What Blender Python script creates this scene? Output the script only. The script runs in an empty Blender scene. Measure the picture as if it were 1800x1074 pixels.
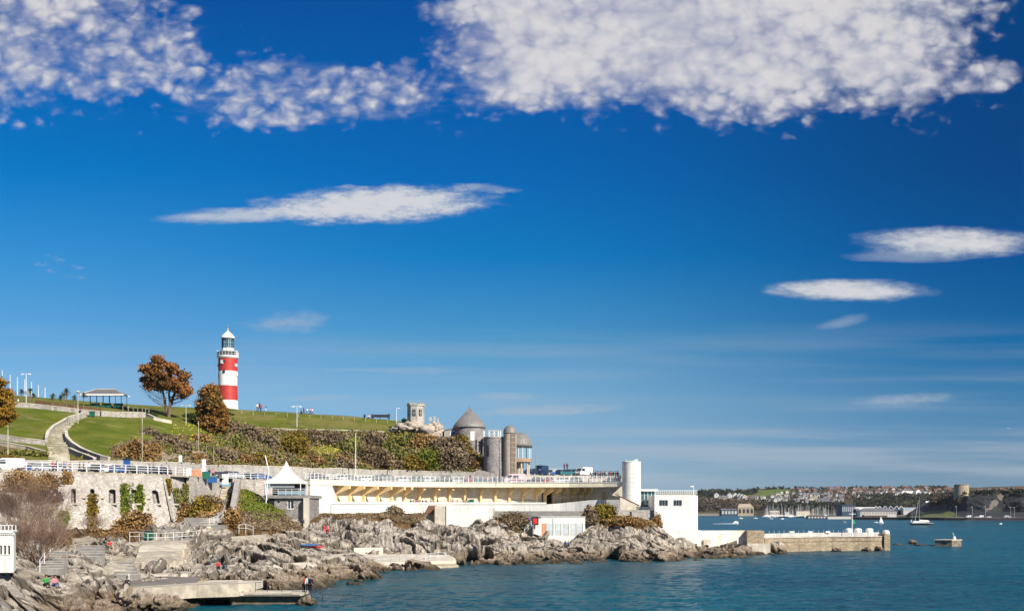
import bpy, math, random
import numpy as np
from mathutils import Vector, Matrix
R = math.radians
random.seed(7); rng = np.random.default_rng(11)
S = bpy.context.scene; COL = S.collection
F = 1980.0; CX = 900.0; HY = 896.0; CH = 10.0        # photograph pixels -> directions
# ------------------------------------------------------------------ camera
cam = bpy.data.cameras.new('camera'); camo = bpy.data.objects.new('camera', cam); COL.objects.link(camo)
camo.location = (0, 0, CH); camo.rotation_euler = (R(90), 0, 0)
cam.sensor_width = 36; cam.lens = 36*F/1800; cam.shift_y = (HY-537)/1800; cam.clip_start = 1; cam.clip_end = 20000
S.camera = camo
# ------------------------------------------------------------------ exposure
vs = S.view_settings; vs.view_transform = 'Standard'; vs.look = 'None'; vs.exposure = 0.55; vs.gamma = 1; vs.use_curve_mapping = False
# ------------------------------------------------------------------ sun
SUN_AZ, SUN_EL = 137.0, 35.0        # clockwise from +Y (the view direction)
sl = bpy.data.lights.new('sun', 'SUN'); so = bpy.data.objects.new('sun', sl); COL.objects.link(so)
sl.energy = 5.0; sl.angle = R(0.55); sl.color = (1.0, 0.93, 0.82)
sd = Vector((math.sin(R(SUN_AZ))*math.cos(R(SUN_EL)), math.cos(R(SUN_AZ))*math.cos(R(SUN_EL)), math.sin(R(SUN_EL))))
so.rotation_euler = sd.to_track_quat('Z', 'Y').to_euler(); so.location = (60, -60, 120)
# ------------------------------------------------------------------ world: Nishita sky, clear-air tint, clouds
W = bpy.data.worlds.new('World'); S.world = W; W.use_nodes = True
nt = W.node_tree; NN = nt.nodes; LL = nt.links
class X:
    """tiny expression builder over Math nodes"""
    def __init__(s, sock): s.k = sock
    @staticmethod
    def m(op, *a, clamp=False):
        n = X.t.nodes.new('ShaderNodeMath'); n.operation = op; n.use_clamp = clamp
        for i, v in enumerate(a):
            if isinstance(v, X): X.t.links.new(v.k, n.inputs[i])
            else: n.inputs[i].default_value = float(v)
        return X(n.outputs[0])
    def __add__(s, o): return X.m('ADD', s, o)
    __radd__ = __add__
    def __mul__(s, o): return X.m('MULTIPLY', s, o)
    __rmul__ = __mul__
    def __sub__(s, o): return X.m('SUBTRACT', s, o)
    def __rsub__(s, o): return X.m('SUBTRACT', o, s)
    def __truediv__(s, o): return X.m('DIVIDE', s, o)
    def __rtruediv__(s, o): return X.m('DIVIDE', o, s)
X.t = nt
def mx(a, b): return X.m('MAXIMUM', a, b)
def mn(a, b): return X.m('MINIMUM', a, b)
def sst(v, lo, hi, a=0., b=1.):
    n = X.t.nodes.new('ShaderNodeMapRange'); n.interpolation_type = 'SMOOTHSTEP'
    X.t.links.new(v.k, n.inputs[0]); n.inputs[1].default_value = lo; n.inputs[2].default_value = hi
    n.inputs[3].default_value = a; n.inputs[4].default_value = b; return X(n.outputs[0])
def vec(a, b, c=0.):
    n = X.t.nodes.new('ShaderNodeCombineXYZ')
    for i, v in enumerate((a, b, c)):
        if isinstance(v, X): X.t.links.new(v.k, n.inputs[i])
        else: n.inputs[i].default_value = v
    return n.outputs[0]
def noise(v, sc, det=4., rough=.5, dist=0.):
    n = X.t.nodes.new('ShaderNodeTexNoise'); X.t.links.new(v, n.inputs['Vector'])
    n.inputs['Scale'].default_value = sc; n.inputs['Detail'].default_value = det
    n.inputs['Roughness'].default_value = rough; n.inputs['Distortion'].default_value = dist; return X(n.outputs['Fac'])
def voro(v, sc, sm=.6):
    n = X.t.nodes.new('ShaderNodeTexVoronoi'); n.feature = 'SMOOTH_F1'; X.t.links.new(v, n.inputs['Vector'])
    n.inputs['Scale'].default_value = sc; n.inputs['Smoothness'].default_value = sm; return X(n.outputs['Distance'])
def cmix(f, a, b, mode='MIX'):
    n = X.t.nodes.new('ShaderNodeMix'); n.data_type = 'RGBA'; n.blend_type = mode
    for i, v in ((0, f), (6, a), (7, b)):
        if isinstance(v, X): X.t.links.new(v.k, n.inputs[i])
        elif hasattr(v, 'node'): X.t.links.new(v, n.inputs[i])
        else: n.inputs[i].default_value = v if i == 0 else (*v, 1)[:4]
    return n.outputs[2]
STR = 0.0683
sk = NN.new('ShaderNodeTexSky'); sk.sky_type = 'NISHITA'; sk.sun_disc = False
sk.sun_elevation = R(SUN_EL); sk.sun_rotation = R(SUN_AZ); sk.dust_density = .2; sk.ozone_density = 4; sk.air_density = 1
tc = NN.new('ShaderNodeTexCoord'); sx = NN.new('ShaderNodeSeparateXYZ'); LL.new(tc.outputs['Generated'], sx.inputs[0])
dx, dy, dz = (X(sx.outputs[i]) for i in range(3))
yy = mx(dy, .25)
u = dx/yy; v = dz/yy
U = u*F+CX; V = HY-v*F                                # direction angles written in photograph pixels
def ramp(stops):
    n = NN.new('ShaderNodeValToRGB'); r = n.color_ramp
    while len(r.elements) < len(stops): r.elements.new(.5)
    for e, (p, c) in zip(r.elements, stops): e.position = p; e.color = (*c, 1)
    LL.new((V/896).k, n.inputs[0]); return n.outputs[0]
Y8 = [0, 150/896, 300/896, 450/896, 600/896, 700/896, 800/896, .99]
TL = [(.019, .377, .813), (.010, .480, .93), (.008, .560, .965), (.15, .655, .926), (.36, .67, .885), (.49, .699, .893), (.446, .64, .9), (.446, .666, 1.0)]
TM = [(.014, .40, .90), (.012, .436, .922), (.010, .470, .942), (.02, .548, .903), (.26, .66, .84), (.52, .71, .87), (.47, .62, .87), (.45, .64, 1.02)]
TR = [(.014, .28, .58), (.012, .249, .551), (.010, .234, .52), (.008, .27, .60), (.03, .345, .63), (.15, .42, .68), (.28, .465, .76), (.29, .455, .83)]
rl, rm, rr = (ramp(list(zip(Y8, T))) for T in (TL, TM, TR))
tint = cmix(sst(U, -50, 950), rl, rm); tint = cmix(sst(U, 850, 1850), tint, rr)
sky = cmix(1.0, sk.outputs[0], tint, 'MULTIPLY')
# high dappled cloud sheet, laid on a plane overhead
zp = mx(dz, .06)
pl = vec(u, v*1.4)
warp = NN.new('ShaderNodeTexNoise'); LL.new(pl, warp.inputs['Vector']); warp.inputs['Scale'].default_value = 34; warp.inputs['Detail'].default_value = 3
wv = NN.new('ShaderNodeMix'); wv.data_type = 'VECTOR'; wv.inputs[0].default_value = .016
LL.new(pl, wv.inputs[4]); LL.new(warp.outputs['Color'], wv.inputs[5]); plw = wv.outputs[1]
pf = voro(plw, 52, .45); pf2 = voro(plw, 118, .35)
n1 = noise(plw, 15, 3, .5); n2 = noise(plw, 105, 4, .55)
Vw = V + (noise(vec(U/F, V/F*1.5), 7, 3)-.5)*110.
covR = sst(U, 640, 930)*sst(U, 1540, 1860, 1., 0.)*sst(Vw, 120, 262, 1., 0.)
covL = sst(U, 150, 560, 1., 0.)*sst(Vw, 120, 270, 1., 0.)
e1 = (U-540)/330.; e2 = (Vw-160)/80.
covM = sst(e1*e1+e2*e2, .25, 1.25, .74, 0.)
e1 = (U-1720)/110.; e2 = (Vw-135)/42.
covT = sst(e1*e1+e2*e2, .1, 1.2, .8, 0.)
e1 = (U-1640)/160.; e2 = (Vw-10)/45.
covT2 = sst(e1*e1+e2*e2, .1, 1.2, .75, 0.)
cov = mx(mx(covR*1.28, covL*.80), mx(mx(covM*.90, covT), covT2))
cov = cov - sst(dy, .3, .0)*.35
puff = (.46-pf)*.80 + (.42-pf2)*.34 + (n2-.5)*.55
raw = cov*1.05 + puff + (n1-.5)*1.1
wsp = sst(cov*.9+(noise(vec(U/150., V/36.), 1., 6, .7)-.5)*1.5, .42, 1.25)*.42
d1 = 1.-(1.-sst(raw, .32, 1.22)*sst(cov, .03, .25))*(1.-wsp)
cshade = sst(puff*1.05+(n1-.5)*1.3+(noise(plw, 5, 2, .5)-.5)*1.5+cov*.30, -.15, .85)
# lens-shaped and streaky clouds at their own bearing and height
NA = noise(vec(U/190., V/20.), 1., 5, .6)-.5
NB = noise(vec(U/48., V/17.), 1., 6, .72)-.5
def lens(u0, v0, a, b, tilt=0., wa=14., soft=(.0, .55), op=1., rg=1.1):
    Y0 = V-v0-(U-u0)*tilt
    q = (U-u0)/a; Yn = (Y0 + NA*wa*2)/b
    return sst(1.-(q*q+Yn*Yn)+NB*rg, soft[0], soft[1])*op
def comb(A, b): return 1.-(1.-A)*(1.-b)
L1 = lens(655, 360, 240, 38, -.04, 12, (.0, .95), .93, 1.7)
L1b = lens(430, 380, 185, 17, -.03, 10, (.0, 1.), .72, 1.2)
L1c = lens(850, 332, 85, 11, .05, 9, (.3, 1.2), .6, 1.9)
L3 = lens(1672, 426, 185, 31, .02, 9, (.0, 1.05), .95, 1.25)
L3b = lens(1600, 450, 130, 15, .0, 7, (.0, 1.), .45, 1.)
L4 = lens(1488, 510, 165, 23, .01, 7, (.0, 1.), .93, 1.15)
L5 = lens(1482, 566, 56, 12, -.22, 5, (.0, 1.3), .42)
L6 = lens(505, 567, 96, 26, -.05, 12, (.1, 1.5), .55, 2.)
L7 = lens(1585, 704, 118, 18, -.06, 12, (.15, 1.5), .66, 2.1)
L8 = lens(110, 472, 130, 30, .3, 10, (.9, 1.5), .6, 3.2)
L9 = lens(960, 721, 160, 12, -.05, 10, (.0, 1.3), .6, 1.6)
L10 = lens(700, 651, 200, 10, .0, 10, (.1, 1.3), .34, 1.6)
L11 = lens(560, 699, 90, 8, .0, 8, (.1, 1.2), .35, 1.4)
L12 = lens(890, 697, 70, 9, .0, 8, (.1, 1.2), .45, 1.4)
# broad thin layers low over the horizon
lay = noise(vec(U/620., V/30.), 1., 5, .55)
lb = sst(lay, .36, .68)*sst(V, 728, 775)*sst(V, 830, 868, 1., 0.)*sst(U, 700, 1000)*.58
lay2 = noise(vec(U/900.+4., V/42.), 1., 4, .5)
lc = sst(lay2, .40, .72)*sst(V, 540, 640)*sst(V, 700, 790, 1., 0.)*.24
A1 = comb(comb(L1, L1b), comb(L3, L4))
A2 = comb(comb(comb(L5, L6), comb(L7, L8)), comb(comb(L9, L10), comb(L11, L12)))
A2 = comb(comb(A2, comb(lb, lc)), comb(L1c, L3b))
front = sst(dy, .25, .4)
k = 1/(STR*2**vs.exposure)
cw = tuple(c*k for c in (.73, .71, .715)); cg = tuple(c*k for c in (.44, .46, .57)); cb = tuple(c*k for c in (.70, .70, .72)); cs = tuple(c*k for c in (.42, .49, .58))
sky = cmix(A2*front, sky, cs)
cc = cmix(sst(A1, .15, 1.)*(NB*.7+.95), cs, cb)
sky = cmix(A1*front, sky, cc)
cc = cmix(cshade, cg, cw)
sky = cmix(d1*.93*sst(dz, .08, .2), sky, cc)
bg = NN['Background']; LL.new(sky, bg.inputs[0]); bg.inputs[1].default_value = STR
W.cycles.sampling_method = 'MANUAL'; W.cycles.sample_map_resolution = 512
# ------------------------------------------------------------------ helpers
def PX(px, py, d): return Vector(((px-CX)*d/F, d, CH-(py-HY)*d/F))
def PZ(px, d, z): return Vector(((px-CX)*d/F, d, z))
def DZ(py, z): return (CH-z)*F/(py-HY)
def mesh_arr(name, V_, faces, smooth=False):
    me = bpy.data.meshes.new(name); V_ = np.asarray(V_, np.float32); faces = np.asarray(faces, np.int32)
    n, kk = faces.shape
    me.vertices.add(len(V_)); me.vertices.foreach_set('co', V_.ravel())
    me.loops.add(n*kk); me.loops.foreach_set('vertex_index', faces.ravel())
    me.polygons.add(n); me.polygons.foreach_set('loop_start', np.arange(0, n*kk, kk, dtype=np.int32))
    me.update(calc_edges=True); me.validate()
    if smooth: me.polygons.foreach_set('use_smooth', np.ones(len(me.polygons), bool))
    return me
def link(o, parent=None):
    COL.objects.link(o)
    if parent is not None: o.parent = parent
    return o
def tag(o, label=None, cat=None, group=None, kind=None):
    if label: o['label'] = label
    if cat: o['category'] = cat
    if group: o['group'] = group
    if kind: o['kind'] = kind
    return o
def thing(name, label, cat, loc, group=None, rz=0.):
    o = bpy.data.objects.new(name, None); o.empty_display_size = .3; link(o); o.location = loc; o.rotation_euler.z = rz
    return tag(o, label, cat, group)
class MB:
    def __init__(s): s.v = []; s.f = []; s.m = []; s.cur = 0
    def add(s, vs_, fs):
        b = len(s.v); s.v += [tuple(p) for p in vs_]; s.f += [tuple(i+b for i in f) for f in fs]; s.m += [s.cur]*len(fs); return s
    def box(s, x0, x1, y0, y1, z0, z1):
        return s.add([(x0,y0,z0),(x1,y0,z0),(x1,y1,z0),(x0,y1,z0),(x0,y0,z1),(x1,y0,z1),(x1,y1,z1),(x0,y1,z1)],
                     [(0,3,2,1),(4,5,6,7),(0,1,5,4),(1,2,6,5),(2,3,7,6),(3,0,4,7)])
    def obox(s, c, sx_, sy_, sz_, rz=0., tilt=None):      # centred on c in x,y; base at c.z
        mt = Matrix.Rotation(rz, 3, 'Z')
        if tilt is not None: mt = mt @ tilt
        P = []
        for z in (0, sz_):
            for x, y in ((-1,-1),(1,-1),(1,1),(-1,1)): P.append(Vector(c)+mt@Vector((x*sx_/2, y*sy_/2, z)))
        return s.add(P, [(0,3,2,1),(4,5,6,7),(0,1,5,4),(1,2,6,5),(2,3,7,6),(3,0,4,7)])
    def tube(s, p0, p1, r0, r1=None, n=6, cap=True):
        p0 = Vector(p0); p1 = Vector(p1); r1 = r0 if r1 is None else r1
        q = (p1-p0).to_track_quat('Z', 'Y'); P = []
        for p, r in ((p0, r0), (p1, r1)):
            for i in range(n):
                a = 2*math.pi*i/n; P.append(p+q@Vector((r*math.cos(a), r*math.sin(a), 0)))
        fs = [(i, (i+1)%n, n+(i+1)%n, n+i) for i in range(n)]
        if cap: fs += [tuple(range(n-1, -1, -1)), tuple(range(n, 2*n))]
        return s.add(P, fs)
    def path(s, pts, r, n=5):
        for a, b in zip(pts[:-1], pts[1:]): s.tube(a, b, r, r, n)
        return s
    def lathe(s, c, prof, n=32, a0=0., a1=2*math.pi):
        c = Vector(c); full = abs(a1-a0-2*math.pi) < 1e-6; m = n if full else n+1; P = []
        for r, z in prof:
            for i in range(m):
                a = a0+(a1-a0)*i/n; P.append(c+Vector((r*math.cos(a), r*math.sin(a), z)))
        fs = []
        for k_ in range(len(prof)-1):
            for i in range(n):
                j = (i+1) % m; fs.append((k_*m+i, k_*m+j, (k_+1)*m+j, (k_+1)*m+i))
        if full:
            if prof[0][0] > 1e-4: fs.append(tuple(range(m-1, -1, -1)))
            if prof[-1][0] > 1e-4: fs.append(tuple(range((len(prof)-1)*m, len(prof)*m)))
        return s.add(P, fs)
    def prism(s, poly, z0, z1):                        # poly = list of (x,y); z0,z1 numbers or per-vertex lists
        n = len(poly); a = z0 if isinstance(z0, (list, tuple)) else [z0]*n; b = z1 if isinstance(z1, (list, tuple)) else [z1]*n
        P = [(x, y, a[i]) for i, (x, y) in enumerate(poly)]+[(x, y, b[i]) for i, (x, y) in enumerate(poly)]
        return s.add(P, [tuple(range(n-1, -1, -1)), tuple(range(n, 2*n))]+[(i, (i+1)%n, n+(i+1)%n, n+i) for i in range(n)])
    def slab(s, pts, off):                             # planar polygon pts thickened by vector off
        n = len(pts); off = Vector(off); P = [Vector(p) for p in pts]+[Vector(p)+off for p in pts]
        return s.add(P, [tuple(range(n-1, -1, -1)), tuple(range(n, 2*n))]+[(i, (i+1)%n, n+(i+1)%n, n+i) for i in range(n)])
    def mesh(s, name, mats, org=(0,0,0), smooth=False):
        me = bpy.data.meshes.new(name); o = Vector(org)
        me.from_pydata([Vector(p)-o for p in s.v], [], s.f); 
        mats = mats if isinstance(mats, (list, tuple)) else [mats]
        for m in mats: me.materials.append(m)
        if len(mats) > 1: me.polygons.foreach_set('material_index', s.m)
        me.update()
        if smooth: me.polygons.foreach_set('use_smooth', np.array([len(p.vertices) <= 4 for p in me.polygons], bool))
        return me
    def build(s, name, mats, root=None, org=None, smooth=False, label=None):
        """world-space vertices; root = the thing (or part) this hangs under, org = its world origin"""
        if org is None: org = root_org(root) if root is not None else (0, 0, 0)
        o = bpy.data.objects.new(name, s.mesh(name, mats, org, smooth)); link(o, root)
        if label: o['label'] = label
        return o
    def solo(s, name, mats, label, cat, loc, group=None, smooth=False):
        o = bpy.data.objects.new(name, s.mesh(name, mats, loc, smooth)); link(o); o.location = loc
        return tag(o, label, cat, group)
def root_org(o):
    while o.parent is not None: o = o.parent
    return o.location.copy()
def copy_tree(o, parent=None):
    c = o.copy(); COL.objects.link(c)
    if parent is not None: c.parent = parent
    for ch in [x for x in o.children]: copy_tree(ch, c)
    return c
# numpy gradient noise
_perm = np.random.default_rng(5).permutation(256).astype(np.int64); _perm = np.concatenate([_perm, _perm, _perm])
_g = np.random.default_rng(6).normal(size=(256, 3)); _g /= np.linalg.norm(_g, axis=1)[:, None]
def pn(x, y, z):
    x0 = np.floor(x); y0 = np.floor(y); z0 = np.floor(z); fx, fy, fz = x-x0, y-y0, z-z0
    xi, yi, zi = x0.astype(np.int64)&255, y0.astype(np.int64)&255, z0.astype(np.int64)&255
    u_, v_, w_ = (t*t*t*(t*(t*6-15)+10) for t in (fx, fy, fz)); r = 0
    for a in (0, 1):
        for b in (0, 1):
            for c in (0, 1):
                g = _g[_perm[_perm[_perm[(xi+a)&255]+((yi+b)&255)]+((zi+c)&255)]]
                d = g[..., 0]*(fx-a)+g[..., 1]*(fy-b)+g[..., 2]*(fz-c)
                r = r + d*(u_ if a else 1-u_)*(v_ if b else 1-v_)*(w_ if c else 1-w_)
    return r*1.5
def fbm(P, sc, o=4, g=.5):
    r = 0; a = 1.
    for i in range(o): r = r+a*pn(P[..., 0]*sc+i*7.3, P[..., 1]*sc+i*3.1, P[..., 2]*sc); sc = sc*2.03; a *= g
    return r
def worley(Q, sd=0):
    b = np.floor(Q); F1 = np.full(Q.shape[:-1], 9.); F2 = F1.copy(); H = np.zeros(Q.shape[:-1]); D = np.zeros(Q.shape)
    for i in (-1, 0, 1):
        for j in (-1, 0, 1):
            for k_ in (-1, 0, 1):
                c = b+np.array([i, j, k_]); ci = c.astype(np.int64)&255; h = _perm[_perm[_perm[(ci[..., 0]+sd)&255]+ci[..., 1]]+ci[..., 2]]
                o = c+.5+.42*np.stack([np.sin(h*1.7), np.sin(h*2.9+1), np.sin(h*4.3+2)], -1); v_ = Q-o; d = np.sqrt((v_**2).sum(-1)); m = d < F1
                F2 = np.where(m, F1, np.minimum(F2, d)); F1 = np.where(m, d, F1); H = np.where(m, h/255., H); D = np.where(m[..., None], v_, D)
    return F1, F2, H, D
# ------------------------------------------------------------------ materials
def newmat(name):
    m = bpy.data.materials.new(name); m.use_nodes = True; X.t = m.node_tree
    b = m.node_tree.nodes['Principled BSDF']; return m, m.node_tree, b
def setc(nt_, b, col):
    if hasattr(col, 'node'): nt_.links.new(col, b.inputs['Base Color'])
    else: b.inputs['Base Color'].default_value = (*col, 1)
def bump(nt_, b, h, st, dist=1.):
    n = nt_.nodes.new('ShaderNodeBump'); n.inputs['Strength'].default_value = st; n.inputs['Distance'].default_value = dist
    nt_.links.new(h.k, n.inputs['Height']); nt_.links.new(n.outputs[0], b.inputs['Normal'])
def posn():
    g = X.t.nodes.new('ShaderNodeNewGeometry'); return g.outputs['Position'], g
def mapv(v, sc):
    n = X.t.nodes.new('ShaderNodeMapping'); X.t.links.new(v, n.inputs[0]); n.inputs['Scale'].default_value = sc; return n.outputs[0]
def mat(name, c, rough=.7, var=.12, sc=1.5, c2=None, bmp=0., metal=0., spec=None, streak=0.):
    m, t, b = newmat(name); p, _ = posn(); n = noise(p, sc, 4, .6)
    lo = tuple(x*(1-var) for x in c); hi = tuple(min(1, x*(1+var)) for x in c)
    col = cmix(sst(n, .35, .65), lo, hi)
    if c2 is not None: col = cmix(sst(noise(p, sc*.45, 5, .6), .52, .68), col, c2)
    if streak:
        q = noise(mapv(p, (1.6, 1.6, .12)), 1.2, 4, .6); col = cmix(sst(q, .5, .72)*streak, col, tuple(x*.45 for x in c))
    setc(t, b, col); b.inputs['Roughness'].default_value = rough; b.inputs['Metallic'].default_value = metal
    if spec is not None: b.inputs['Specular IOR Level'].default_value = spec
    if bmp: bump(t, b, noise(p, sc*4, 4, .6), bmp, .1)
    return m
def matleaf(name, cols, sc=.35, rough=.8):
    """each leaf its own tone, clumps of different tone through the plant"""
    m, t, b = newmat(name); p, g = posn(); r = X(g.outputs['Random Per Island'])
    n = t.nodes.new('ShaderNodeValToRGB'); e = n.color_ramp.elements
    while len(e) < len(cols): e.new(.5)
    for i, (el, c) in enumerate(zip(e, cols)): el.position = i/(len(cols)-1); el.color = (*c, 1)
    f = sst(noise(p, sc, 3, .6), .3, .7)*.6+r*.5-.05
    t.links.new(f.k, n.inputs[0]); setc(t, b, n.outputs[0]); b.inputs['Roughness'].default_value = rough; b.inputs['Specular IOR Level'].default_value = .2
    return m
def stonewall(name, c, c2, sc=1., joint=.5, rough=.85, mortar=None):
    m, t, b = newmat(name); p, _ = posn()
    br = t.nodes.new('ShaderNodeTexVoronoi'); br.feature = 'F1'; t.links.new(mapv(p, (sc*1.3, sc*1.3, sc*2.6)), br.inputs['Vector']); br.inputs['Scale'].default_value = 1.
    ed = t.nodes.new('ShaderNodeTexVoronoi'); ed.feature = 'DISTANCE_TO_EDGE'; t.links.new(mapv(p, (sc*1.3, sc*1.3, sc*2.6)), ed.inputs['Vector']); ed.inputs['Scale'].default_value = 1.
    cc_ = t.nodes.new('ShaderNodeSeparateColor'); t.links.new(br.outputs['Color'], cc_.inputs[0])
    col = cmix(X(cc_.outputs[0]), c, c2)
    big = noise(p, .35, 5, .6); col = cmix(sst(big, .45, .7)*.55, col, tuple(x*.55 for x in c))
    stn = noise(mapv(p, (1.2, 1.2, .15)), 1.1, 4, .6); col = cmix(sst(stn, .48, .72)*.65, col, tuple(x*.38 for x in c))
    e = sst(X(ed.outputs['Distance']), .0, .09); col = cmix((1.-e)*joint, col, mortar or tuple(x*.45 for x in c))
    setc(t, b, col); b.inputs['Roughness'].default_value = rough; b.inputs['Specular IOR Level'].default_value = .2
    bump(t, b, e*.6+noise(p, 3*sc, 3)*.5, .7, .12); return m
WHITE = mat('white paint', (.80, .79, .74), .55, .05, .4, streak=.16)
WHITEC = mat('white plaster', (.74, .73, .67), .7, .05, .3, streak=.42)
METW = mat('white painted steel', (.8, .8, .8), .4, .04, 1)
CREAM = mat('cream paint', (.80, .73, .54), .65, .07, .5, streak=.2)
OCHRE = mat('cream paint with bounce tint', (.78, .55, .28), .7, .1, .5)  # warm light bounced onto the brackets is put into this cream
PANEL = mat('beige render', (.82, .70, .50), .8, .1, .8, streak=.25)
CONC = mat('weathered concrete', (.42, .37, .29), .85, .22, .8, c2=(.28, .23, .17), bmp=.4, streak=.4)
CONCL = mat('pale concrete', (.55, .50, .41), .85, .15, .6, c2=(.42, .36, .27), bmp=.3, streak=.35)
CONCD = mat('dark wet concrete', (.14, .11, .07), .7, .3, 1.2, c2=(.30, .16, .06), bmp=.4, streak=.5)
GREYC = mat('grey concrete', (.25, .24, .22), .9, .15, .8, c2=(.19, .18, .17), bmp=.3, streak=.3)
ASPH = mat('asphalt', (.06, .06, .06), .9, .15, 2)
POOLG = mat('grey pool floor', (.17, .15, .13), .9, .12, .3, c2=(.22, .19, .16))
RED = mat('red masonry paint', (.44, .035, .03), .55, .06, .5, streak=.12)
SLATE = mat('grey slate', (.13, .125, .13), .7, .15, 2)
LEAD = mat('lead grey roof', (.20, .19, .18), .55, .12, 1.2, streak=.3)
BRONZE = mat('bronze window framing', (.16, .12, .09), .5, .1, 1)
DARKM = mat('dark painted metal', (.03, .03, .035), .45, .1, 2)
GREENM = mat('green painted metal', (.015, .12, .08), .45, .1, 2)
BLUEM = mat('blue plastic', (.02, .10, .30), .45, .1, 2)
REDM = mat('red board', (.6, .03, .03), .5, .06, 2)
ORNG = mat('orange boards', (.62, .30, .16), .7, .12, 1.2)
GREYM = mat('grey galvanised steel', (.30, .32, .33), .45, .1, 2)
BROWN = mat('brown timber', (.16, .08, .04), .8, .2, 2)
TYRE = mat('black rubber', (.02, .02, .02), .8, .1, 3)
LIME = stonewall('limestone rubble', (.57, .525, .465), (.37, .335, .30), 1.25, .45)
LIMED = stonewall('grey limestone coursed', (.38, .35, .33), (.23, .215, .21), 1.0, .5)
LIMEL = stonewall('pale limestone rubble', (.56, .52, .46), (.42, .39, .35), 1.6, .4)
PIERS = stonewall('warm sea wall stone', (.44, .36, .25), (.31, .24, .16), .8, .55)
def glassmat(name, c, rough=.08):
    m, t, b = newmat(name); setc(t, b, c); b.inputs['Roughness'].default_value = rough; b.inputs['Specular IOR Level'].default_value = .8; return m
GLASS = glassmat('dark window glass', (.03, .04, .05)); GLASSB = glassmat('pale blue glass', (.20, .32, .40), .15); GLASST = glassmat('teal glass', (.05, .14, .15), .1)
# ------------------------------------------------------------------ ground profiles: columns of (distance, photograph row)
class Prof:
    def __init__(s, cols):
        s.px = np.array([c[0] for c in cols], float)
        s.d = np.array([[k_[0] for k_ in c[1]] for c in cols], float)
        s.z = np.array([[CH-(k_[1]-HY)*k_[0]/F if len(k_) == 2 else k_[2] for k_ in c[1]] for c in cols], float)
        s.K = s.d.shape[1]
    def col(s, px):
        px = np.atleast_1d(np.asarray(px, float))
        return (np.stack([np.interp(px, s.px, s.d[:, k_]) for k_ in range(s.K)], -1), np.stack([np.interp(px, s.px, s.z[:, k_]) for k_ in range(s.K)], -1))
    def at(s, px, d):
        D, Z = s.col(px); return float(np.interp(d, D[0], Z[0]))
    def hit(s, px, py, back=False):
        """first point of the ground seen at pixel (px, py)"""
        D, Z = s.col(px); dd = np.linspace(D[0][0], D[0][-1], 900); zz = np.interp(dd, D[0], Z[0]); yy_ = HY-(zz-CH)*F/dd
        if py > yy_[0]: return PZ(px, dd[0], zz[0])
        k_ = int(np.argmax(yy_ <= py)) if (yy_ <= py).any() else int(np.argmin(yy_))
        return PZ(px, dd[k_], zz[k_])
HILL = Prof([
 (-140, [(194,812),(206,800),(216,782),(232,745),(250,706),(300,690),(380,702)]),
 (0,   [(196,813),(206,802),(216,781),(232,748),(252,711),(300,692),(380,704)]),
 (80,  [(200,814),(206,809),(216,790),(234,752),(252,719),(300,699),(380,710)]),
 (120, [(203,814),(210,806),(220,781),(236,752),(252,724),(300,702),(380,712)]),
 (190, [(207,814),(214,801),(224,776),(240,750),(255,729),(303,708),(380,718)]),
 (260, [(214,814),(222,796),(234,772),(248,751),(260,734),(305,712),(380,722)]),
 (330, [(226,817),(232,802),(244,781),(256,762),(268,745),(307,716),(380,726)]),
 (400, [(243,821),(250,808),(258,790),(270,770),(284,753),(310,718),(380,729)]),
 (500, [(254,823),(259,809),(267,790),(277,770),(288,755),(312,724),(380,736)]),
 (600, [(266,826),(270,812),(276,792),(283,771),(291,756),(315,730),(380,743)]),
 (700, [(281,829),(284,813),(288,793),(293,775),(299,760),(318,739),(380,753)]),
 (760, [(283,830),(286,813),(289,796),(293,781),(298,768),(310,759),(380,778)]),
 (800, [(283,831),(285,816),(288,800),(291,788),(295,777),(301,769),(380,800)]),
 (830, [(283,832),(285,823),(287,812),(290,802),(293,793),(299,787),(380,812)]),
 (870, [(283,835),(285,832),(287,829),(290,826),(293,824),(299,822),(380,830)]),
 (905, [(284,0,18.0),(286,0,18.2),(288,0,18.4),(291,0,18.6),(294,0,18.6),(300,0,18.6),(380,0,17)]),
])
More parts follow.
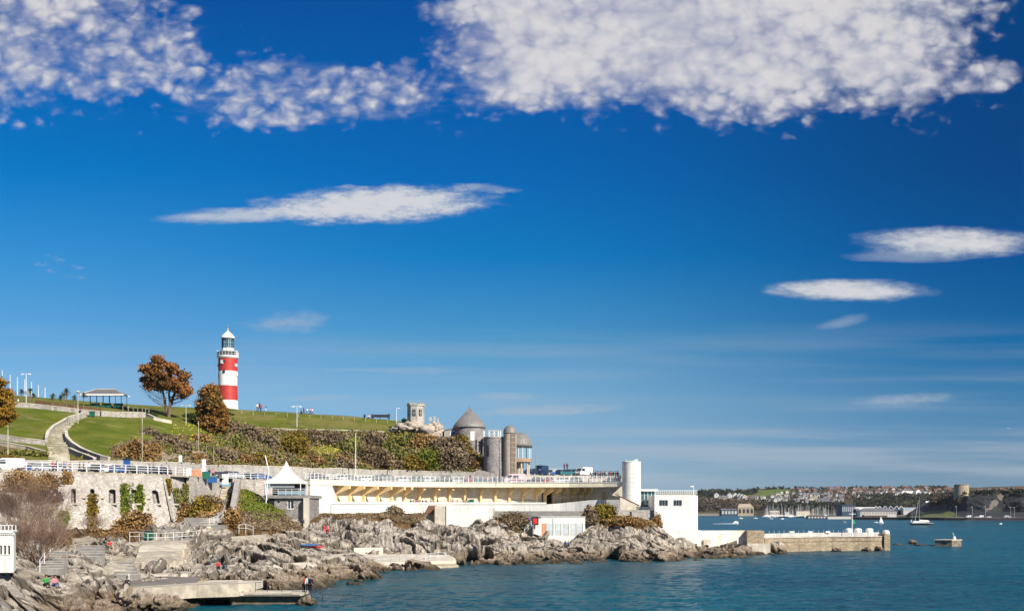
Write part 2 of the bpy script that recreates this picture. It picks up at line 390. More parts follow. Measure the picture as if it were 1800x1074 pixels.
SHORE = Prof([
 (-90, [(60,1150),(75,1070),(85,1020),(95,1002),(110,985),(130,965),(150,950),(170,938),(184,930)]),
 (0,   [(66,1135),(78,1068),(88,1020),(97,1004),(112,987),(130,967),(150,951),(170,939),(184,932)]),
 (60,  [(80,1130),(92,1068),(102,1030),(110,1008),(120,995),(132,975),(150,958),(170,944),(186,935)]),
 (120, [(88,1120),(100,1060),(110,1030),(118,1008),(128,990),(140,972),(152,958),(170,945),(188,936)]),
 (200, [(96,1112),(106,1060),(112,1040),(122,1018),(130,1003),(142,980),(152,962),(170,945),(188,935)]),
 (280, [(105,1096),(113,1062),(118,1040),(124,1024),(132,1007),(144,983),(156,962),(172,942),(190,930)]),
 (340, [(114,1085),(120,1062),(124,1036),(130,1020),(138,1004),(150,980),(163,956),(178,932),(200,907)]),
 (385, [(118,1082),(123,1062),(128,1030),(134,1012),(142,990),(154,965),(168,942),(185,920),(213,880)]),
 (430, [(120,1080),(126,1058),(132,1030),(140,1005),(148,985),(160,962),(176,940),(196,910),(232,860)]),
 (480, [(124,1075),(132,1048),(140,1025),(148,1002),(158,980),(170,960),(186,940),(206,915),(228,888)]),
 (530, [(128,1072),(142,1040),(150,1022),(158,1002),(168,985),(180,965),(196,945),(212,928),(230,912)]),
 (570, [(130,1070),(146,1032),(154,1015),(164,998),(174,985),(188,970),(204,950),(222,928),(240,905)]),
 (620, [(134,1066),(149,1029),(158,1012),(168,997),(180,984),(192,974),(204,962),(214,928),(240,905)]),
 (650, [(140,1062),(151,1030),(158,1018),(168,1004),(184,988),(197,977),(204,966),(214,930),(242,904)]),
 (680, [(150,1060),(160,1040),(170,1022),(182,1008),(192,990),(202,976),(206,962),(216,930),(244,903)]),
 (740, [(160,1050),(180,1020),(192,1000),(196,990),(202,978),(208,965),(216,945),(230,925),(250,905)]),
 (775, [(165,1040),(185,1012),(197,998),(200,990),(205,980),(212,965),(220,945),(232,933),(250,925)]),
 (820, [(180,1030),(195,1005),(207,992),(210,980),(214,965),(219,950),(225,938),(235,934),(250,932)]),
 (870, [(185,1028),(198,1004),(210,990),(214,975),(219,960),(225,946),(232,934),(242,921),(262,900)]),
 (930, [(190,1020),(203,1000),(214,987),(219,975),(224,963),(229,954),(235,946),(241,939),(262,925)]),
 (1000,[(195,1015),(208,998),(219,985),(223,976),(227,966),(231,956),(236,949),(241,944),(262,930)]),
 (1040,[(198,1014),(210,997),(220,984),(224,975),(229,963),(234,949),(240,931),(246,916),(258,902)]),
 (1100,[(200,1012),(212,996),(222,983),(226,974),(231,966),(237,946),(243,926),(249,912),(262,902)]),
 (1150,[(204,1010),(214,995),(224,982),(228,974),(234,967),(240,954),(246,935),(252,920),(262,912)]),
 (1185,[(206,1008),(216,993),(226,981),(231,974),(238,966),(243,956),(248,944),(254,942),(262,944)]),
 (1215,[(210,1005),(220,990),(230,980),(236,972),(242,967),(247,960),(251,956),(255,954),(262,955)]),
 (1240,[(214,1002),(224,990),(234,980),(240,970),(245,964),(249,960),(252,958),(256,957),(262,958)]),
 (1300,[(222,995),(232,985),(241,977),(246,968),(250,963),(254,960),(257,958),(260,959),(264,962)]),
 (1335,[(230,990),(240,982),(250,974),(254,968),(257,965),(259,963),(261,962),(263,963),(266,966)]),
 (1362,[(235,0,-1.5),(246,0,-1.2),(256,0,-1),(258,0,-1),(260,0,-1),(262,0,-1),(264,0,-1),(266,0,-1),(270,0,-1)]),
])
# promenade front edge (px, distance) at height 16.5
PZ0 = 16.5
_edge = [(-140,826),(-60,824),(0,826),(100,828),(200,830.5),(285,833.5),(335,836),(400,841),(470,842.5),(545,843),(600,844.7),(660,846.6),(720,847.8),(800,848.4),(900,848.6),(1000,848.3),(1060,847.7),(1097,847.2)]
EPX = np.array([e[0] for e in _edge], float); EPX[0] = -140; ED = np.array([(CH-PZ0)*F/(e[1]-HY) for e in _edge]); ED[0] = 181
def edge(px): return float(np.interp(px, EPX, ED))
def edgep(px, z=PZ0, back=0.): return PZ(px, edge(px)+back, z)
# ------------------------------------------------------------------ setting: water
def watermat():
    m, t, b = newmat('sea water'); p, g = posn()
    q = mapv(p, (.55, 1., 1.))
    big = noise(p, .012, 3, .5); mid = noise(mapv(p, (.02, .06, 1)), 1., 3, .5)
    col = cmix(sst(big, .35, .65), (.002, .055, .086), (.003, .078, .112))
    col = cmix(sst(mid, .45, .7)*.5, col, (.007, .10, .125))
    setc(t, b, col); b.inputs['Roughness'].default_value = .22; b.inputs['IOR'].default_value = 1.33; b.inputs['Specular IOR Level'].default_value = .24
    h = noise(q, .55, 5, .62)*1.1+noise(q, 1.9, 3, .6)*.35+noise(mapv(p, (.3, .6, 1)), .22, 3, .5)*1.6
    bump(t, b, h, 1., 1.5); return m
SEA = watermat()
def polar(name, pxs, ds, zf, mat_, smooth=True):
    P, D = np.meshgrid(np.asarray(pxs, float), np.asarray(ds, float)); Xw = (P-CX)*D/F
    V_ = np.stack([Xw, D, zf(Xw, D)], -1).reshape(-1, 3); nr, nc = P.shape
    i = np.arange(nr*nc).reshape(nr, nc); f = np.stack([i[:-1, :-1], i[:-1, 1:], i[1:, 1:], i[1:, :-1]], -1).reshape(-1, 4)
    me = mesh_arr(name, V_, f, smooth); me.materials.append(mat_); return me
mb = MB(); mb.add([(-6000, -400, -.22), (9000, -400, -.22), (9000, 9000, -.22), (-6000, 9000, -.22)], [(0, 1, 2, 3)])
tag(mb.build('sea', SEA), kind='structure')
def seaz(x, y):
    P = np.stack([x*.42+y*.08, y*.95, x*0], -1); f_ = np.clip((900-y)/350, 0, 1)*.9+.1
    z = .62*(pn(P[..., 0]*.33, P[..., 1]*.33, P[..., 2])*.16+pn(P[..., 0]*.85+5, P[..., 1]*.8, P[..., 2])*.15+pn(P[..., 0]*2.1, P[..., 1]*1.9, P[..., 2])*.08)*(1+.7*pn(x*.012, y*.02, x*0)); return z*f_-(1-f_)*.1
ds_ = np.concatenate([np.arange(92, 200, .45), np.arange(200, 330, .8), np.arange(330, 560, 1.6), np.geomspace(560, 1900, 160)])
tag(link(bpy.data.objects.new('sea', polar('sea', np.arange(180, 1990, 2.2), ds_, seaz, SEA))), kind='structure')
# ------------------------------------------------------------------ ground materials
def attr(name):
    n = X.t.nodes.new('ShaderNodeAttribute'); n.attribute_name = name; return X(n.outputs['Fac'])
def hillmat():
    m, t, b = newmat('hill grass and scrub'); p, g = posn()
    g1_ = noise(p, .12, 5, .6); g2_ = noise(p, .9, 4, .65); g3 = noise(mapv(p, (1, 1, 1)), 3.5, 3, .6)
    c = cmix(sst(g1_, .35, .65), (.070, .098, .007), (.125, .140, .016))
    c = cmix(sst(g2_, .48, .75)*.55, c, (.16, .165, .05)); c = cmix(sst(noise(p, .055, 5, .65), .47, .62)*.7, c, (.18, .155, .05)); c = cmix(sst(noise(mapv(p, (.35, .9, .9)), .35, 4, .6), .56, .66)*.5, c, (.24, .20, .09)); c = cmix(sst(noise(mapv(p, (.5, .12, .5)), .6, 3, .5), .52, .7)*.3, c, (.07, .085, .012)); c = cmix(sst(g3, .55, .8)*.4, c, (.045, .08, .012))
    s1 = noise(p, .22, 4, .6); s2 = noise(p, .11, 3, .6)
    sc_ = cmix(sst(s1, .38, .62), (.15, .09, .042), (.13, .13, .035)); sc_ = cmix(sst(s2, .5, .65)*.6, sc_, (.085, .055, .042)); sc_ = cmix(sst(g2_, .55, .75)*.4, sc_, (.17, .12, .055))
    rk = cmix(sst(noise(p, .7, 5, .65), .4, .62), (.20, .15, .11), (.42, .36, .30))
    c = cmix(sst(attr('scrub')+(g2_-.5)*.9, .3, .7), c, sc_); c = cmix(sst(attr('rock')+(g2_-.5)*.9, .35, .65), c, rk)
    setc(t, b, c); b.inputs['Roughness'].default_value = .9; b.inputs['Specular IOR Level'].default_value = .1
    bump(t, b, g2_+g3*.5, .8, .25); return m
def rockmat():
    m, t, b = newmat('layered limestone rock'); p, g = posn()
    rot = t.nodes.new('ShaderNodeMapping'); t.links.new(p, rot.inputs[0]); rot.inputs['Rotation'].default_value = (R(8), R(-32), R(8)); rot.inputs['Scale'].default_value = (3.2, .5, .38)
    st = noise(rot.outputs[0], .6, 6, .66, .5); n1_ = noise(p, .35, 5, .6); n2_ = noise(p, 2.2, 5, .68); n3 = noise(p, .09, 3, .5)
    c = cmix(sst(st, .34, .62), (.20, .165, .13), (.56, .50, .42)); c = cmix(sst(n1_, .45, .7)*.5, c, (.33, .255, .175))
    c = cmix(sst(n2_, .58, .78)*.45, c, (.10, .085, .068)); c = cmix(sst(attr('crack'), .15, .8)*.7, c, (.06, .05, .04)); c = cmix(sst(n3, .5, .66)*.4, c, (.40, .375, .345))
    sp = t.nodes.new('ShaderNodeSeparateXYZ'); t.links.new(p, sp.inputs[0]); z = X(sp.outputs[2])
    zz_ = z+(n1_-.5)*2.2
    c = cmix(sst(zz_, 1.1, 2.5, 1., 0.)*.75, c, cmix(sst(n2_, .4, .62), (.15, .105, .06), (.36, .27, .19)))
    c = cmix(sst(zz_, .1, 1.15, 1., 0.)*.85, c, (.04, .035, .022))
    gr = cmix(sst(n2_, .4, .65), (.075, .10, .018), (.16, .17, .045)); br = cmix(sst(n2_, .38, .66), (.075, .042, .022), (.23, .145, .065))
    a_ = attr('grass')+(n2_-.5)*1.1; c = cmix(sst(a_, .3, .7), c, gr); a_ = attr('scrub')+(n2_-.5)*1.2; c = cmix(sst(a_, .3, .7), c, br)
    a_ = attr('path')+(n2_-.5)*.5; c = cmix(sst(a_, .35, .65), c, cmix(sst(n1_, .4, .6), (.36, .30, .22), (.47, .41, .32)))
    setc(t, b, c); b.inputs['Roughness'].default_value = .9; b.inputs['Specular IOR Level'].default_value = .12
    bump(t, b, st*1.2+n2_, 1., .35); return m
HILLM = hillmat(); ROCKM = rockmat()
def region(px, py, regs, soft=8.):
    """soft mask from ellipses (px, py, rx, ry) seen from the shore path"""
    r = np.zeros_like(px)
    for cx, cy, rx, ry in regs:
        q = np.sqrt(((px-cx)/rx)**2+((py-cy)/ry)**2); r = np.maximum(r, np.clip((1.25-q)/.5, 0, 1))
    return r
def profmesh(name, prof, pxs, nseg, disp, attrs, mat_, smooth=False):
    D, Z = prof.col(pxs); K = prof.K; ts = np.concatenate([np.linspace(k_, k_+1, nseg[k_], endpoint=False) for k_ in range(K-1)]+[[K-1]])
    k0 = np.minimum(ts.astype(int), K-2); fr = ts-k0
    DD = D[:, k0]*(1-fr)+D[:, k0+1]*fr; ZZ = Z[:, k0]*(1-fr)+Z[:, k0+1]*fr; DD = DD.T; ZZ = ZZ.T
    XX = (np.asarray(pxs)[None, :]-CX)*DD/F; P = np.stack([XX, DD, ZZ], -1)
    pxg = np.broadcast_to(np.asarray(pxs, float)[None, :], DD.shape); pyg = HY-(ZZ-CH)*F/DD
    A = {k_: region(pxg, pyg, v_) for k_, v_ in attrs.items()}
    P = disp(P, pxg, pyg, A); nr, nc = DD.shape
    i = np.arange(nr*nc).reshape(nr, nc); f = np.stack([i[:-1, :-1], i[:-1, 1:], i[1:, 1:], i[1:, :-1]], -1).reshape(-1, 4)
    me = mesh_arr(name, P.reshape(-1, 3), f, smooth); me.materials.append(mat_)
    for k_, v_ in A.items():
        a_ = me.attributes.new(k_, 'FLOAT', 'POINT'); a_.data.foreach_set('value', v_.astype(np.float32).ravel())
    o = bpy.data.objects.new(name, me); link(o); tag(o, kind='structure'); return o, P
# hill above the road
def scrubline(px): return np.interp(px, [200, 250, 290, 330, 360, 400, 430, 500, 700, 760, 830, 870], [800, 786, 772, 790, 762, 748, 750, 757, 761, 764, 778, 815])
def hdisp(P, px, py, A):
    s = np.clip((py-scrubline(px))/6+.5, 0, 1)*np.clip((px-235)/30, 0, 1); s *= 1-.8*region(px, py, [(352, 766, 26, 16), (405, 780, 26, 9), (572, 792, 32, 8), (470, 772, 30, 8), (640, 772, 26, 7), (530, 768, 16, 7), (690, 786, 16, 6), (300, 752, 30, 14)])
    A['scrub'] = np.maximum(A['scrub'], s)
    n = fbm(P, .09, 4); P = P.copy(); edge_ = np.clip((P[..., 1]-P[0, :, 1][None, :])/4, 0, 1)
    P[..., 2] += (n*.5*s+n*.12+fbm(P, .5, 3)*.22*s+A['rock']*fbm(P, .4, 4)*.8)*edge_; return P
hill_o, HP = profmesh('grass_hill', HILL, np.arange(-140, 906, 3.), [8, 26, 26, 26, 26, 16], hdisp,
    {'scrub': [(238, 795, 45, 14), (400, 700, 1, 1), (150, 806, 28, 6), (20, 790, 60, 7)], 'rock': [(285, 806, 42, 9), (345, 800, 18, 9), (745, 757, 40, 8), (705, 762, 16, 6), (848, 826, 14, 9)]}, HILLM)
# shore rocks
def sdisp(P, px, py, A):
    soft_ = np.clip(np.maximum(np.maximum(A['path'], A['grass']*.75), A['scrub']*.5), 0, 1); amp = (1-soft_*.9)
    # slabs: cells drawn out along the dip of the beds, each with its own set-back and tilt, cracks between them
    w = np.stack([fbm(P+17, .16, 2), fbm(P+31, .16, 2), fbm(P+57, .16, 2)], -1)*1.1; Pw = P+w
    ca, sa = math.cos(R(-52)), math.sin(R(-52)); al = Pw[..., 0]*ca+Pw[..., 2]*sa; ac = -Pw[..., 0]*sa+Pw[..., 2]*ca
    def slabs(l_, a_, y_, sd): 
        F1, F2, H, D = worley(np.stack([al/l_, Pw[..., 1]/y_, ac/a_], -1), sd); return (H-.5)*1.0+D[..., 2]*(.9*(np.sin(H*40)+.6))+D[..., 0]*(.35*np.cos(H*60)), np.clip(1-(F2-F1)/.11, 0, 1)
    b1, k1 = slabs(6.5, 2.6, 6., 3); b2, k2 = slabs(2.6, .95, 2.6, 9); a0 = fbm(P, .055, 2); a1 = fbm(P, .16, 4); a3 = fbm(P, 1.1, 3, .6)
    d = a0*2.1+a1*.75+b1*1.5-k1*.55+b2*.55-k2*.22+a3*.10-.1
    nearw = np.clip(P[..., 2]/1.2+1.1, .3, 1); back = np.clip((P[-1, :, 1][None, :]-P[..., 1])/5, 0.05, 1)
    A['crack'] = np.clip(k1+k2*.6, 0, 1)*amp; h = d*amp*nearw*back-A['cave']*5.5; P = P.copy(); P[..., 2] -= A['pad']*.45
    P[..., 1] -= h*.95; P[..., 2] += h*.62-.12*amp; P[..., 0] += pn(P[..., 0]*.3+9, P[..., 1]*.3, P[..., 2]*.3)*.7*amp*back; return P
shore_o, SP = profmesh('rocky_shore', SHORE, np.arange(-90, 1362, 1.25), [16, 40, 40, 40, 40, 40, 40, 30], sdisp, {
    'cave': [(822, 975, 22, 13), (856, 972, 9, 13), (1075, 975, 14, 6)], 'pad': [(280, 1020, 66, 10), (285, 970, 44, 16), (100, 985, 28, 16), (160, 970, 22, 10), (715, 985, 90, 14), (315, 938, 30, 9), (438, 945, 30, 5), (370, 1030, 40, 10)],
    'grass': [(450, 895, 52, 26), (420, 868, 22, 16), (505, 925, 26, 10), (60, 925, 60, 12)],
    'scrub': [(350, 880, 34, 36), (205, 930, 66, 20), (470, 930, 70, 9), (415, 905, 14, 22), (645, 905, 90, 11), (720, 915, 30, 9), (898, 911, 34, 15), (1075, 905, 40, 13), (1125, 917, 36, 8), (110, 945, 40, 12), (555, 912, 14, 8)],
    'path': [(350, 918, 34, 11), (285, 962, 48, 15), (215, 998, 26, 11), (150, 950, 24, 7), (225, 985, 22, 8), (50, 1004, 22, 6), (440, 948, 34, 5)]}, ROCKM)
# road behind the parapet and raised forecourt
pts = np.arange(-140, 1101, 12.)
mb = MB(); n = len(pts)
vv = [tuple(edgep(p, PZ0)) for p in pts]+[tuple(PZ(p, edge(p)+(30 if p > 300 else 20), PZ0)) for p in pts]
mb.add(vv, [(i, i+1, n+i+1, n+i) for i in range(n-1)]); tag(mb.build('road', ASPH), kind='structure')
mb = MB(); mb.prism([(PX(902,0,285).x, 285), (PX(1094,0,285).x, 285), (PX(1094,0,330).x, 330), (PX(902,0,330).x, 330)], 12, 18.7)
tag(mb.build('upper_forecourt', CONCL), kind='structure')
# ------------------------------------------------------------------ far land
def farmat():
    m, t, b = newmat('distant woods fields and streets'); p, g = posn()
    n1_ = noise(p, .012, 4, .6); n2_ = noise(p, .05, 4, .65); c = cmix(sst(n1_, .4, .6), (.085, .062, .04), (.065, .075, .035))
    c = cmix(sst(n2_, .5, .7)*.7, c, (.035, .035, .028)); c = cmix(sst(attr('field')+(n2_-.5)*.4, .4, .6), c, (.10, .145, .035)); c = cmix(sst(attr('quay'), .4, .6), c, (.22, .19, .16))
    setc(t, b, c); b.inputs['Roughness'].default_value = .95; b.inputs['Specular IOR Level'].default_value = .05; return m
FARM = farmat()
FAR = Prof([
 (900, [(1965,0,-2),(1985,904),(2080,893),(2250,880),(2500,867),(2720,863),(3400,866)]),
 (1230, [(1965,0,-2),(1985,904),(2080,893),(2250,880),(2500,868),(2720,864.5),(3400,868)]),
 (1285, [(1965,0,-2),(1985,904),(2080,893),(2250,880),(2500,869),(2720,863.5),(3400,868)]),
 (1325, [(1965,0,-2),(1985,904),(2080,894),(2250,882),(2500,869),(2720,859.5),(3400,866)]),
 (1370, [(1900,0,-2),(1920,905),(2040,893),(2250,882),(2500,869),(2720,858.5),(3400,865)]),
 (1440, [(1750,0,-2),(1770,906),(1900,893),(2150,882),(2450,870),(2720,860.5),(3400,866)]),
 (1500, [(1420,0,-2),(1440,909),(1600,897),(2050,884),(2450,871),(2720,859),(3400,864)]),
 (1600, [(1190,0,-2),(1200,911),(1350,902),(1900,886),(2450,870),(2720,857.5),(3400,864)]),
 (1700, [(1160,0,-2),(1170,911),(1350,902),(1900,886),(2450,868),(2720,856),(3400,864)]),
 (2000, [(1100,0,-2),(1110,911),(1350,902),(1900,886),(2450,866),(2720,852),(3400,862)]),
])
def fdisp(P, px, py, A):
    P = P.copy(); P[..., 2] += fbm(P, .02, 4)*2.2*np.clip((P[..., 1]-P[0, :, 1][None, :]-30)/200, 0, 1); return P
profmesh('far_hills', FAR, np.arange(900, 2000, 2.5), [3, 12, 14, 18, 18, 8], fdisp,
    {'field': [(1340, 866, 44, 5.5), (1375, 862, 30, 3.5), (1635, 907, 40, 4), (1330,870,18,5)], 'quay': [(1480, 905, 120, 3), (1250, 904, 60, 2.)]}, FARM)
def clmat():
    m, t, b = newmat('quarry rock with shadow tone'); p, g = posn(); n1_ = noise(p, .05, 6, .65); n2_ = noise(p, .25, 4, .6)
    c = cmix(sst(n1_, .45, .7), (.012, .014, .02), (.055, .052, .055)); c = cmix(sst(n2_, .55, .75)*.6, c, (.03, .045, .02)); c = cmix(sst(attr('field')+(n2_-.5)*.5, .4, .6), c, (.085, .11, .03)); c = cmix(sst(attr('spur'), .4, .8)*.7, c, (.17, .14, .11))  # shadow on the cliff and its sunlit ridge are put into these colours
    setc(t, b, c); b.inputs['Roughness'].default_value = .95; bump(t, b, n1_, 1., 4); return m
HEAD = Prof([
 (1600, [(1185,0,-1),(1195,910.5),(1230,906),(1270,902),(1300,900),(1340,898),(1600,897)]),
 (1638, [(1150,0,-1),(1160,910.5),(1200,905),(1240,898),(1275,888),(1300,880),(1600,876)]),
 (1662, [(1120,0,-1),(1130,911),(1170,906),(1200,897),(1222,884),(1240,872),(1600,870)]),
 (1700, [(1090,0,-1),(1098,911.5),(1135,908),(1158,898),(1166,884),(1180,870.5),(1600,866)]),
 (1738, [(1075,0,-1),(1083,911.5),(1115,908.5),(1140,899),(1158,884),(1175,868),(1600,864)]),
 (1760, [(1070,0,-1),(1078,911.5),(1110,908.5),(1180,899),(1192,884),(1206,867),(1600,862)]),
 (1800, [(1060,0,-1),(1068,912),(1100,909),(1150,900),(1160,884),(1180,867),(1600,861)]),
 (2000, [(1040,0,-1),(1048,912),(1080,909),(1130,900),(1140,884),(1160,866),(1600,860)]),
])
def qdisp(P, px, py, A):
    P = P.copy(); s = np.clip((P[..., 2]-6)/6, 0, 1); n = fbm(P, .035, 5, .6); P[..., 1] -= n*9*s*np.clip((1500-P[..., 1])/200, 0, 1); P[..., 2] += n*1.5*s; return P
profmesh('quarried_headland', HEAD, np.arange(1600, 2000, 1.2), [3, 8, 14, 16, 16, 10], qdisp,
    {'field': [(1650, 903, 30, 6), (1665, 868, 10, 3), (1800, 866, 120, 2.2), (1640, 909, 60, 2.)], 'spur': [(1748, 884, 5, 6), (1741, 891, 4, 5), (1757, 874, 6, 6), (1735, 896, 3, 4)]}, clmat())  # spur mask paints the sunlit ridge
# ------------------------------------------------------------------ structures
def strip_wall(mb, pts, zb, zt, th, side=(0, 1)):
    """thin wall along plan points with per-point bottom / top heights, thickened away from the camera"""
    n = len(pts); P = []
    for i, p in enumerate(pts):
        a = Vector(pts[max(0, i-1)][:2]); b = Vector(pts[min(n-1, i+1)][:2]); t_ = (b-a).normalized(); nn = Vector((-t_.y, t_.x))
        if nn.y < 0: nn = -nn
        q = Vector(p[:2])+nn*th
        P += [(p[0], p[1], zb[i]), (p[0], p[1], zt[i]), (q.x, q.y, zt[i]), (q.x, q.y, zb[i])]
    fs = []
    for i in range(n-1):
        for k_ in range(4): fs.append((i*4+k_, i*4+(k_+1) % 4, i*4+4+(k_+1) % 4, i*4+4+k_))
    fs += [(0, 3, 2, 1), (n*4-4, n*4-3, n*4-2, n*4-1)]; return mb.add(P, fs)
# --- bastion with splayed embrasures
t = thing('bastion_wall', 'tall battered limestone bastion wall with a row of narrow arched openings below the promenade', 'sea wall', PX(190, 930, 188))
cols_ = [(-90, 0)]
ops = [(97, 5.2, .5), (129, 4.4, .3), (162, 4.2, .35), (197, 6, .5), (234, 6, .5), (267, 5, .4), (295, 3.8, .3)]
def bast(px, f_):           # f_ 0 top .. 1 bottom
    pxe = px+(f_*22 if px >= 280 else f_*22*max(0, (px-200)/80)); d_ = edge(px)-.3-5.5*f_**1.2 if px < 300 else edge(px)-.3-3.0*f_
    z = 16.25-f_*10.8; return PZ(pxe, d_, z)
rock_base = MB(); xs = [-90, -40, 0, 30, 60]
for c, w_, _ in ops: xs += [c-w_, c+w_]
xs = sorted(xs+[80, 113, 145, 180, 215, 250, 280, 285]); fr = [0, .07, .2, .245, .47, .6, .8, 1.0]
opcols = {(round(c-w_, 3), round(c+w_, 3)): (c, w_, dp) for c, w_, dp in ops}
m_ = MB(); arch = []
for a, b in zip(xs[:-1], xs[1:]):
    o_ = opcols.get((round(a, 3), round(b, 3)))
    for i in range(len(fr)-1):
        if o_ and i == 3: continue
        m_.add([bast(a, fr[i+1]), bast(b, fr[i+1]), bast(b, fr[i]), bast(a, fr[i])], [(0, 1, 2, 3)])
m_.add([bast(285, 1), PZ(316, edge(285)+2, 5.2), PZ(285, edge(285)+8, 16.25), bast(285, 0)], [(0, 1, 2, 3)])
for f0, f1 in zip(fr[:-1], fr[1:]):
    pass
# return face beyond the corner
ret = lambda s_, f_: PZ(285+(335-285)*s_+f_*(22-20*s_), edge(285+50*s_)-.3+3.5*s_-5.5*f_*(1-s_)-.5*f_, 16.25-f_*(10.8-4.6*s_))
for i in range(6):
    for j in range(6):
        m_.add([ret(i/6, (j+1)/6), ret((i+1)/6, (j+1)/6), ret((i+1)/6, j/6), ret(i/6, j/6)], [(0, 1, 2, 3)])
wall_ = m_.build('wall', LIME, t)
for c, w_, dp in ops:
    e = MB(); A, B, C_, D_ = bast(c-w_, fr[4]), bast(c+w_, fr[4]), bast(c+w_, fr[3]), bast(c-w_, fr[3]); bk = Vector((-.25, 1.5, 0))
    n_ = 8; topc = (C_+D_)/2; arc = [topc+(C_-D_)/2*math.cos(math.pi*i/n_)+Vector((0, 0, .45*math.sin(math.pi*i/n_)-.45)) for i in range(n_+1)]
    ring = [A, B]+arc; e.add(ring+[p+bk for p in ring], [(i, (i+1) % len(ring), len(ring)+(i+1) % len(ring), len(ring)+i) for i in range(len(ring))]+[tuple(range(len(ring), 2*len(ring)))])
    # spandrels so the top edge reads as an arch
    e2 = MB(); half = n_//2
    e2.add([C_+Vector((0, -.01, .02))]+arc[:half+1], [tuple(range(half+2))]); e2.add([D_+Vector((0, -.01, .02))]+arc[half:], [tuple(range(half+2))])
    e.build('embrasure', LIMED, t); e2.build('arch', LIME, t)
    s_ = MB(); s_.obox((A+B)/2+Vector((0, -.1, -.3)), (B-A).length+.5, .5, .28); s_.build('sill', CONCL, t)
mb = MB()
for c in (146, 178, 220, 254, 288):
    p = bast(c, .36 if c != 220 else .3); mb.obox(p+Vector((0, -.15, -.4)), 1.1, .7, .55, .1)
mb.build('corbel_stones', CONCL, t)
cp = [edgep(x) for x in range(-90, 336, 25)]; mb = MB(); strip_wall(mb, [p+Vector((0, -.5, 0)) for p in cp], [16.2]*len(cp), [16.5]*len(cp), 1.2); mb.build('coping', CONC, t)
# --- rubble wall between the bastion and the pavilion
t = thing('promenade_wall', 'grey rubble retaining wall under the promenade between the bastion and the white pavilion', 'retaining wall', edgep(430, 12))
pp = [edgep(x) for x in (335, 360, 386)]; mb = MB(); strip_wall(mb, pp, [7]*3, [16.45]*3, .8); mb.build('wall', LIME, t)
pp = [edgep(x) for x in (409, 430, 460, 490, 520, 546)]; mb = MB(); strip_wall(mb, pp, [7]*6, [16.45]*6, .8); mb.build('wall', LIME, t)
# --- stair cut through the bank
t = thing('stone_stair', 'narrow stone stair in deep shade climbing to the promenade beside the grassy bank', 'stairs', PZ(396, 215, 9))
for i in range(26):
    f_ = i/25; px = 389+f_*12; d_ = 196+f_*40; z = 8.4+f_*6.4
    s_ = MB(); s_.obox(PZ(px, d_, z-1.2), 2.3, 1.62, 1.3, R(12)); o = s_.build('step', CONC, t)
wl = [PZ(389+f_*12, 196+f_*40, 0)+Vector((1.5+.2*f_, 0, 0)) for f_ in (0, .3, .6, .8, 1)]
mb = MB(); strip_wall(mb, wl, [6]*5, [10.6, 12.4, 14.6, 16.2, 16.6], 1.0); mb.build('side_wall', LIME, t)
wl = [p+Vector((-3.0, 0, 0)) for p in wl]; mb = MB(); strip_wall(mb, wl, [6]*5, [9.2, 10.6, 12.4, 13.6, 15.2], -.8); mb.build('side_wall', LIME, t)
# --- back wall of the road
t = thing('retaining_wall', 'long pale rubble retaining wall at the foot of the scrubby hill behind the parked cars', 'retaining wall', PZ(500, 252, 16.5))
bp = [-140, -60, 0, 60, 120, 160, 190, 215, 240, 262, 290, 330, 365, 400, 430, 460, 500, 550, 600, 650, 700, 760, 800, 830]
P_ = []; zt = []
for x in bp:
    D_, Z_ = HILL.col(x); P_.append(PZ(x, D_[0][0]-.55, 0)); zt.append(Z_[0][0]+.25+.15*math.sin(x*1.7))
mb = MB(); strip_wall(mb, P_, [16.3]*len(bp), zt, .7); mb.build('wall', LIMEL, t)
mb = MB(); strip_wall(mb, [p+Vector((0, -.08, 0)) for p in P_], [z for z in zt], [z+.14 for z in zt], .9); mb.build('coping', CONCL, t)
bp = [828, 842, 856, 874]; P_ = [PZ(x, 281-(x-828)*.03, 0) for x in bp]; mb = MB(); strip_wall(mb, P_, [16.3]*4, [19.2, 20.0, 19.5, 18.6], 1.0); mb.build('buttress_wall', LIMEL, t)
# --- seafront pavilion (colonnade)
t = thing('pavilion', 'long curved white seafront pavilion with an open colonnade under a flat promenade roof', 'pavilion', PZ(800, 262, 9.5))
epx = [545, 565, 584, 610, 640, 680, 720, 760, 800, 850, 900, 950, 1000, 1030, 1060, 1080, 1097]
mb = MB(); fe = [edgep(x) for x in epx]; strip_wall(mb, [p+Vector((0, -.25, 0)) for p in fe], [15.45]*len(fe), [16.5]*len(fe), .5); mb.build('fascia', CREAM, t)
mb = MB(); strip_wall(mb, [p+Vector((0, -.36, 0)) for p in fe], [16.5]*len(fe), [16.68]*len(fe), .62); mb.build('coping', WHITEC, t)
def wallp(px, z=0.):
    d_ = float(np.interp(px, [545, 584, 640, 700, 800, 900, 960, 1000, 1030, 1058], [247.5, 253, 261.5, 270, 273, 274.5, 276, 279, 284.5, 292])); return PZ(px, d_, z)
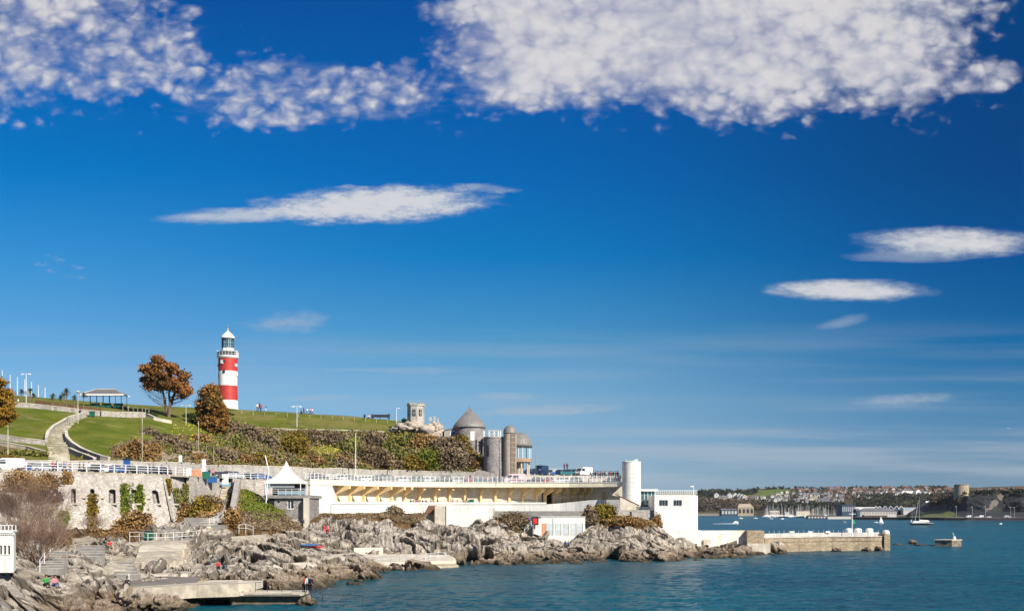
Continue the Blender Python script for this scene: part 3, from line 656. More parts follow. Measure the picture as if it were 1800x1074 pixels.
# roof deck (soffit)
bk = [PZ(x, edge(x)+(6+(22 if x < 1050 else 0)) if x < 1060 else edge(x)+(6-(x-1060)*.1), 0) for x in epx]; fr2 = [p+Vector((0, .2, 0)) for p in fe]
mb = MB(); n = len(epx)
mb.add([(p.x, p.y, 15.5) for p in fr2]+[(p.x, p.y, 15.5) for p in bk]+[(p.x, p.y, 16.46) for p in fr2]+[(p.x, p.y, 16.46) for p in bk],
       [(i, i+1, n+i+1, n+i) for i in range(n-1)]+[(2*n+i, 3*n+i, 3*n+i+1, 2*n+i+1) for i in range(n-1)]+[(n+i, n+i+1, 3*n+i+1, 3*n+i) for i in range(n-1)]+[(0, n, 3*n, 2*n), (n-1, 3*n-1, 4*n-1, 2*n-1)])
mb.build('roof_deck', WHITEC, t)
wx = [584, 610, 640, 680, 720, 760, 800, 850, 900, 930, 952]; mb = MB(); strip_wall(mb, [wallp(x) for x in wx], [11.3]*len(wx), [15.5]*len(wx), .5); mb.build('rear_wall', PANEL, t)
wx = [973, 985, 1000, 1015, 1030, 1045, 1058]; mb = MB(); strip_wall(mb, [wallp(x) for x in wx], [11.3]*len(wx), [15.5]*len(wx), .5); mb.build('rear_wall', PANEL, t)
mb = MB(); strip_wall(mb, [wallp(952)+Vector((0, 4, 0)), wallp(973)+Vector((0, 4, 0))], [11.3]*2, [15.5]*2, .4); mb.build('stair_recess', BRONZE, t)
fins = [586, 612, 636.5, 661, 685, 709.5, 735, 762, 788, 815, 843, 868.5, 893, 917, 941, 956, 971, 989, 1003, 1015.5, 1027, 1037.5, 1047, 1056]
for px in fins:
    w0 = wallp(px); w1 = wallp(px+4); tg = (Vector(w1[:2])-Vector(w0[:2])).normalized(); nn = Vector((tg.y, -tg.x))
    if nn.y > 0: nn = -nn
    if px < 965: nn = (nn+Vector((.42, 0))).normalized()
    reach = 4.4 if px < 980 else 2.4; reach = min(reach, (w0.y-edge(px)-.7)/max(.3, -nn.y))
    pr = [(0, 11.3), (.85, 11.3), (.85, 13.5), (reach, 14.75), (reach, 15.5), (0, 15.5)]
    poly = [(w0.x+nn.x*s_-tg.x*.24, w0.y+nn.y*s_-tg.y*.24, z) for s_, z in pr]
    mb = MB(); mb.slab(poly, (tg.x*.48, tg.y*.48, 0)); mb.build('bracket_pier', OCHRE, t)
# pairs of benches and dado line inside the bays
mb = MB(); wx = [588, 640, 700, 760, 800, 850, 900, 950]; strip_wall(mb, [wallp(x)+Vector((0, -.35, 0)) for x in wx], [11.3]*8, [12.35]*8, .2); mb.build('dado', mat('grey dado', (.50, .46, .38), .8), t)
# lower terrace wall
lx = [584, 610, 640, 680, 720, 760, 800, 850, 900, 960]; lw = [edgep(x)+Vector((0, -.9, 0)) for x in lx]
mb = MB(); strip_wall(mb, lw, [8.4]*len(lx), [11.22]*len(lx), .6); mb.build('terrace_wall', WHITEC, t)
mb = MB(); strip_wall(mb, [p+Vector((0, .5, 0)) for p in lw], [11.0]*len(lx), [11.34]*len(lx), 1.0); mb.build('dark_line', DARKM, t)  # dark strip along the gap between terrace wall and kerb
mb = MB(); strip_wall(mb, [p+Vector((0, .75, 0)) for p in lw], [11.3]*len(lx), [11.82]*len(lx), .4); mb.build('kerb', WHITEC, t)
mb = MB(); n = len(lx); mb.add([(p.x, p.y+.3, 11.32) for p in lw]+[(p.x, p.y+30, 11.32) for p in lw], [(i, i+1, n+i+1, n+i) for i in range(n-1)]); mb.build('terrace_floor', WHITEC, t)
rx = [960, 985, 1010, 1035, 1050, 1066, 1090]; rz = [11.35, 11.6, 11.95, 12.3, 12.4, 12.4, 12.4]; rw = [PZ(x, edge(x)-.9-(2 if x > 1050 else 0), 0) for x in rx]
mb = MB(); strip_wall(mb, rw, [9.0]*7, rz, .5); mb.build('stair_wall', WHITEC, t)
mb = MB(); mb.prism([(p.x, p.y+.5) for p in rw]+[(PX(1058,0,296).x, 296), (PX(965,0,283).x, 283)], 9, 11.36); mb.build('terrace_floor', WHITEC, t)
# closed white end wall
a, b = edgep(545), edgep(584); mb = MB(); mb.prism([(a.x, a.y), (b.x, b.y), (b.x, b.y+8), (a.x, a.y+8)], 9.0, 15.45); mb.build('end_wall', WHITEC, t)
# balcony end and handrails inside
mb = MB()
for x in (972, 985, 998, 1011, 1024, 1037, 1050): mb.tube(PZ(x, edge(x)+.5, 12), PZ(x, edge(x)+.5, 13.3), .04, n=4)
for z in (12.9, 13.3): mb.path([PZ(x, edge(x)+.5, z) for x in (972, 998, 1024, 1050)], .04, 4)
mb.build('handrail', BRONZE, t)
# --- promenade railings
def railing(label, px0, px1, step, h, rails, r=.045, zf=PZ0, dz=0., m=METW, back=.15, group='white promenade railings'):
    c = edgep((px0+px1)/2); t = thing('railing', label, 'railing', c, group)
    tot = [edgep(x, zf+dz, back) for x in np.linspace(px0, px1, max(2, int(abs(px1-px0)/10)))]
    L = [0]
    for a, b in zip(tot[:-1], tot[1:]): L.append(L[-1]+(b-a).length)
    n_ = int(L[-1]/step); at = lambda s_: Vector([np.interp(s_, L, [p[i] for p in tot]) for i in range(3)])
    pm = MB(); pm.box(-r*1.3, r*1.3, -r*1.3, r*1.3, 0, h+.06); me = pm.mesh('post', m)
    for i in range(n_+1):
        p = at(i*L[-1]/n_); o = bpy.data.objects.new('post', me); link(o, t); o.location = p-c
    for hz in rails:
        mb = MB(); mb.path([p+Vector((0, -.02, hz)) for p in tot], r, 4); mb.build('rail', m, t)
railing('white three-rail promenade railing above the stone bastion', -60, 336, 2.4, 1.45, (.55, 1.0, 1.45), .055)
railing('white railing between the stair head and the tent', 402, 466, 1.5, 1.2, (.4, .8, 1.2), .045)
railing('white close-posted railing along the pavilion roof edge', 537, 1097, 1.15, 1.3, (.35, .68, 1.0, 1.3), .045, dz=.15)
# --- signs and boards on the promenade edge
def board(name, x0, x1, y0, y1, m, label, cat, back=-.3, th=.15, legs=True):
    px = (x0+x1)/2; d_ = edge(px)+back; a = PX(x0, y1, d_); b = PX(x1, y0, d_); t = thing(name, label, cat, ((a.x+b.x)/2, d_, a.z))
    mb = MB(); mb.box(a.x, b.x, d_, d_+th, a.z, b.z); mb.build('panel', m, t)
    mb = MB(); mb.box(a.x-.04, b.x+.04, d_+th, d_+th+.06, a.z-.04, b.z+.04); mb.build('frame', METW if m is not WHITE else GREYM, t)
board('notice_board', 327, 336, 823, 836, WHITE, 'blank white panel fixed at the left end of the orange boards on the promenade', 'notice board')
board('hoarding', 336.5, 354, 825, 838, ORNG, 'orange brown boarded barrier on the promenade edge between two white panels', 'barrier', .2)
board('sign_pillar', 354.5, 361, 807, 836, WHITE, 'tall narrow white sign pillar beside the orange boards', 'sign', 0, .35)
board('notice_board', 390, 401, 833, 851, WHITE, 'white square panel at the head of the shaded stone stair', 'notice board')
board('equipment_box', 449, 460.5, 821, 842, GREYC, 'grey concrete utility block behind the railing left of the tent', 'utility box', 12, 2.)
board('notice_board', 314, 319.5, 800, 812, WHITE, 'small white sign on a post above the bastion corner', 'sign', 6)
# blue bin / kiosk items
mb = MB(); p = edgep(223, PZ0, 5); mb.obox(p, 1.0, .9, 2.6); mb.cur = 1; mb.obox(p+Vector((0, 0, 2.6)), 1.2, 1.1, .2)
mb.solo('telephone_box', [BLUEM, DARKM], 'tall blue cabinet behind the promenade railing above the bastion', 'cabinet', p)
p = edgep(362, PZ0-.4, -1.2); mb = MB(); mb.obox(p, 1.6, 1.0, 1.3, .2); mb.cur = 1; mb.obox(p+Vector((0, 0, 1.3)), 1.7, 1.1, .12, .2)
mb.solo('dinghy_box', [GREENM, BLUEM], 'green storage box at the foot of the tall white sign pillar', 'box', p)
p = edgep(371, PZ0-1.1, -1.5); mb = MB(); mb.obox(p, 2.2, 1.0, 1.2, .15); mb.cur = 1; mb.obox(p+Vector((0, 0, 1.2)), 2.3, 1.1, .1, .15)
mb.solo('storage_box', [BLUEM, GREYM], 'blue storage box beside the green one below the promenade rail', 'box', p)
# --- stone kiosk under the tent
d0 = 226.; xk = lambda px, d_=d0: (px-CX)*d_/F; zk = lambda py, d_=d0: CH-(py-HY)*d_/F
t = thing('stone_kiosk', 'square grey stone kiosk with a flat roof terrace under the white tent', 'kiosk', (xk(512), 230, zk(912)))
mb = MB(); x0, x1 = xk(482), xk(544.5); wy0, wy1 = d0, 237
win = (xk(505.5), xk(515.5), zk(893.5), zk(879)); z0, z1 = 7.2, zk(875.5)
for a, b, c, e in ((x0, win[0], z0, z1), (win[1], x1, z0, z1), (win[0], win[1], z0, win[2]), (win[0], win[1], win[3], z1)): mb.box(a, b, wy0, wy0+.4, c, e)
mb.box(x0, x0+.4, wy0+.4, wy1, z0, z1); mb.box(x1-.4, x1, wy0+.4, wy1, z0, z1); mb.box(x0+.4, x1-.4, wy1-.4, wy1, z0, z1)
mb.build('wall', LIMED, t)
mb = MB(); mb.box(xk(464), xk(546.5), d0-.6, 239, zk(875.5), zk(870)); mb.build('roof_slab', GREYC, t)
f_ = MB(); f_.box(win[0], win[1], wy0+.25, wy0+.3, win[2], win[3]); w_ = f_.build('window', GLASS, t)
f_ = MB(); cx_ = (win[0]+win[1])/2; f_.box(cx_-.06, cx_+.06, wy0+.1, wy0+.2, win[2], win[3]); f_.box(win[0]-.1, win[1]+.1, wy0-.08, wy0+.1, win[2]-.15, win[2]); f_.box(win[0], win[0]+.08, wy0+.1, wy0+.2, win[2], win[3]); f_.build('window_frame', METW, w_)
mb = MB(); mb.box(xk(470), xk(481.5), d0+1.2, d0+1.5, zk(894), zk(880)); mb.build('door', WHITE, t)
mb = MB(); mb.box(xk(468), xk(482), d0+1.5, d0+9, 7.5, zk(875.5)); mb.build('side_wall', LIMED, t)
mb = MB(); mb.box(xk(535.5), xk(545), d0-1.4, d0-.65, zk(942), zk(875)); mb.build('pillar', CONCL, t)
for px in (492, 534): mb = MB(); mb.obox((xk(px), d0-.2, zk(880.5)), .4, .3, .35); mb.build('wall_lamp', DARKM, t)
c = Vector((xk(505), d0-.4, zk(870))); t = thing('railing', 'low white railing round the kiosk roof terrace under the tent', 'railing', c)
for px in (466, 478, 489.5, 503, 513.5, 526, 537): mb = MB(); mb.tube((xk(px), d0-.4, c.z), (xk(px), d0-.4, c.z+1.25), .04, n=4); mb.build('post', METW, t)
for z in (.45, .85, 1.25): mb = MB(); mb.box(xk(465), xk(538), d0-.44, d0-.38, c.z+z-.035, c.z+z+.035); mb.build('rail', METW, t)
mb = MB(); mb.box(xk(489.5), xk(536), d0-.36, d0-.34, c.z+.1, c.z+.8); mb.build('glass_screen', GLASSB, t)
# tent
tx, ty = xk(503.5, 231), 231.; zr = zk(870); hw = 3.65; ze = zk(845, 228); zp_ = zk(810, 231)
t = thing('marquee_tent', 'white peaked marquee tent on the kiosk roof beside the railing', 'tent', (tx, ty, zr))
mb = MB(); rings = []; N_ = 10; M_ = 32
for i in range(N_+1):
    f_ = i/N_; hh = hw*(1-f_)**1.0; zz = ze+(zp_-ze)*(f_**1.75*.62+f_**5*.16+f_*.22); ring = []
    for k_ in range(M_):
        a_ = 2*math.pi*k_/M_; ca, sa = math.cos(a_), math.sin(a_); q = max(abs(ca), abs(sa)); rr_ = (1-f_*.5)/q+f_*.5; ring.append((tx+ca*hh*rr_, ty+sa*hh*rr_, zz))
    rings += ring
mb.add(rings, [(i*M_+k_, i*M_+(k_+1) % M_, (i+1)*M_+(k_+1) % M_, (i+1)*M_+k_) for i in range(N_) for k_ in range(M_)])
mb.build('canopy', WHITE, t, smooth=True)
mb = MB()
for sx_, sy_ in ((0, -1), (0, 1)): mb.box(tx-hw, tx+hw, ty+sy_*hw-.02, ty+sy_*hw+.02, ze-.55, ze+.03)
for s_ in (-1, 1): mb.box(tx+s_*hw-.02, tx+s_*hw+.02, ty-hw+.05, ty+hw-.05, ze-.55, ze+.03)
mb.build('valance', WHITE, t)
for sx_ in (-1, 1):
    for sy_ in (-1, 1): mb = MB(); mb.tube((tx+sx_*(hw-.1), ty+sy_*(hw-.1), zr), (tx+sx_*(hw-.1), ty+sy_*(hw-.1), ze), .09, n=6); mb.build('leg', METW, t)
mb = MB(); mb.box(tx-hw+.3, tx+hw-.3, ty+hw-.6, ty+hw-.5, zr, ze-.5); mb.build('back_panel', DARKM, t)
mb = MB(); mb.box(tx-hw+1.0, tx+hw-1.4, ty-hw+.5, ty-hw+.6, zr+1.55, ze-.62); mb.build('side_panel', GREYM, t)
mb = MB(); mb.box(tx-hw-.05, tx-hw+.9, ty-hw+.15, ty-hw+.2, zr+1.3, ze-.5); mb.build('window_panel', GLASSB, t)
# crooked flagpole
c = Vector((xk(467, 225), 225, zk(893, 225))); t = thing('flagpole', 'bent white flagpole leaning in front of the kiosk left of the tent', 'flagpole', c)
mb = MB(); mb.path([c, (xk(470, 225), 225, zk(845, 225)), (xk(472.5, 225), 225, zk(828, 225)), (xk(470, 225), 225, zk(817, 225)), (xk(466, 225), 225, zk(800, 225))], .11, 6); mb.build('pole', METW, t)
mb = MB(); mb.obox(c+Vector((0, 0, -.3)), .5, .5, .35); mb.build('base', CONC, t)
# --- white block under the terrace and its recess
d0 = 249.
xk = lambda px, d_=d0: (px-CX)*d_/F; zk = lambda py, d_=d0: CH-(py-HY)*d_/F
t = thing('terrace_block', 'blank white rendered terrace block projecting below the middle of the colonnade', 'building', (xk(815), 252, zk(925)))
mb = MB(); mb.box(xk(784.5), xk(866), d0, d0+9, 4.5, zk(887.5)); mb.build('wall', WHITEC, t)
mb = MB(); mb.box(xk(764), xk(784.3), d0+.3, d0+9, 4.5, zk(889)); mb.build('buttress', CONCL, t)
mb = MB(); mb.box(xk(737), xk(764), d0+5, d0+5.4, 4.5, zk(905)); mb.build('recess_wall', GREYC, t)
for i in range(8): mb = MB(); mb.box(xk(741+i), xk(763.6), d0+5.4-.55*0+.55*i*.6, d0+6.4+.55*i*.6, zk(905)+.27*i, zk(905)+.27*(i+1)); mb.build('step', BROWN, t)
mb = MB(); mb.prism([(xk(726), d0+1.5), (xk(737), d0+1.5), (xk(740), d0+9), (xk(726), d0+9)], 7.5, [zk(888)]*4); mb.build('side_wall', WHITEC, t)
mb = MB(); mb.box(xk(715), xk(737), d0+.8, d0+3, 5.5, zk(903)); mb.build('base_wall', LIME, t)
mb = MB(); mb.box(xk(768), xk(868), d0-1.6, d0-.02, 3.8, zk(925.5)); mb.build('plinth', GREYC, t)
mb = MB(); mb.box(xk(866.2), xk(869), d0+2, d0+9, 6.5, zk(893)); mb.build('side_fin', LIME, t)
t0 = thing('railing', 'thin grey railing in front of the recess under the terrace block', 'railing', (xk(755), d0-2.2, zk(938)))
for px in (738, 750, 762, 775, 787): mb = MB(); mb.tube((xk(px), d0-2.2, zk(938)), (xk(px), d0-2.2, zk(925)), .04, n=4); mb.build('post', METW, t0)
for py in (926, 931.5): mb = MB(); mb.tube((xk(722), d0-2.2, zk(py)), (xk(787), d0-2.2, zk(py)), .035, n=4); mb.build('rail', METW, t0)
p = Vector((xk(772), d0-1.9, zk(933.5))); mb = MB(); mb.obox(p, 1.3, .6, .9); mb.cur = 1; mb.obox(p+Vector((0, 0, .9)), 1.4, .7, .12)
mb.solo('litter_bin', [GREENM, DARKM], 'green bin behind the railing at the foot of the pale buttress', 'bin', p)
# --- grey wall behind the beach huts, huts block
d0 = 243.
t = thing('beach_huts', 'low white beach hut block with pale blue doors and one orange door on the rocks', 'beach hut', (xk(978, d0), d0, zk(942, d0)))
xa = lambda px: (px-CX)*d0/F; za = lambda py: CH-(py-HY)*d0/F
mb = MB(); mb.slab([(xa(925), d0, za(933)), (xa(951), d0, za(942)), (xa(951), d0, za(911)), (xa(946), d0, za(911))], (0, 3, 0)); mb.box(xa(951), xa(1028.5), d0, d0+6, za(956), za(908.5)); mb.build('wall', WHITEC, t)
mb = MB(); mb.box(xa(950), xa(1030), d0-.15, d0+6.2, za(908.5), za(907.6)); mb.build('roof_edge', WHITE, t)
for x0, x1, m in ((952.5, 959.5, ORNG), (960, 971.5, GLASSB), (976.5, 985.5, GLASSB), (989.5, 998.5, GLASSB), (1003.5, 1012, GLASSB), (1015.5, 1023.5, GLASSB)):
    o = MB(); o.box(xa(x0), xa(x1), d0-.06, d0+.02, za(941 if m is ORNG else 940), za(919.5)); dr = o.build('door', mat('pale blue door', (.50, .56, .57), .5) if m is GLASSB else m, t, label=None if m is GLASSB else 'orange wooden door')
    o = MB(); o.box(xa(x1)+.03, xa(x1)+.14, d0-.1, d0+.02, za(940), za(919)); o.build('door_frame', GREYC, dr)
mb = MB(); mb.box(xa(971.8), xa(972.4), d0-.1, d0+.02, za(941), za(911)); mb.build('downpipe', GREYC, t)
mb = MB(); mb.box(xk(868, 252), xk(1032, 252), 252, 253, 6, zk(898, 252)); mb.solo('grey_wall', GREYC, 'long grey concrete wall above the beach hut block', 'wall', (xk(950, 252), 252, 6.))
# red sign with a stair rail
p = Vector((xa(940), d0-.9, za(922.5))); t = thing('notice_board', 'red and dark notice board at the top of the stair beside the beach huts', 'sign', p)
mb = MB(); mb.box(xa(933.5), xa(946.5), d0-.8, d0-.7, za(922.5), za(907.5)); mb.build('panel', DARKM, t)
mb = MB(); mb.box(xa(937), xa(944), d0-.9, d0-.82, za(920), za(911)); mb.build('red_panel', REDM, t)
mb = MB(); mb.box(xa(938.5), xa(942.5), d0-.96, d0-.92, za(917), za(914.5)); mb.build('lettering', REDM, t)
t = thing('handrail', 'sloping white double handrail beside the stair left of the beach huts', 'handrail', (xa(930), d0-1.2, za(932)))
for dy_ in (0, 4): mb = MB(); mb.tube((xa(921), d0-1.2, za(932-dy_)), (xa(934), d0-1.2, za(919-dy_)), .05, n=4); mb.build('rail', METW, t)
for px, py in ((922, 932), (928, 926), (934, 920)): mb = MB(); mb.tube((xa(px), d0-1.2, za(py+4)), (xa(px), d0-1.2, za(py-5)), .04, n=4); mb.build('post', METW, t)
t = thing('stone_stair', 'short dark stair descending beside the white beach hut end wall', 'stairs', (xa(932), d0-.6, za(935)))
for i in range(9): mb = MB(); mb.box(xa(922+i*1.6), xa(925+i*1.6), d0-.9, d0-.05, za(940), za(935-i*1.7)); mb.build('step', GREYC, t)
# --- right-hand group
def XA(px, d): return (px-CX)*d/F
def ZA(py, d): return CH-(py-HY)*d/F
# ramp wall and stone wall right of the terrace
t = thing('ramp_wall', 'beige sloping ramp wall between the colonnade end and the round white tower', 'wall', (XA(1105, 258), 258, ZA(897, 258)))
mb = MB(); d = 258.; mb.slab([(XA(1090, d), d, ZA(897, d)), (XA(1125, d), d, ZA(897, d)), (XA(1125, d), d, ZA(889, d)), (XA(1090, d), d, ZA(873, d))], (0, .5, 0)); mb.build('wall', CONCL, t)
mb = MB(); mb.tube((XA(1081, d), d, ZA(868, d)), (XA(1124, d), d, ZA(888, d)), .12, n=5); mb.build('coping', BROWN, t)
mb = MB(); mb.slab([(XA(1058, 280), 280, ZA(879, 280)), (XA(1090, 268), 268, ZA(880, 268)), (XA(1090, 268), 268, ZA(873, 268)), (XA(1058, 280), 280, ZA(866, 280))], (.1, .4, 0)); mb.build('far_ramp', CONCL, t)
for k_ in range(5):
    mb = MB(); px = 1060+k_*6.5; dd = 280-(px-1058)*.37; mb.tube((XA(px, dd), dd, ZA(867+k_*1.5, dd)), (XA(px, dd), dd, ZA(861+k_*1.5, dd)), .05, n=4); mb.build('post', METW, t)
mb = MB(); mb.tube((XA(1058, 280), 280, ZA(860, 280)), (XA(1090, 268), 268, ZA(868, 268)), .05, n=4); mb.build('handrail', METW, t)
mb = MB(); mb.box(XA(1064, 255), XA(1156, 255), 255, 256, 4.5, ZA(896, 255)); mb.box(XA(1100, 255), XA(1157, 255), 256.1, 270, 4.5, ZA(896, 255)-.1)
mb.solo('stone_wall', LIME, 'pale grey stone wall above the right-hand rocks beside the white building', 'wall', (XA(1110, 255), 255, 5))
mb = MB(); mb.box(XA(1107.6, 255), XA(1110.4, 255), 254.9, 255.0, ZA(912, 255), ZA(899, 255)); mb.solo('doorway', DARKM, 'narrow dark slit doorway in the pale grey stone wall', 'doorway', (XA(1109, 255), 255, ZA(912, 255)))
# round tower
c = Vector((XA(1110, 264), 264, 9.5)); t = thing('round_tower', 'tall white banded cylindrical tower at the right end of the promenade', 'tower', c)
r_ = 16.2*264/F; top = ZA(813, 264); z = 9.5; i = 0
while z < top-.05:
    h = min(.98, top-z); b_ = MB(); b_.lathe((c.x, c.y, 0), [(r_-.05, z), (r_, z+.04), (r_, z+h-.06), (r_-.05, z+h-.02)], 40); b_.build('ring', WHITEC, t); z += .98; i += 1
b_ = MB(); b_.lathe((c.x, c.y, 0), [(r_-.07, 9.5), (r_-.07, top-.02)], 40); b_.build('core', CONCL, t)
b_ = MB(); b_.lathe((c.x, c.y, 0), [(r_+.06, top), (r_+.06, top+.2), (r_*.6, top+.35), (0, top+.38)], 40); b_.build('roof', WHITEC, t)
for dx_, s_ in ((-1.4, .25), (.4, .2), (1.0, .35)): b_ = MB(); b_.obox((c.x+dx_, c.y-.9, top+.2), s_*2, .5, .4+s_*.4); b_.build('vent', GREYM if s_ < .3 else WHITE, t)
# glass pavilion
d = 267.; t = thing('glass_pavilion', 'teal glazed pavilion with a flat white roof beside the round tower', 'pavilion', (XA(1139, d), d, ZA(889, d)))
mb = MB(); mb.box(XA(1124, d), XA(1155, d), d, d+8, ZA(889, d)-1.2, ZA(863, d)); gl = mb.build('glazing', GLASST, t)
mb = MB(); mb.box(XA(1122, d), XA(1156, d), d-.7, d+9, ZA(863, d), ZA(859.8, d)); mb.build('roof', WHITE, t)
for px in (1126.2, 1132.5, 1138.7, 1145, 1151): mb = MB(); mb.box(XA(px, d)-.06, XA(px, d)+.06, d-.1, d-.01, ZA(887, d), ZA(863, d)); mb.build('mullion', METW, t)
for py in (871, 879): mb = MB(); mb.box(XA(1126, d), XA(1151, d), d-.08, d-.02, ZA(py, d)-.05, ZA(py, d)+.05); mb.build('transom', GREYM, t)
mb = MB(); a, b, c_, e = XA(1134, d), XA(1143, d), ZA(886.5, d), ZA(878.5, d)
for q in ((a, b, c_, c_+.22), (a, b, e-.22, e), (a, a+.25, c_+.22, e-.22), (b-.25, b, c_+.22, e-.22)): mb.box(q[0], q[1], d-.35, d-.12, q[2], q[3])
mb.build('door_frame', WHITE, t)
mb = MB(); mb.box(XA(1122, 262), XA(1157, 262), 262, 262.4, ZA(897, 262), ZA(890.5, 262)); mb.solo('planter_wall', WHITEC, 'low white planter wall in front of the teal glass pavilion', 'planter', (XA(1139, 262), 262, ZA(897, 262)))
# white block building
d = 254.; x0, x1 = XA(1150.5, d), XA(1228, d); zb, zt_ = 3.0, ZA(870.5, d)
t = thing('white_building', 'plain white block building with two square windows and a rooftop railing', 'building', (XA(1190, d), d+4, zb))
cr = 1.2; mb = MB(); wn = [(XA(1158.3, d), XA(1174, d)), (XA(1183.5, d), XA(1198.5, d))]; wz0, wz1 = ZA(889, d), ZA(878.6, d)
mb.box(x0, x1-cr, d, d+.35, zb, wz0); mb.box(x0, x1-cr, d, d+.35, wz1, zt_)
for a, b in ((x0, wn[0][0]), (wn[0][1], wn[1][0]), (wn[1][1], x1-cr)): mb.box(a, b, d, d+.35, wz0, wz1)
mb.prism([(x1-cr-.001, d)]+[(x1-cr+cr*math.sin(a), d+cr-cr*math.cos(a)) for a in np.linspace(0.12, math.pi/2, 7)]+[(x1, d+12), (x1-cr-.001, d+12)], zb, zt_)
mb.box(x0, x0+.35, d+.35, d+12, zb, zt_); mb.box(x0+.35, x1-cr-.01, d+.36, d+12, zt_-.3, zt_-.02); mb.box(x0+.36, x1-cr-.01, d+11.6, d+12, zb, zt_-.31)
mb.build('wall', WHITEC, t)
mb = MB(); mb.box(x0-.05, x1-.6, d-.06, d+.3, zt_, zt_+.18); mb.build('coping', WHITE, t)
for a, b in wn:
    m = MB(); m.box(a, b, d+.22, d+.28, wz0, wz1); w_ = m.build('window', GLASS, t)
    m = MB(); m.box(a, b, d+.08, d+.2, wz0, wz0+.09); m.box(a, b, d+.08, d+.2, wz1-.09, wz1); m.box(a, a+.08, d+.08, d+.2, wz0+.09, wz1-.09); m.box(b-.08, b, d+.08, d+.2, wz0+.09, wz1-.09)
    for q in (.36, .66): m.box(a+(b-a)*q-.04, a+(b-a)*q+.04, d+.08, d+.2, wz0+.09, wz1-.09)
    m.build('window_frame', GREYM, w_); m = MB(); m.box(a-.1, b+.1, d-.1, d+.1, wz0-.12, wz0-.002); m.build('sill', WHITE, w_)
mb = MB(); mb.box(XA(1167, d), XA(1172, d), d-.04, d, ZA(912, d), ZA(899, d)); mb.build('faint_panel', WHITE, t)
c = Vector((XA(1190, d), d, zt_+.18)); t2 = thing('railing', 'white rooftop railing along the top of the plain white block building', 'railing', c)
pm = MB(); pm.box(-.045, .045, -.045, .045, 0, 1.0); me = pm.mesh('post', METW)
for px in np.linspace(1152, 1225, 24):
    o = bpy.data.objects.new('post', me); link(o, t2); o.location = Vector((XA(px, d), d+.1, c.z))-c
for h in (.35, .65, .97): mb = MB(); mb.box(x0, XA(1226, d), d+.03, d+.1, c.z+h-.035, c.z+h+.035); mb.build('rail', METW, t2)
# lamp on the roof
t2 = thing('street_lamp', 'small white rooftop lamp at the right corner of the white block building', 'lamp', (XA(1222, d), d+3, zt_))
mb = MB(); mb.tube((XA(1223, d), d+3, zt_), (XA(1223, d), d+3, ZA(855, d)), .06, n=5); mb.build('pole', METW, t2)
mb = MB(); mb.obox((XA(1220.5, d), d+3, ZA(855, d)), .8, .3, .22); mb.build('lamp_head', WHITE, t2)
# lower white wall in front and the long wall to the sea pool
t = thing('sea_wall', 'long bleached white sea wall running right from the foot of the white building', 'sea wall', (XA(1250, 258), 258, 1))
mb = MB(); mb.box(XA(1160, 252), XA(1232, 252), 251.6, 253.9, 1.5, ZA(931.5, 252)); mb.build('wall', WHITEC, t)
mb = MB(); mb.prism([(XA(1190, 256), 255.2), (XA(1313, 260), 260), (XA(1313, 262), 262), (XA(1190, 258), 259)], 0, ZA(932.3, 257.5)); mb.build('wall', mat('bleached sea wall', (.70, .67, .58), .8, .1, .7, c2=(.52, .46, .34), streak=.5), t)
mb = MB(); mb.box(XA(1240, 257.5)-.6, XA(1249, 257.5), 256.2, 256.75, ZA(957, 257), ZA(947.5, 257)); mb.build('buttress', CONCL, t)
mb = MB(); mb.box(XA(1313, 258), XA(1343, 258), 257.6, 262, .2, ZA(932.2, 258)); mb.build('wall', PIERS, t)
mb = MB(); mb.box(XA(1313, 257), XA(1353, 257), 256.3, 257.55, -.3, ZA(955, 257)); mb.build('landing', CONCL, t)
t = thing('sea_pool_wall', 'curved buff stone sea wall of the round bathing pool with a pale parapet', 'sea wall', (XA(1450, 285), 285, 0))
ppx = [(1344, 262), (1352, 264), (1380, 268.5), (1420, 273), (1460, 276), (1500, 277.5), (1530, 278), (1550, 279.5), (1557, 282)]
W_ = [PZ(px, dd, 0) for px, dd in ppx]; n = len(W_)
for z0_, z1_, off in ((-.8, .75, .0), (.77, 1.5, .12), (1.52, 2.3, .24), (2.32, 3.35, .10)):
    mb = MB(); strip_wall(mb, [p+Vector((0, off, 0)) for p in W_], [z0_]*n, [z1_]*n, 2.2); mb.build('stone_course', PIERS, t)
mb = MB(); strip_wall(mb, [p+Vector((0, -.12, 0)) for p in W_], [3.36]*n, [3.55]*n, 2.8); mb.build('coping', CONCL, t)
W2 = [p+Vector((0, 5, 0)) for p in W_]; mb = MB(); strip_wall(mb, W2, [3.2]*n, [4.35]*n, .4); mb.build('parapet', mat('weathered grey parapet', (.42, .42, .40), .85, .15, .5, streak=.5), t)
mb = MB(); n2 = len(W_); mb.add([(p.x, p.y+1, 3.52) for p in W_]+[(p.x, p.y+22, 3.52) for p in W_], [(i, i+1, n2+i+1, n2+i) for i in range(n2-1)]); mb.build('walkway', CONCL, t)
for px in (1392, 1424, 1455): mb = MB(); q = PZ(px, 281, 4.55); mb.obox(q+Vector((0, 0, -.2)), 1.1, .6, .35); mb.build('lamp_box', WHITE, t)
pm = MB(); pm.tube((0, 0, 0), (0, 0, 1.0), .035, n=4); me = pm.mesh('post', METW)
for px in np.linspace(1352, 1552, 24):
    q = PZ(px, float(np.interp(px, [a for a, b in ppx], [b for a, b in ppx]))+7, 4.0); o = bpy.data.objects.new('post', me); link(o, t); o.location = q-root_org(t)
mb = MB(); mb.box(XA(1553, 280), XA(1563, 280), 279.3, 284, -.6, ZA(938, 280)); mb.build('end_pier', PIERS, t)
mb = MB(); strip_wall(mb, [PZ(1345, 259.5, 0), PZ(1356, 261.5, 0)], [-.5]*2, [3.3]*2, 1.2); mb.build('buttress', PIERS, t)
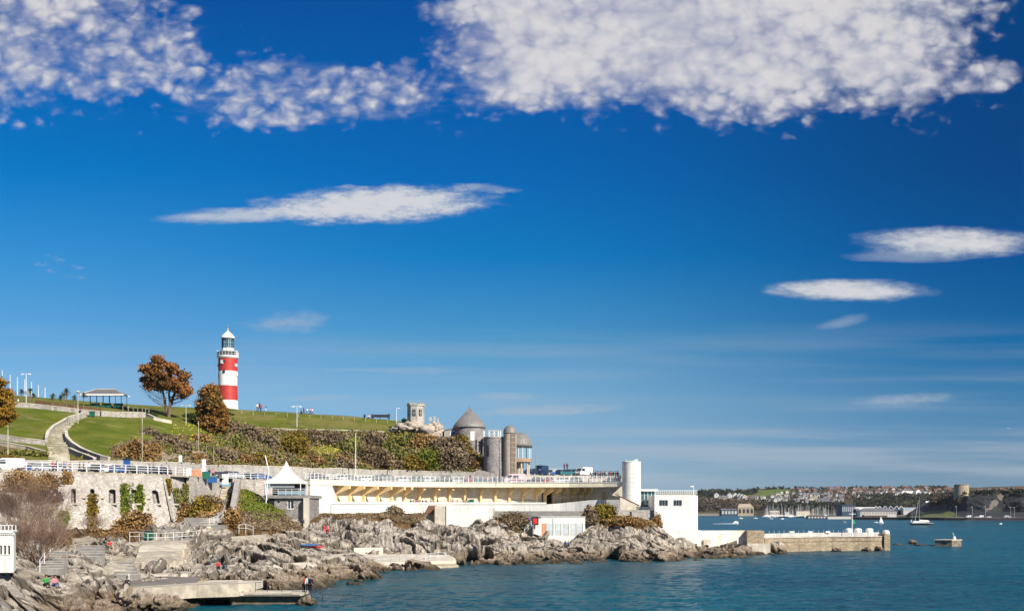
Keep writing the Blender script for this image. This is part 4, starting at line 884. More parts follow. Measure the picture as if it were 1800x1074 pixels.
for i, px in enumerate((1492, 1508, 1528)):
    c = PZ(px, 284, 3.55); mb = MB(); mb.lathe(c, [(.95, 0), (.95, 1.5), (.8, 1.75), (0, 1.9)], 18)
    mb.solo('pool_shelter', WHITE, ['small round white kiosk left of the white mast on the pool wall', 'round white kiosk just right of the mast on the pool wall', 'round white kiosk midway between the mast and the pool wall end'][i], 'kiosk', c, 'round white kiosks on the pool wall')
c = PZ(1557.5, 281, ZA(938, 280)); mb = MB(); mb.lathe(c, [(.85, 0), (.85, .5), (.6, .85), (0, 1.0)], 18); mb.solo('capped_bollard', WHITEC, 'round white capped bollard at the very end of the pool wall', 'bollard', c)
c = PZ(1498, 280, 3.55); t = thing('signal_mast', 'white signal mast with a crossarm on the bathing pool wall', 'mast', c)
mb = MB(); mb.tube(c, (c.x, c.y, ZA(899, 280)), .13, .08, 6); mb.build('pole', METW, t)
mb = MB(); mb.box(XA(1492, 280), XA(1504, 280), c.y-.05, c.y+.05, ZA(903.5, 280), ZA(902.6, 280)); mb.build('crossarm', METW, t)
fz = ZA(912, 280); mb = MB(); mb.slab([(c.x+.12, c.y, fz), (c.x+.55, c.y+.1, fz-.3), (c.x+.75, c.y, fz-1.1), (c.x+.35, c.y, fz-1.2), (c.x+.12, c.y, fz-.9)], (0, .04, 0)); mb.solo('green_flag', mat('green flag cloth', (.02, .30, .08), .7), 'small green flag hanging from the white mast on the pool wall', 'flag', (c.x+.12, c.y, fz))
# beacon block
c = Vector((XA(1668, 312), 312, -1)); t = thing('harbour_beacon', 'low concrete block in the sea carrying a tilted green marker', 'beacon', c)
mb = MB(); mb.prism([(XA(1648, 309), 311), (XA(1672, 309), 308.5), (XA(1690, 311), 311), (XA(1668, 313), 315)], -1, ZA(949.5, 310)); mb.build('block', mat('dark weathered block', (.20, .17, .12), .9, .3, 1, streak=.6), t)
mb = MB(); mb.prism([(XA(1646.5, 309), 311), (XA(1672, 308.6), 308.1), (XA(1691.5, 311), 311), (XA(1668, 313), 315.5)], ZA(949.4, 310), ZA(947.8, 310)); mb.build('cap', CONCL, t)
zc = ZA(947.8, 311); mb = MB(); mb.lathe((XA(1677.5, 311), 311, 0), [(.42, zc), (.42, zc+.75), (0, zc+.85)], 12); mb.build('drum', WHITE, t)
mb = MB(); mb.tube((XA(1677.5, 311), 311, zc+.8), (XA(1674.5, 311), 311, ZA(936, 311)), .07, n=5); mb.build('pole', METW, t)
x_ = XA(1675, 311); mb = MB(); mb.slab([(x_-.5, 311, ZA(935, 311)), (x_+.55, 311, ZA(935.5, 311)), (x_+.2, 311, ZA(939, 311))], (0, .25, 0)); mb.build('topmark', GREENM, t)
# loose rocks (displaced lumps)
def lump(rx, ry, rz, seed, n=30, rough=.35):
    th = np.linspace(0, np.pi, n); ph = np.linspace(0, 2*np.pi, n*2, endpoint=False); T, Pp = np.meshgrid(th, ph, indexing='ij')
    P = np.stack([np.sin(T)*np.cos(Pp), np.sin(T)*np.sin(Pp), np.cos(T)], -1); Q = P+seed*3.7
    W_, X_, H_, _d = worley(Q*2.1); rr_ = 1+fbm(Q, 1.1, 4, .6)*rough*.8+(H_-.5)*.35-np.clip(1-(X_-W_)/.15, 0, 1)*.08
    P = P*rr_[..., None]*np.array([rx, ry, rz]); i = np.arange(n*n*2).reshape(n, n*2); j = np.roll(i, -1, 1)
    f = np.stack([i[:-1], j[:-1], j[1:], i[1:]], -1).reshape(-1, 4); return P.reshape(-1, 3), f[:, ::-1]
def rock(px, py_base, w, h, dpt, seed, label, mat_=ROCKM, d=None, name='rock', cat='rock', group='rocks off the pool wall'):
    d = d or (CH+.3)*F/(py_base-HY); c = PX(px, py_base, d); V_, f = lump(w*d/F/2, dpt/2, h*d/F, seed); me = mesh_arr(name, V_, f); me.materials.append(mat_)
    o = bpy.data.objects.new(name, me); link(o); o.location = c; tag(o, label, cat, group); return o
rock(1580, 959, 26, 4, 6, 1, 'flat weedy rock next to the end of the pool wall'); rock(1605, 957, 14, 8, 5, 2, 'pointed brown rock, tallest of the reef between wall and beacon')
rock(1618, 960, 26, 4, 6, 3, 'low ledge right of the pointed reef rock'); rock(1640, 961, 20, 3, 4, 4, 'last low rock before the beacon block')
rock(1593, 965, 9, 3, 3, 5, 'small isolated rock in the water in front of the reef'); rock(1356, 974, 14, 3, 3, 12, 'tiny wave-washed rock below the pool stair', d=256)
rock(1523, 970, 14, 9, 4, 6, 'brown boulder against the foot of the pool wall, left of the pair', d=274); rock(1545, 969, 14, 8, 4, 7, 'brown boulder against the foot of the pool wall end', d=275)
rock(1470, 968, 18, 6, 3, 8, 'weedy boulder below the middle of the pool wall', d=272); rock(1362, 968, 34, 16, 8, 9, 'ribbed rock slope at the start of the pool wall', d=262)
rock(1196, 965, 52, 17, 9, 10, 'big grey pointed boulder in front of the white building', d=247.5, group='boulders by the white building'); rock(1176, 967, 26, 10, 7, 11, 'dark rounded boulder left of the big grey one', d=245, group='boulders by the white building')
# --- hilltop group
# octagonal turret
c = PZ(731, 300, ZA(741, 300)-1.5); t = thing('stone_turret', 'octagonal crenellated limestone turret on the hilltop outcrop', 'turret', c)
r_ = 15.6*300/F; zt_ = ZA(713.5, 300); a0 = R(22.5-8); oc = lambda r, z, a0=a0: [(c.x+r*math.cos(a0+k_*math.pi/4), c.y+r*math.sin(a0+k_*math.pi/4), z) for k_ in range(8)]
mb = MB()
def octring(mb, r0, z0, r1, z1, cap=True): mb.add(oc(r0, z0)+oc(r1, z1), [(k_, (k_+1) % 8, 8+(k_+1) % 8, 8+k_) for k_ in range(8)]+([tuple(range(7, -1, -1)), tuple(range(8, 16))] if cap else []))
octring(mb, r_*1.0, c.z, r_*.97, zt_); mb.build('wall', LIMEL, t)
mb = MB(); octring(mb, r_*1.06, zt_+.01, r_*1.06, zt_+.28); mb.build('cornice', CONCL, t)
for k_ in range(8):
    for s_ in (.2, .5, .8):
        A, B = Vector(oc(r_, 0)[k_]), Vector(oc(r_, 0)[(k_+1) % 8]); q = A.lerp(B, s_); mb = MB(); mb.obox((q.x, q.y, zt_+.29), .32, .3, .38, math.atan2(B.y-A.y, B.x-A.x)); mb.build('merlon', LIMEL, t)
for k_ in (4, 5, 6):
    A, B = Vector(oc(r_, 0)[k_]), Vector(oc(r_, 0)[(k_+1) % 8]); q = A.lerp(B, .5); an = math.atan2(B.y-A.y, B.x-A.x); nrm = (Vector((q.x, q.y))-Vector((c.x, c.y))).normalized()
    mb = MB(); mb.obox((q.x+nrm.x*.02, q.y+nrm.y*.02, ZA(732, 300)), .85, .08, 1.75, an); w_ = mb.build('window', GLASS, t)
    mb = MB(); mb.obox((q.x+nrm.x*.07, q.y+nrm.y*.07, ZA(732, 300)), .08, .06, 1.75, an); mb.obox((q.x+nrm.x*.07, q.y+nrm.y*.07, ZA(732, 300)+.8), .85, .06, .08, an); mb.build('window_frame', CONCL, w_)
OUTC = stonewall('outcrop stone', (.52, .45, .37), (.40, .34, .28), .8, .3)
for px, py, w, h, dp, sd_, lb in ((722, 753, 44, 12, 8, 21, 'pale rock outcrop directly under the stone turret'), (755, 762, 48, 17, 8, 22, 'bulky pale ruined masonry lump right of the stone turret'), (700, 757, 34, 7, 6, 23, 'low pale rock spur trailing left from the turret'), (768, 758, 26, 14, 6, 24, 'broken masonry knob at the right end of the ruined wall')):
    rock(px, py, w, h, dp, sd_, lb, OUTC, d=299, name='rock_outcrop', cat='outcrop', group='pale outcrops by the turret')
for i, (px, py, w, h) in enumerate(((757, 741, 5, 8), (764, 741, 3.5, 10), (770, 744, 3, 9))):
    mb = MB(); mb.obox(PX(px, py, 299), w*.15, .6, h*.15); mb.solo('broken_pier', LIMEL, ['squat broken stone pier on the ruined wall, nearest the turret', 'tallest thin broken stone pier on the ruined wall', 'last thin stone pier at the right end of the ruined wall'][i], 'stone pier', PX(px, py, 299), 'broken piers on the ruined wall')
# conical-roofed tower
c = Vector((XA(825.5, 298), 298, 20)); t = thing('conical_tower', 'round grey stone tower with a steep conical slate roof', 'tower', c)
r_ = 26.5*298/F; ze = ZA(752, 298); mb = MB(); mb.lathe((c.x, c.y, 0), [(r_*1.04, 19), (r_, 24), (r_, ze)], 40); mb.build('wall', LIMED, t)
mb = MB(); mb.lathe((c.x, c.y, 0), [(r_*1.05, ze-.12), (r_*1.10, ze+.1), (r_*1.04, ze+.75), (r_*.93, ze+1.3)], 40); mb.build('eaves', LEAD, t)
ap = ZA(717, 298); mb = MB(); mb.lathe((c.x, c.y, 0), [(r_*.93, ze+1.3), (.1, ap)], 40); rf = mb.build('roof', LEAD, t)
for k_ in range(28):
    a_ = 2*math.pi*k_/28; mb = MB(); mb.tube((c.x+r_*.94*math.cos(a_), c.y+r_*.94*math.sin(a_), ze+1.3), (c.x+.12*math.cos(a_), c.y+.12*math.sin(a_), ap), .05, .03, 4); mb.build('roof_seam', LEAD, rf)
mb = MB(); mb.lathe((c.x, c.y, 0), [(.18, ap-.1), (.2, ap+.2), (.05, ap+.35), (.04, ap+.9)], 10); mb.build('finial', LEAD, rf)
a_ = math.atan2(-1, .22); mb = MB(); mb.obox((c.x+(r_+.01)*math.cos(a_), c.y+(r_+.01)*math.sin(a_), ZA(775.5, 298)), 1.05, .15, 2.35, a_+math.pi/2); mb.build('window', WHITE, t)
# arched annex
d = 297.; t = thing('arched_annex', 'small white-trimmed annex with an arched window left of the conical tower', 'annex', (XA(791, d), d, ZA(770, d)))
mb = MB(); mb.prism([(XA(781, d), d), (XA(803, d), d), (XA(803, d), d+5), (XA(781, d), d+5)], ZA(775, d), [ZA(757, d), ZA(752, d), ZA(752, d), ZA(757, d)]); mb.build('wall', LIMEL, t)
arc = lambda r, z0: [(XA(797, d)-r, d, z0)]+[(XA(797, d)-r*math.cos(q), d, ZA(763, d)+r*math.sin(q)) for q in np.linspace(0, math.pi, 9)]+[(XA(797, d)+r, d, z0)]
mb = MB(); mb.slab([(x, y-.12, z) for x, y, z in arc(1.0, ZA(767, d))], (0, .1, 0)); w_ = mb.build('window_surround', WHITE, t)
mb = MB(); mb.slab([(x, y-.2, z) for x, y, z in arc(.65, ZA(767, d))], (0, .07, 0)); mb.build('window', GLASS, w_)
mb = MB(); mb.slab([(XA(780, d), d-.2, ZA(755.5, d)), (XA(803, d), d-.2, ZA(750.5, d)), (XA(803, d), d-.2, ZA(752, d)), (XA(780, d), d-.2, ZA(757, d))][::-1], (0, 5.6, 0)); mb.build('roof', LEAD, t)
# pergola terrace to the right
d = 292.; t = thing('roof_pergola', 'white open framed pergola between the conical tower and the slender domed tower', 'pergola', (XA(865, d), d, ZA(771, d)))
for px in (851, 860, 869, 876, 880): mb = MB(); mb.box(XA(px, d)-.16, XA(px, d)+.16, d, d+.3, ZA(775, d), ZA(757, d)); mb.build('post', WHITEC, t)
for px0, px1, py in ((858, 880, 756), (858, 872, 762)): mb = MB(); mb.box(XA(px0, d), XA(px1, d), d-.05, d+.35, ZA(py+1.6, d), ZA(py, d)); mb.build('beam', CONCL, t)
mb = MB(); mb.slab([(XA(861, d), d+.1, ZA(769, d)), (XA(869, d), d+.1, ZA(758, d)), (XA(871, d), d+.1, ZA(758, d)), (XA(863, d), d+.1, ZA(769, d))], (0, .2, 0)); mb.build('brace', CONCL, t)
mb = MB(); mb.box(XA(848, d), XA(884, d), d+2.5, d+7, 16.6, ZA(768, d)); mb.build('wall', LIMED, t)
# stone drum
c = Vector((XA(870.5, 284), 284, 16.5)); t = thing('stone_drum', 'squat round grey stone drum tower between the conical tower and the domed tower', 'tower', c)
r_ = 20.5*284/F; zt_ = ZA(770, 284); mb = MB(); mb.lathe((c.x, c.y, 0), [(r_, 16.3), (r_, zt_)], 40); mb.build('wall', LIMED, t)
mb = MB(); mb.lathe((c.x, c.y, 0), [(r_+.08, zt_), (r_+.08, zt_+.25), (0, zt_+.3)], 40); mb.build('coping', CONC, t)
a_ = math.atan2(-1, -.75); mb = MB(); mb.obox((c.x+(r_-.05)*math.cos(a_), c.y+(r_-.05)*math.sin(a_), ZA(803, 284)), .55, .2, 2.9, a_+math.pi/2); mb.build('window', GLASS, t)
a_ = math.atan2(-1, .62); mb = MB(); mb.obox((c.x+(r_-.02)*math.cos(a_), c.y+(r_-.02)*math.sin(a_), 18), .8, .15, 2.4, a_+math.pi/2); mb.build('door', GREYC, t)
mb = MB(); mb.box(XA(868, 281.4), XA(892, 281.4), 281.4, 288, 16.4, ZA(812, 281.4)); mb.build('low_wing', LIMED, t)
# domed slender tower
c = Vector((XA(896.5, 281.5), 281.5, 16.5)); t = thing('domed_tower', 'slender beige round tower with a lead dome and a brown glazed strip', 'tower', c)
r_ = 11.3*281.5/F; zt_ = ZA(762, 281.5); mb = MB(); mb.lathe((c.x, c.y, 0), [(r_, 16.3), (r_, zt_)], 32); mb.build('wall', mat('beige ashlar', (.46, .39, .30), .8, .12, .8, streak=.3), t)
mb = MB(); mb.lathe((c.x, c.y, 0), [(r_*1.06, zt_), (r_*1.08, zt_+.2)]+[(r_*1.05*math.cos(q), zt_+.25+1.85*math.sin(q)) for q in np.linspace(0, math.pi/2, 9)], 32); dm = mb.build('dome', LEAD, t, smooth=True)
mb = MB(); mb.lathe((c.x, c.y, 0), [(.07, zt_+2.0), (.05, zt_+2.6)], 8); mb.build('finial', LEAD, dm)
mb = MB(); mb.lathe((c.x, c.y, 0), [(r_+.05, 17), (r_+.05, zt_-.1)], 10, R(-88), R(-32)); mb.build('glazed_strip', BRONZE, t)
for k_ in range(9): mb = MB(); z = 18+k_*1.25; mb.lathe((c.x, c.y, 0), [(r_+.1, z), (r_+.1, z+.09)], 10, R(-88), R(-32)); mb.build('transom', CONC, t)
# glazed rotunda
c = Vector((XA(912.5, 285), 285, 16.5)); t = thing('glazed_rotunda', 'glazed rotunda with a ribbed quarter-dome roof at the right end of the building group', 'rotunda', c)
r_ = 21.8*285/F; z0_, z1_ = ZA(806, 285), ZA(785, 285); za_ = ZA(760.5, 285)
mb = MB(); mb.lathe((c.x, c.y, 0), [(r_*1.04*math.cos(q), z1_+(za_-z1_)*math.sin(q)) for q in np.linspace(0, math.pi/2*.98, 10)], 40); rf = mb.build('roof', LEAD, t, smooth=True)
for k_ in range(24):
    a_ = 2*math.pi*k_/24; mb = MB(); mb.path([(c.x+r_*1.05*math.cos(q)*math.cos(a_), c.y+r_*1.05*math.cos(q)*math.sin(a_), z1_+(za_-z1_)*math.sin(q)+.03) for q in np.linspace(0, 1.4, 5)], .04, 4); mb.build('roof_rib', LEAD, rf)
mb = MB(); mb.lathe((c.x, c.y, 0), [(r_*.97, z0_), (r_*.97, z1_-.02)], 40); mb.build('glazing', GLASSB, t)
mb = MB(); mb.lathe((c.x, c.y, 0), [(r_*1.06, z1_-.25), (r_*1.06, z1_-.01)], 40); mb.build('gutter', DARKM, t)
for k_ in range(18): a_ = 2*math.pi*(k_+.3)/18; mb = MB(); mb.obox((c.x+r_*.99*math.cos(a_), c.y+r_*.99*math.sin(a_), z0_), .12, .12, z1_-z0_-.2, a_); mb.build('mullion', METW if k_ % 3 else DARKM, t)
mb = MB(); mb.lathe((c.x, c.y, 0), [(r_*.8, z0_-1.0), (r_*1.02, z0_-.9), (r_*1.02, z0_)], 40); mb.build('sill_band', mat('tan band', (.34, .24, .16), .8), t)
mb = MB(); mb.lathe((c.x, c.y, 0), [(r_*.36, 16.4), (r_*.36, z0_-.98)], 20); mb.build('core', CONCL, t)
for a_ in (-2.2, -1.35, -.6, .2, 1.2, 2.2, 3.1): mb = MB(); mb.tube((c.x+r_*.8*math.cos(a_), c.y+r_*.8*math.sin(a_), 16.4), (c.x+r_*.8*math.cos(a_), c.y+r_*.8*math.sin(a_), z0_-.98), .22, n=8); mb.build('column', CONCL, t)
t = thing('balustrade', 'pale stone balustrade posts in front of the rotunda', 'balustrade', (XA(928, 282), 282, 16.5))
for px in (922, 926, 930, 934, 938, 942, 946): mb = MB(); mb.obox((XA(px, 282), 282, 16.4), .25, .25, 2.2); mb.build('post', CONCL, t)
mb = MB(); mb.box(XA(920, 282), XA(948, 282), 281.8, 282.2, 18.6, 18.8); mb.build('rail', CONCL, t)
# --- lighthouse
d = 300.; c = Vector((XA(400.5, d), d, ZA(719.5, d))); t = thing('lighthouse', 'red and white banded lighthouse standing on the grassy hilltop', 'lighthouse', c)
s_ = d/F
def band(y0, y1, r0, r1, m): mb = MB(); mb.lathe((c.x, c.y, 0), [(r0*s_, ZA(y0, d)), (r1*s_, ZA(y1, d))], 72); return mb.build('tower_band', m, t)
band(719.5, 704, 18.0, 17.0, WHITE); band(704, 678.3, 16.95, 16.3, RED); band(678.3, 653, 16.3, 16.35, WHITE); band(653, 630.5, 16.35, 16.5, RED)
mb = MB(); zz = [ZA(y, d) for y in (631, 629.5, 627.5, 626, 625.5)]; mb.lathe((c.x, c.y, 0), [(16.6*s_, zz[0]), (18.2*s_, zz[1]), (19.0*s_, zz[2]), (19.0*s_, zz[3]), (11*s_, zz[4])], 48); mb.build('gallery', WHITE, t)
g_ = thing
for k_ in range(20):
    a_ = 2*math.pi*k_/20; mb = MB(); mb.tube((c.x+18*s_*math.cos(a_), c.y+18*s_*math.sin(a_), ZA(626, d)), (c.x+18*s_*math.cos(a_), c.y+18*s_*math.sin(a_), ZA(619, d)), .04, n=4); mb.build('gallery_post', METW, t)
for y_ in (622.5, 619): mb = MB(); mb.lathe((c.x, c.y, 0), [(17.9*s_, ZA(y_, d)), (18.1*s_, ZA(y_, d)), (18.1*s_, ZA(y_-.4, d)), (17.9*s_, ZA(y_-.4, d)), (17.9*s_, ZA(y_, d))], 32); mb.build('gallery_rail', METW, t)
mb = MB(); mb.lathe((c.x, c.y, 0), [(11*s_, ZA(626, d)), (10.6*s_, ZA(612, d))], 8, R(10), R(370)); mb.build('lantern_base', WHITE, t)
for a_ in (3.3, -.1): mb = MB(); mb.obox((c.x+16*s_*math.cos(a_), c.y+16*s_*math.sin(a_)-.3, ZA(626, d)), .5, .5, 1.35, 0); mb.build('chimney', WHITE, t)
mb = MB(); mb.lathe((c.x, c.y, 0), [(9.6*s_, ZA(612, d)), (9.6*s_, ZA(594.5, d))], 8, R(10), R(370)); lg = mb.build('lantern_glass', GLASSB, t)
for k_ in range(8):
    a_ = R(10)+k_*math.pi/4; ex, ey = c.x+9.9*s_*math.cos(a_), c.y+9.9*s_*math.sin(a_); mb = MB(); mb.tube((ex, ey, ZA(612, d)), (ex, ey, ZA(594.5, d)), .11, n=4); mb.build('glazing_bar', DARKM, lg)
    a2 = a_+math.pi/8; ex, ey = c.x+9.1*s_*math.cos(a2), c.y+9.1*s_*math.sin(a2); mb = MB(); mb.tube((ex, ey, ZA(612, d)), (ex, ey, ZA(594.5, d)), .07, n=4); mb.build('glazing_bar', DARKM, lg)
for y_ in (611, 606, 600): mb = MB(); mb.lathe((c.x, c.y, 0), [(9.95*s_, ZA(y_, d)), (9.95*s_, ZA(y_-.9, d))], 8, R(10), R(370)); mb.build('glazing_bar', DARKM, lg)
mb = MB(); mb.lathe((c.x, c.y, 0), [(12.0*s_, ZA(595, d)), (12.2*s_, ZA(593.6, d)), (9.2*s_, ZA(589, d)), (5.2*s_, ZA(585.5, d)), (1.6*s_, ZA(582.4, d)), (1.2*s_, ZA(580.5, d))], 16); rf = mb.build('roof', WHITE, t)
mb = MB(); mb.lathe((c.x, c.y, 0), [(0, ZA(581, d)), (1.8*s_, ZA(579.5, d)), (1.8*s_, ZA(578.5, d)), (.5*s_, ZA(577, d)), (.3*s_, ZA(571, d))], 12); mb.build('finial', mat('gilt metal', (.5, .3, .15), .4), rf)
mb = MB(); mb.obox((c.x, c.y, ZA(575, d)), 1.0, .06, .1); mb.build('weather_vane', DARKM, rf)
for ang, y0, y1, w in ((-1.95, 641, 634.5, .75), (-1.72, 638.5, 634.5, .5), (-1.72, 657, 652.5, .55), (3.4, 645, 640, .8), (-.35, 645, 640, .8), (3.4, 664, 657.5, .9), (3.35, 684, 677, .8), (-.2, 661, 655, .9)):
    rr_ = 16.5*s_; mb = MB(); mb.obox((c.x+rr_*math.cos(ang), c.y+rr_*math.sin(ang), ZA(y1+5, d) if False else ZA(y0, d)), w, .35, (y0-y1)*s_, ang+math.pi/2); mb.build('window', GLASS if ang > -1.9 and ang < -1 else GREYM if ang > 1 else WHITE, t)
# ------------------------------------------------------------------ hill features
def hitH(px, py): return HILL.hit(px, py)
def hill_wall(label, pts, h, th, m=LIME, group=None, low=.8):
    P = [hitH(px, py) for px, py in pts]; c = P[len(P)//2].copy(); t = thing('garden_wall', label, 'wall', c, group)
    mb = MB(); strip_wall(mb, P, [p.z-low for p in P], [p.z+h for p in P], th); mb.build('wall', m, t)
    mb = MB(); strip_wall(mb, [p+Vector((0, -.06, 0)) for p in P], [p.z+h for p in P], [p.z+h+.13 for p in P], th+.12); mb.build('coping', CONCL, t); return t
hill_wall('long pale garden wall along the top of the left lawn', [(18, 715), (60, 718), (110, 723.5), (150, 728), (178, 731)], .95, .5)
hill_wall('pale wall bending round behind the upper end of the right lawn', [(178, 732), (205, 733), (232, 733.5), (256, 734)], 1.1, .5)
hill_wall('low pale wall slanting down the slope towards the big pine', [(257, 733), (270, 738), (285, 742), (302, 745)], .7, .6, CONCL)
hill_wall('tall curved pale wall hugging the left side of the lawn staircase', [(152, 734), (138, 738), (122, 743), (106, 750), (92, 758), (82, 768), (79, 779)], 1.15, .5)
hill_wall('low wall at the bottom of the left lawn running to the staircase', [(-60, 766), (0, 773), (40, 779), (78, 783)], .95, .5)
hill_wall('lower path wall sloping down to the foot of the staircase', [(-60, 774), (0, 783), (45, 791), (86, 803)], .7, .5, CONC)
hill_wall('dark curved wall on the shaded right side of the staircase', [(113, 766), (115, 777), (124, 787), (140, 797), (158, 805), (176, 811), (190, 816)], 1.05, .5)
hill_wall('short grey wall forking off the foot of the staircase', [(120, 796), (135, 803), (150, 808), (164, 815)], .9, .5, LIMED)
hill_wall('long low stone wall crossing the hill above the scrub', [(430, 751), (470, 755), (520, 757), (580, 758), (640, 759.5), (690, 762)], .35, .4, LIMEL)
t = thing('lawn_staircase', 'broad curved flight of pale stone steps between the two lawns', 'stairs', hitH(100, 785))
sc_pts = [(738, 133, 14), (744, 122, 18), (750, 113, 22), (756, 106, 26), (762, 101, 28), (770, 98, 34), (780, 99, 38), (790, 103, 34), (800, 104, 32)]
ys = np.arange(738, 803, 3.8)
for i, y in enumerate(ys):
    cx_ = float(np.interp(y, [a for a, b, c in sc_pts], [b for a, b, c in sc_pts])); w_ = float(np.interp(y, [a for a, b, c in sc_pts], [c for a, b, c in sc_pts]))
    p = hitH(cx_, y); mb = MB(); mb.obox(p+Vector((0, 0, -.9)), w_*p.y/F, .62, 1.16); mb.m[1] = 1; mb.build('step', [CONC, CONCL], t)  # paler tread over darker riser puts the step shading into the colour
t = thing('stone_steps', 'lowest straight steps at the foot of the lawn staircase by the promenade', 'stairs', hitH(104, 806))
for i, y in enumerate((801, 804, 807, 810)): p = hitH(104, y); mb = MB(); mb.obox(p+Vector((0, 0, -.8)), 3.6, 1.0, 1.0); mb.build('step', CONCL, t)
# shelter
p0 = hitH(186, 716); d = p0.y; zb = p0.z; c = Vector((XA(185, d), d, zb)); t = thing('promenade_shelter', 'open Victorian seafront shelter with a hipped slate roof and green benches', 'shelter', c)
hw, hd = 37.5*d/F, 2.4; ze = ZA(694.5, d); zr_ = ZA(684, d)
mb = MB(); a = [(c.x-hw, d-hd, ze), (c.x+hw, d-hd, ze), (c.x+hw, d+hd, ze), (c.x-hw, d+hd, ze), (c.x-hw*.45, d, zr_), (c.x+hw*.45, d, zr_)]
mb.add(a, [(0, 1, 5, 4), (1, 2, 5), (2, 3, 4, 5), (3, 0, 4), (3, 2, 1, 0)]); mb.build('roof', SLATE, t)
mb = MB(); mb.box(c.x-hw-.05, c.x+hw+.05, d-hd-.06, d-hd, ze-.3, ze+.05); mb.box(c.x-hw-.05, c.x-hw, d-hd, d+hd, ze-.3, ze+.05); mb.box(c.x+hw, c.x+hw+.05, d-hd, d+hd, ze-.3, ze+.05); mb.build('gutter_board', WHITE, t)
mb = MB(); mb.tube((c.x-hw*.45, d, zr_), (c.x+hw*.45, d, zr_), .09, n=5); mb.tube((c.x-hw, d-hd, ze+.05), (c.x-hw*.45, d, zr_), .08, n=5); mb.tube((c.x+hw, d-hd, ze+.05), (c.x+hw*.45, d, zr_), .08, n=5); mb.build('ridge', CONCL, t)
for fx in (-.86, -.55, -.25, .05, .35, .62, .88):
    for sy_ in (-1, 1): mb = MB(); mb.tube((c.x+hw*fx, d+sy_*(hd-.35), zb-.3), (c.x+hw*fx, d+sy_*(hd-.35), ze-.05), .07, n=6); mb.build('post', DARKM, t)
for fx in (-.5, .05, .6): mb = MB(); mb.box(c.x+hw*(fx-.22), c.x+hw*(fx+.22), d-.3, d+.3, zb+.0, zb+.45); mb.box(c.x+hw*(fx-.22), c.x+hw*(fx+.22), d+.2, d+.28, zb+.45, zb+1.05); mb.build('bench', GREENM, t)
mb = MB(); mb.box(c.x-hw*.9, c.x+hw*.9, d+hd-.5, d+hd-.42, zb-.2, zb+.55); mb.build('back_panel', GREENM, t)
# fences
def fence(label, pts, h, n_, m, rails=(1.,), name='fence', r=.05):
    P = [hitH(px, py) for px, py in pts]; c = P[0].copy(); t = thing(name, label, 'fence', c); L = [0]
    for a, b in zip(P[:-1], P[1:]): L.append(L[-1]+(b-a).length)
    at = lambda s_: Vector([np.interp(s_, L, [p[i] for p in P]) for i in range(3)]); pm = MB(); pm.box(-r, r, -r, r, -.3, h); me = pm.mesh('post', m)
    for i in range(n_): o = bpy.data.objects.new('post', me); link(o, t); o.location = at(L[-1]*i/(n_-1))-c
    for f_ in rails: mb = MB(); mb.path([at(s_)+Vector((0, 0, h*f_)) for s_ in np.linspace(0, L[-1], 10)], r*.6, 4); mb.build('rail', m, t)
fence('close brown paling fence in front of the cordyline palms', [(62, 712), (90, 716), (115, 719), (150, 724), (178, 727)], 1.25, 64, BROWN, (.2, .85), 'paling_fence', .07)
fence('thin post and wire fence across the skyline meadow right of the lighthouse', [(405, 727), (470, 731), (560, 736), (640, 741), (700, 746)], 1.1, 16, CONC, (.9,), 'wire_fence', .05)
fence('short run of thin posts between the shelter and the big pine', [(216, 722), (232, 723), (250, 725), (262, 727)], 1.2, 7, CONC, (.9,), 'wire_fence', .05)
# ------------------------------------------------------------------ plants
def leafquads(C, s, rs, flat=0., elong=1.):
    n = len(C); a = rs.normal(size=(n, 3)); a /= np.linalg.norm(a, axis=1)[:, None]+1e-9; b = rs.normal(size=(n, 3)); b -= (a*b).sum(1)[:, None]*a; b /= np.linalg.norm(b, axis=1)[:, None]+1e-9
    if flat: a[:, 2] *= 1-flat; b[:, 2] *= 1-flat
    ss = (s*(.6+.8*rs.random(n)))[:, None]; a = a*ss*elong; b = b*ss*.8
    V_ = np.stack([C-a-b, C+a-b*.6, C+a*1.1+b, C-a*.7+b], 1).reshape(-1, 3); return V_, np.arange(n*4).reshape(n, 4)
def foliage_obj(C, s, m, name, parent, org, rs, flat=0., elong=1.):
    V_, f = leafquads(C, s, rs, flat, elong); me = mesh_arr(name, V_-np.array(org), f); me.materials.append(m)
    o = bpy.data.objects.new(name, me); link(o, parent); return o
G_OL = matleaf('olive leaves', [(.075, .08, .02), (.17, .17, .04), (.28, .26, .07)]); G_BR = matleaf('bright green leaves', [(.06, .08, .012), (.13, .155, .018), (.23, .24, .045)])
B_PU = matleaf('purple brown twigs', [(.085, .06, .036), (.19, .14, .085), (.30, .235, .15)]); B_RU = matleaf('rusty bracken', [(.11, .06, .022), (.27, .155, .055), (.39, .26, .11)])
B_TA = matleaf('tan bramble', [(.10, .065, .035), (.20, .14, .08), (.32, .25, .16)]); Y_GO = matleaf('golden shrub', [(.09, .055, .012), (.20, .14, .02), (.27, .22, .03)])
P_RU = matleaf('rusty pine needles', [(.05, .055, .02), (.16, .075, .025), (.32, .13, .04), (.42, .20, .06)], .35); P_OR = matleaf('orange cypress', [(.10, .06, .012), (.26, .14, .015), (.38, .22, .03)], .8)
G_DK = matleaf('dark green needles', [(.015, .03, .01), (.035, .055, .015), (.07, .09, .025)]); IVY = matleaf('ivy', [(.05, .08, .01), (.12, .16, .015), (.24, .26, .03)], .8)
P_MX = matleaf('mixed rusty green needles', [(.05, .055, .016), (.13, .09, .025), (.27, .125, .03), (.35, .18, .05)], .4)
BARK = mat('bark', (.16, .11, .075), .9, .25, 3); TWIG = mat('bare twigs', (.19, .12, .08), .9, .3, 2); TWIGP = mat('pale bare twigs', (.30, .22, .16), .9, .3, 2)
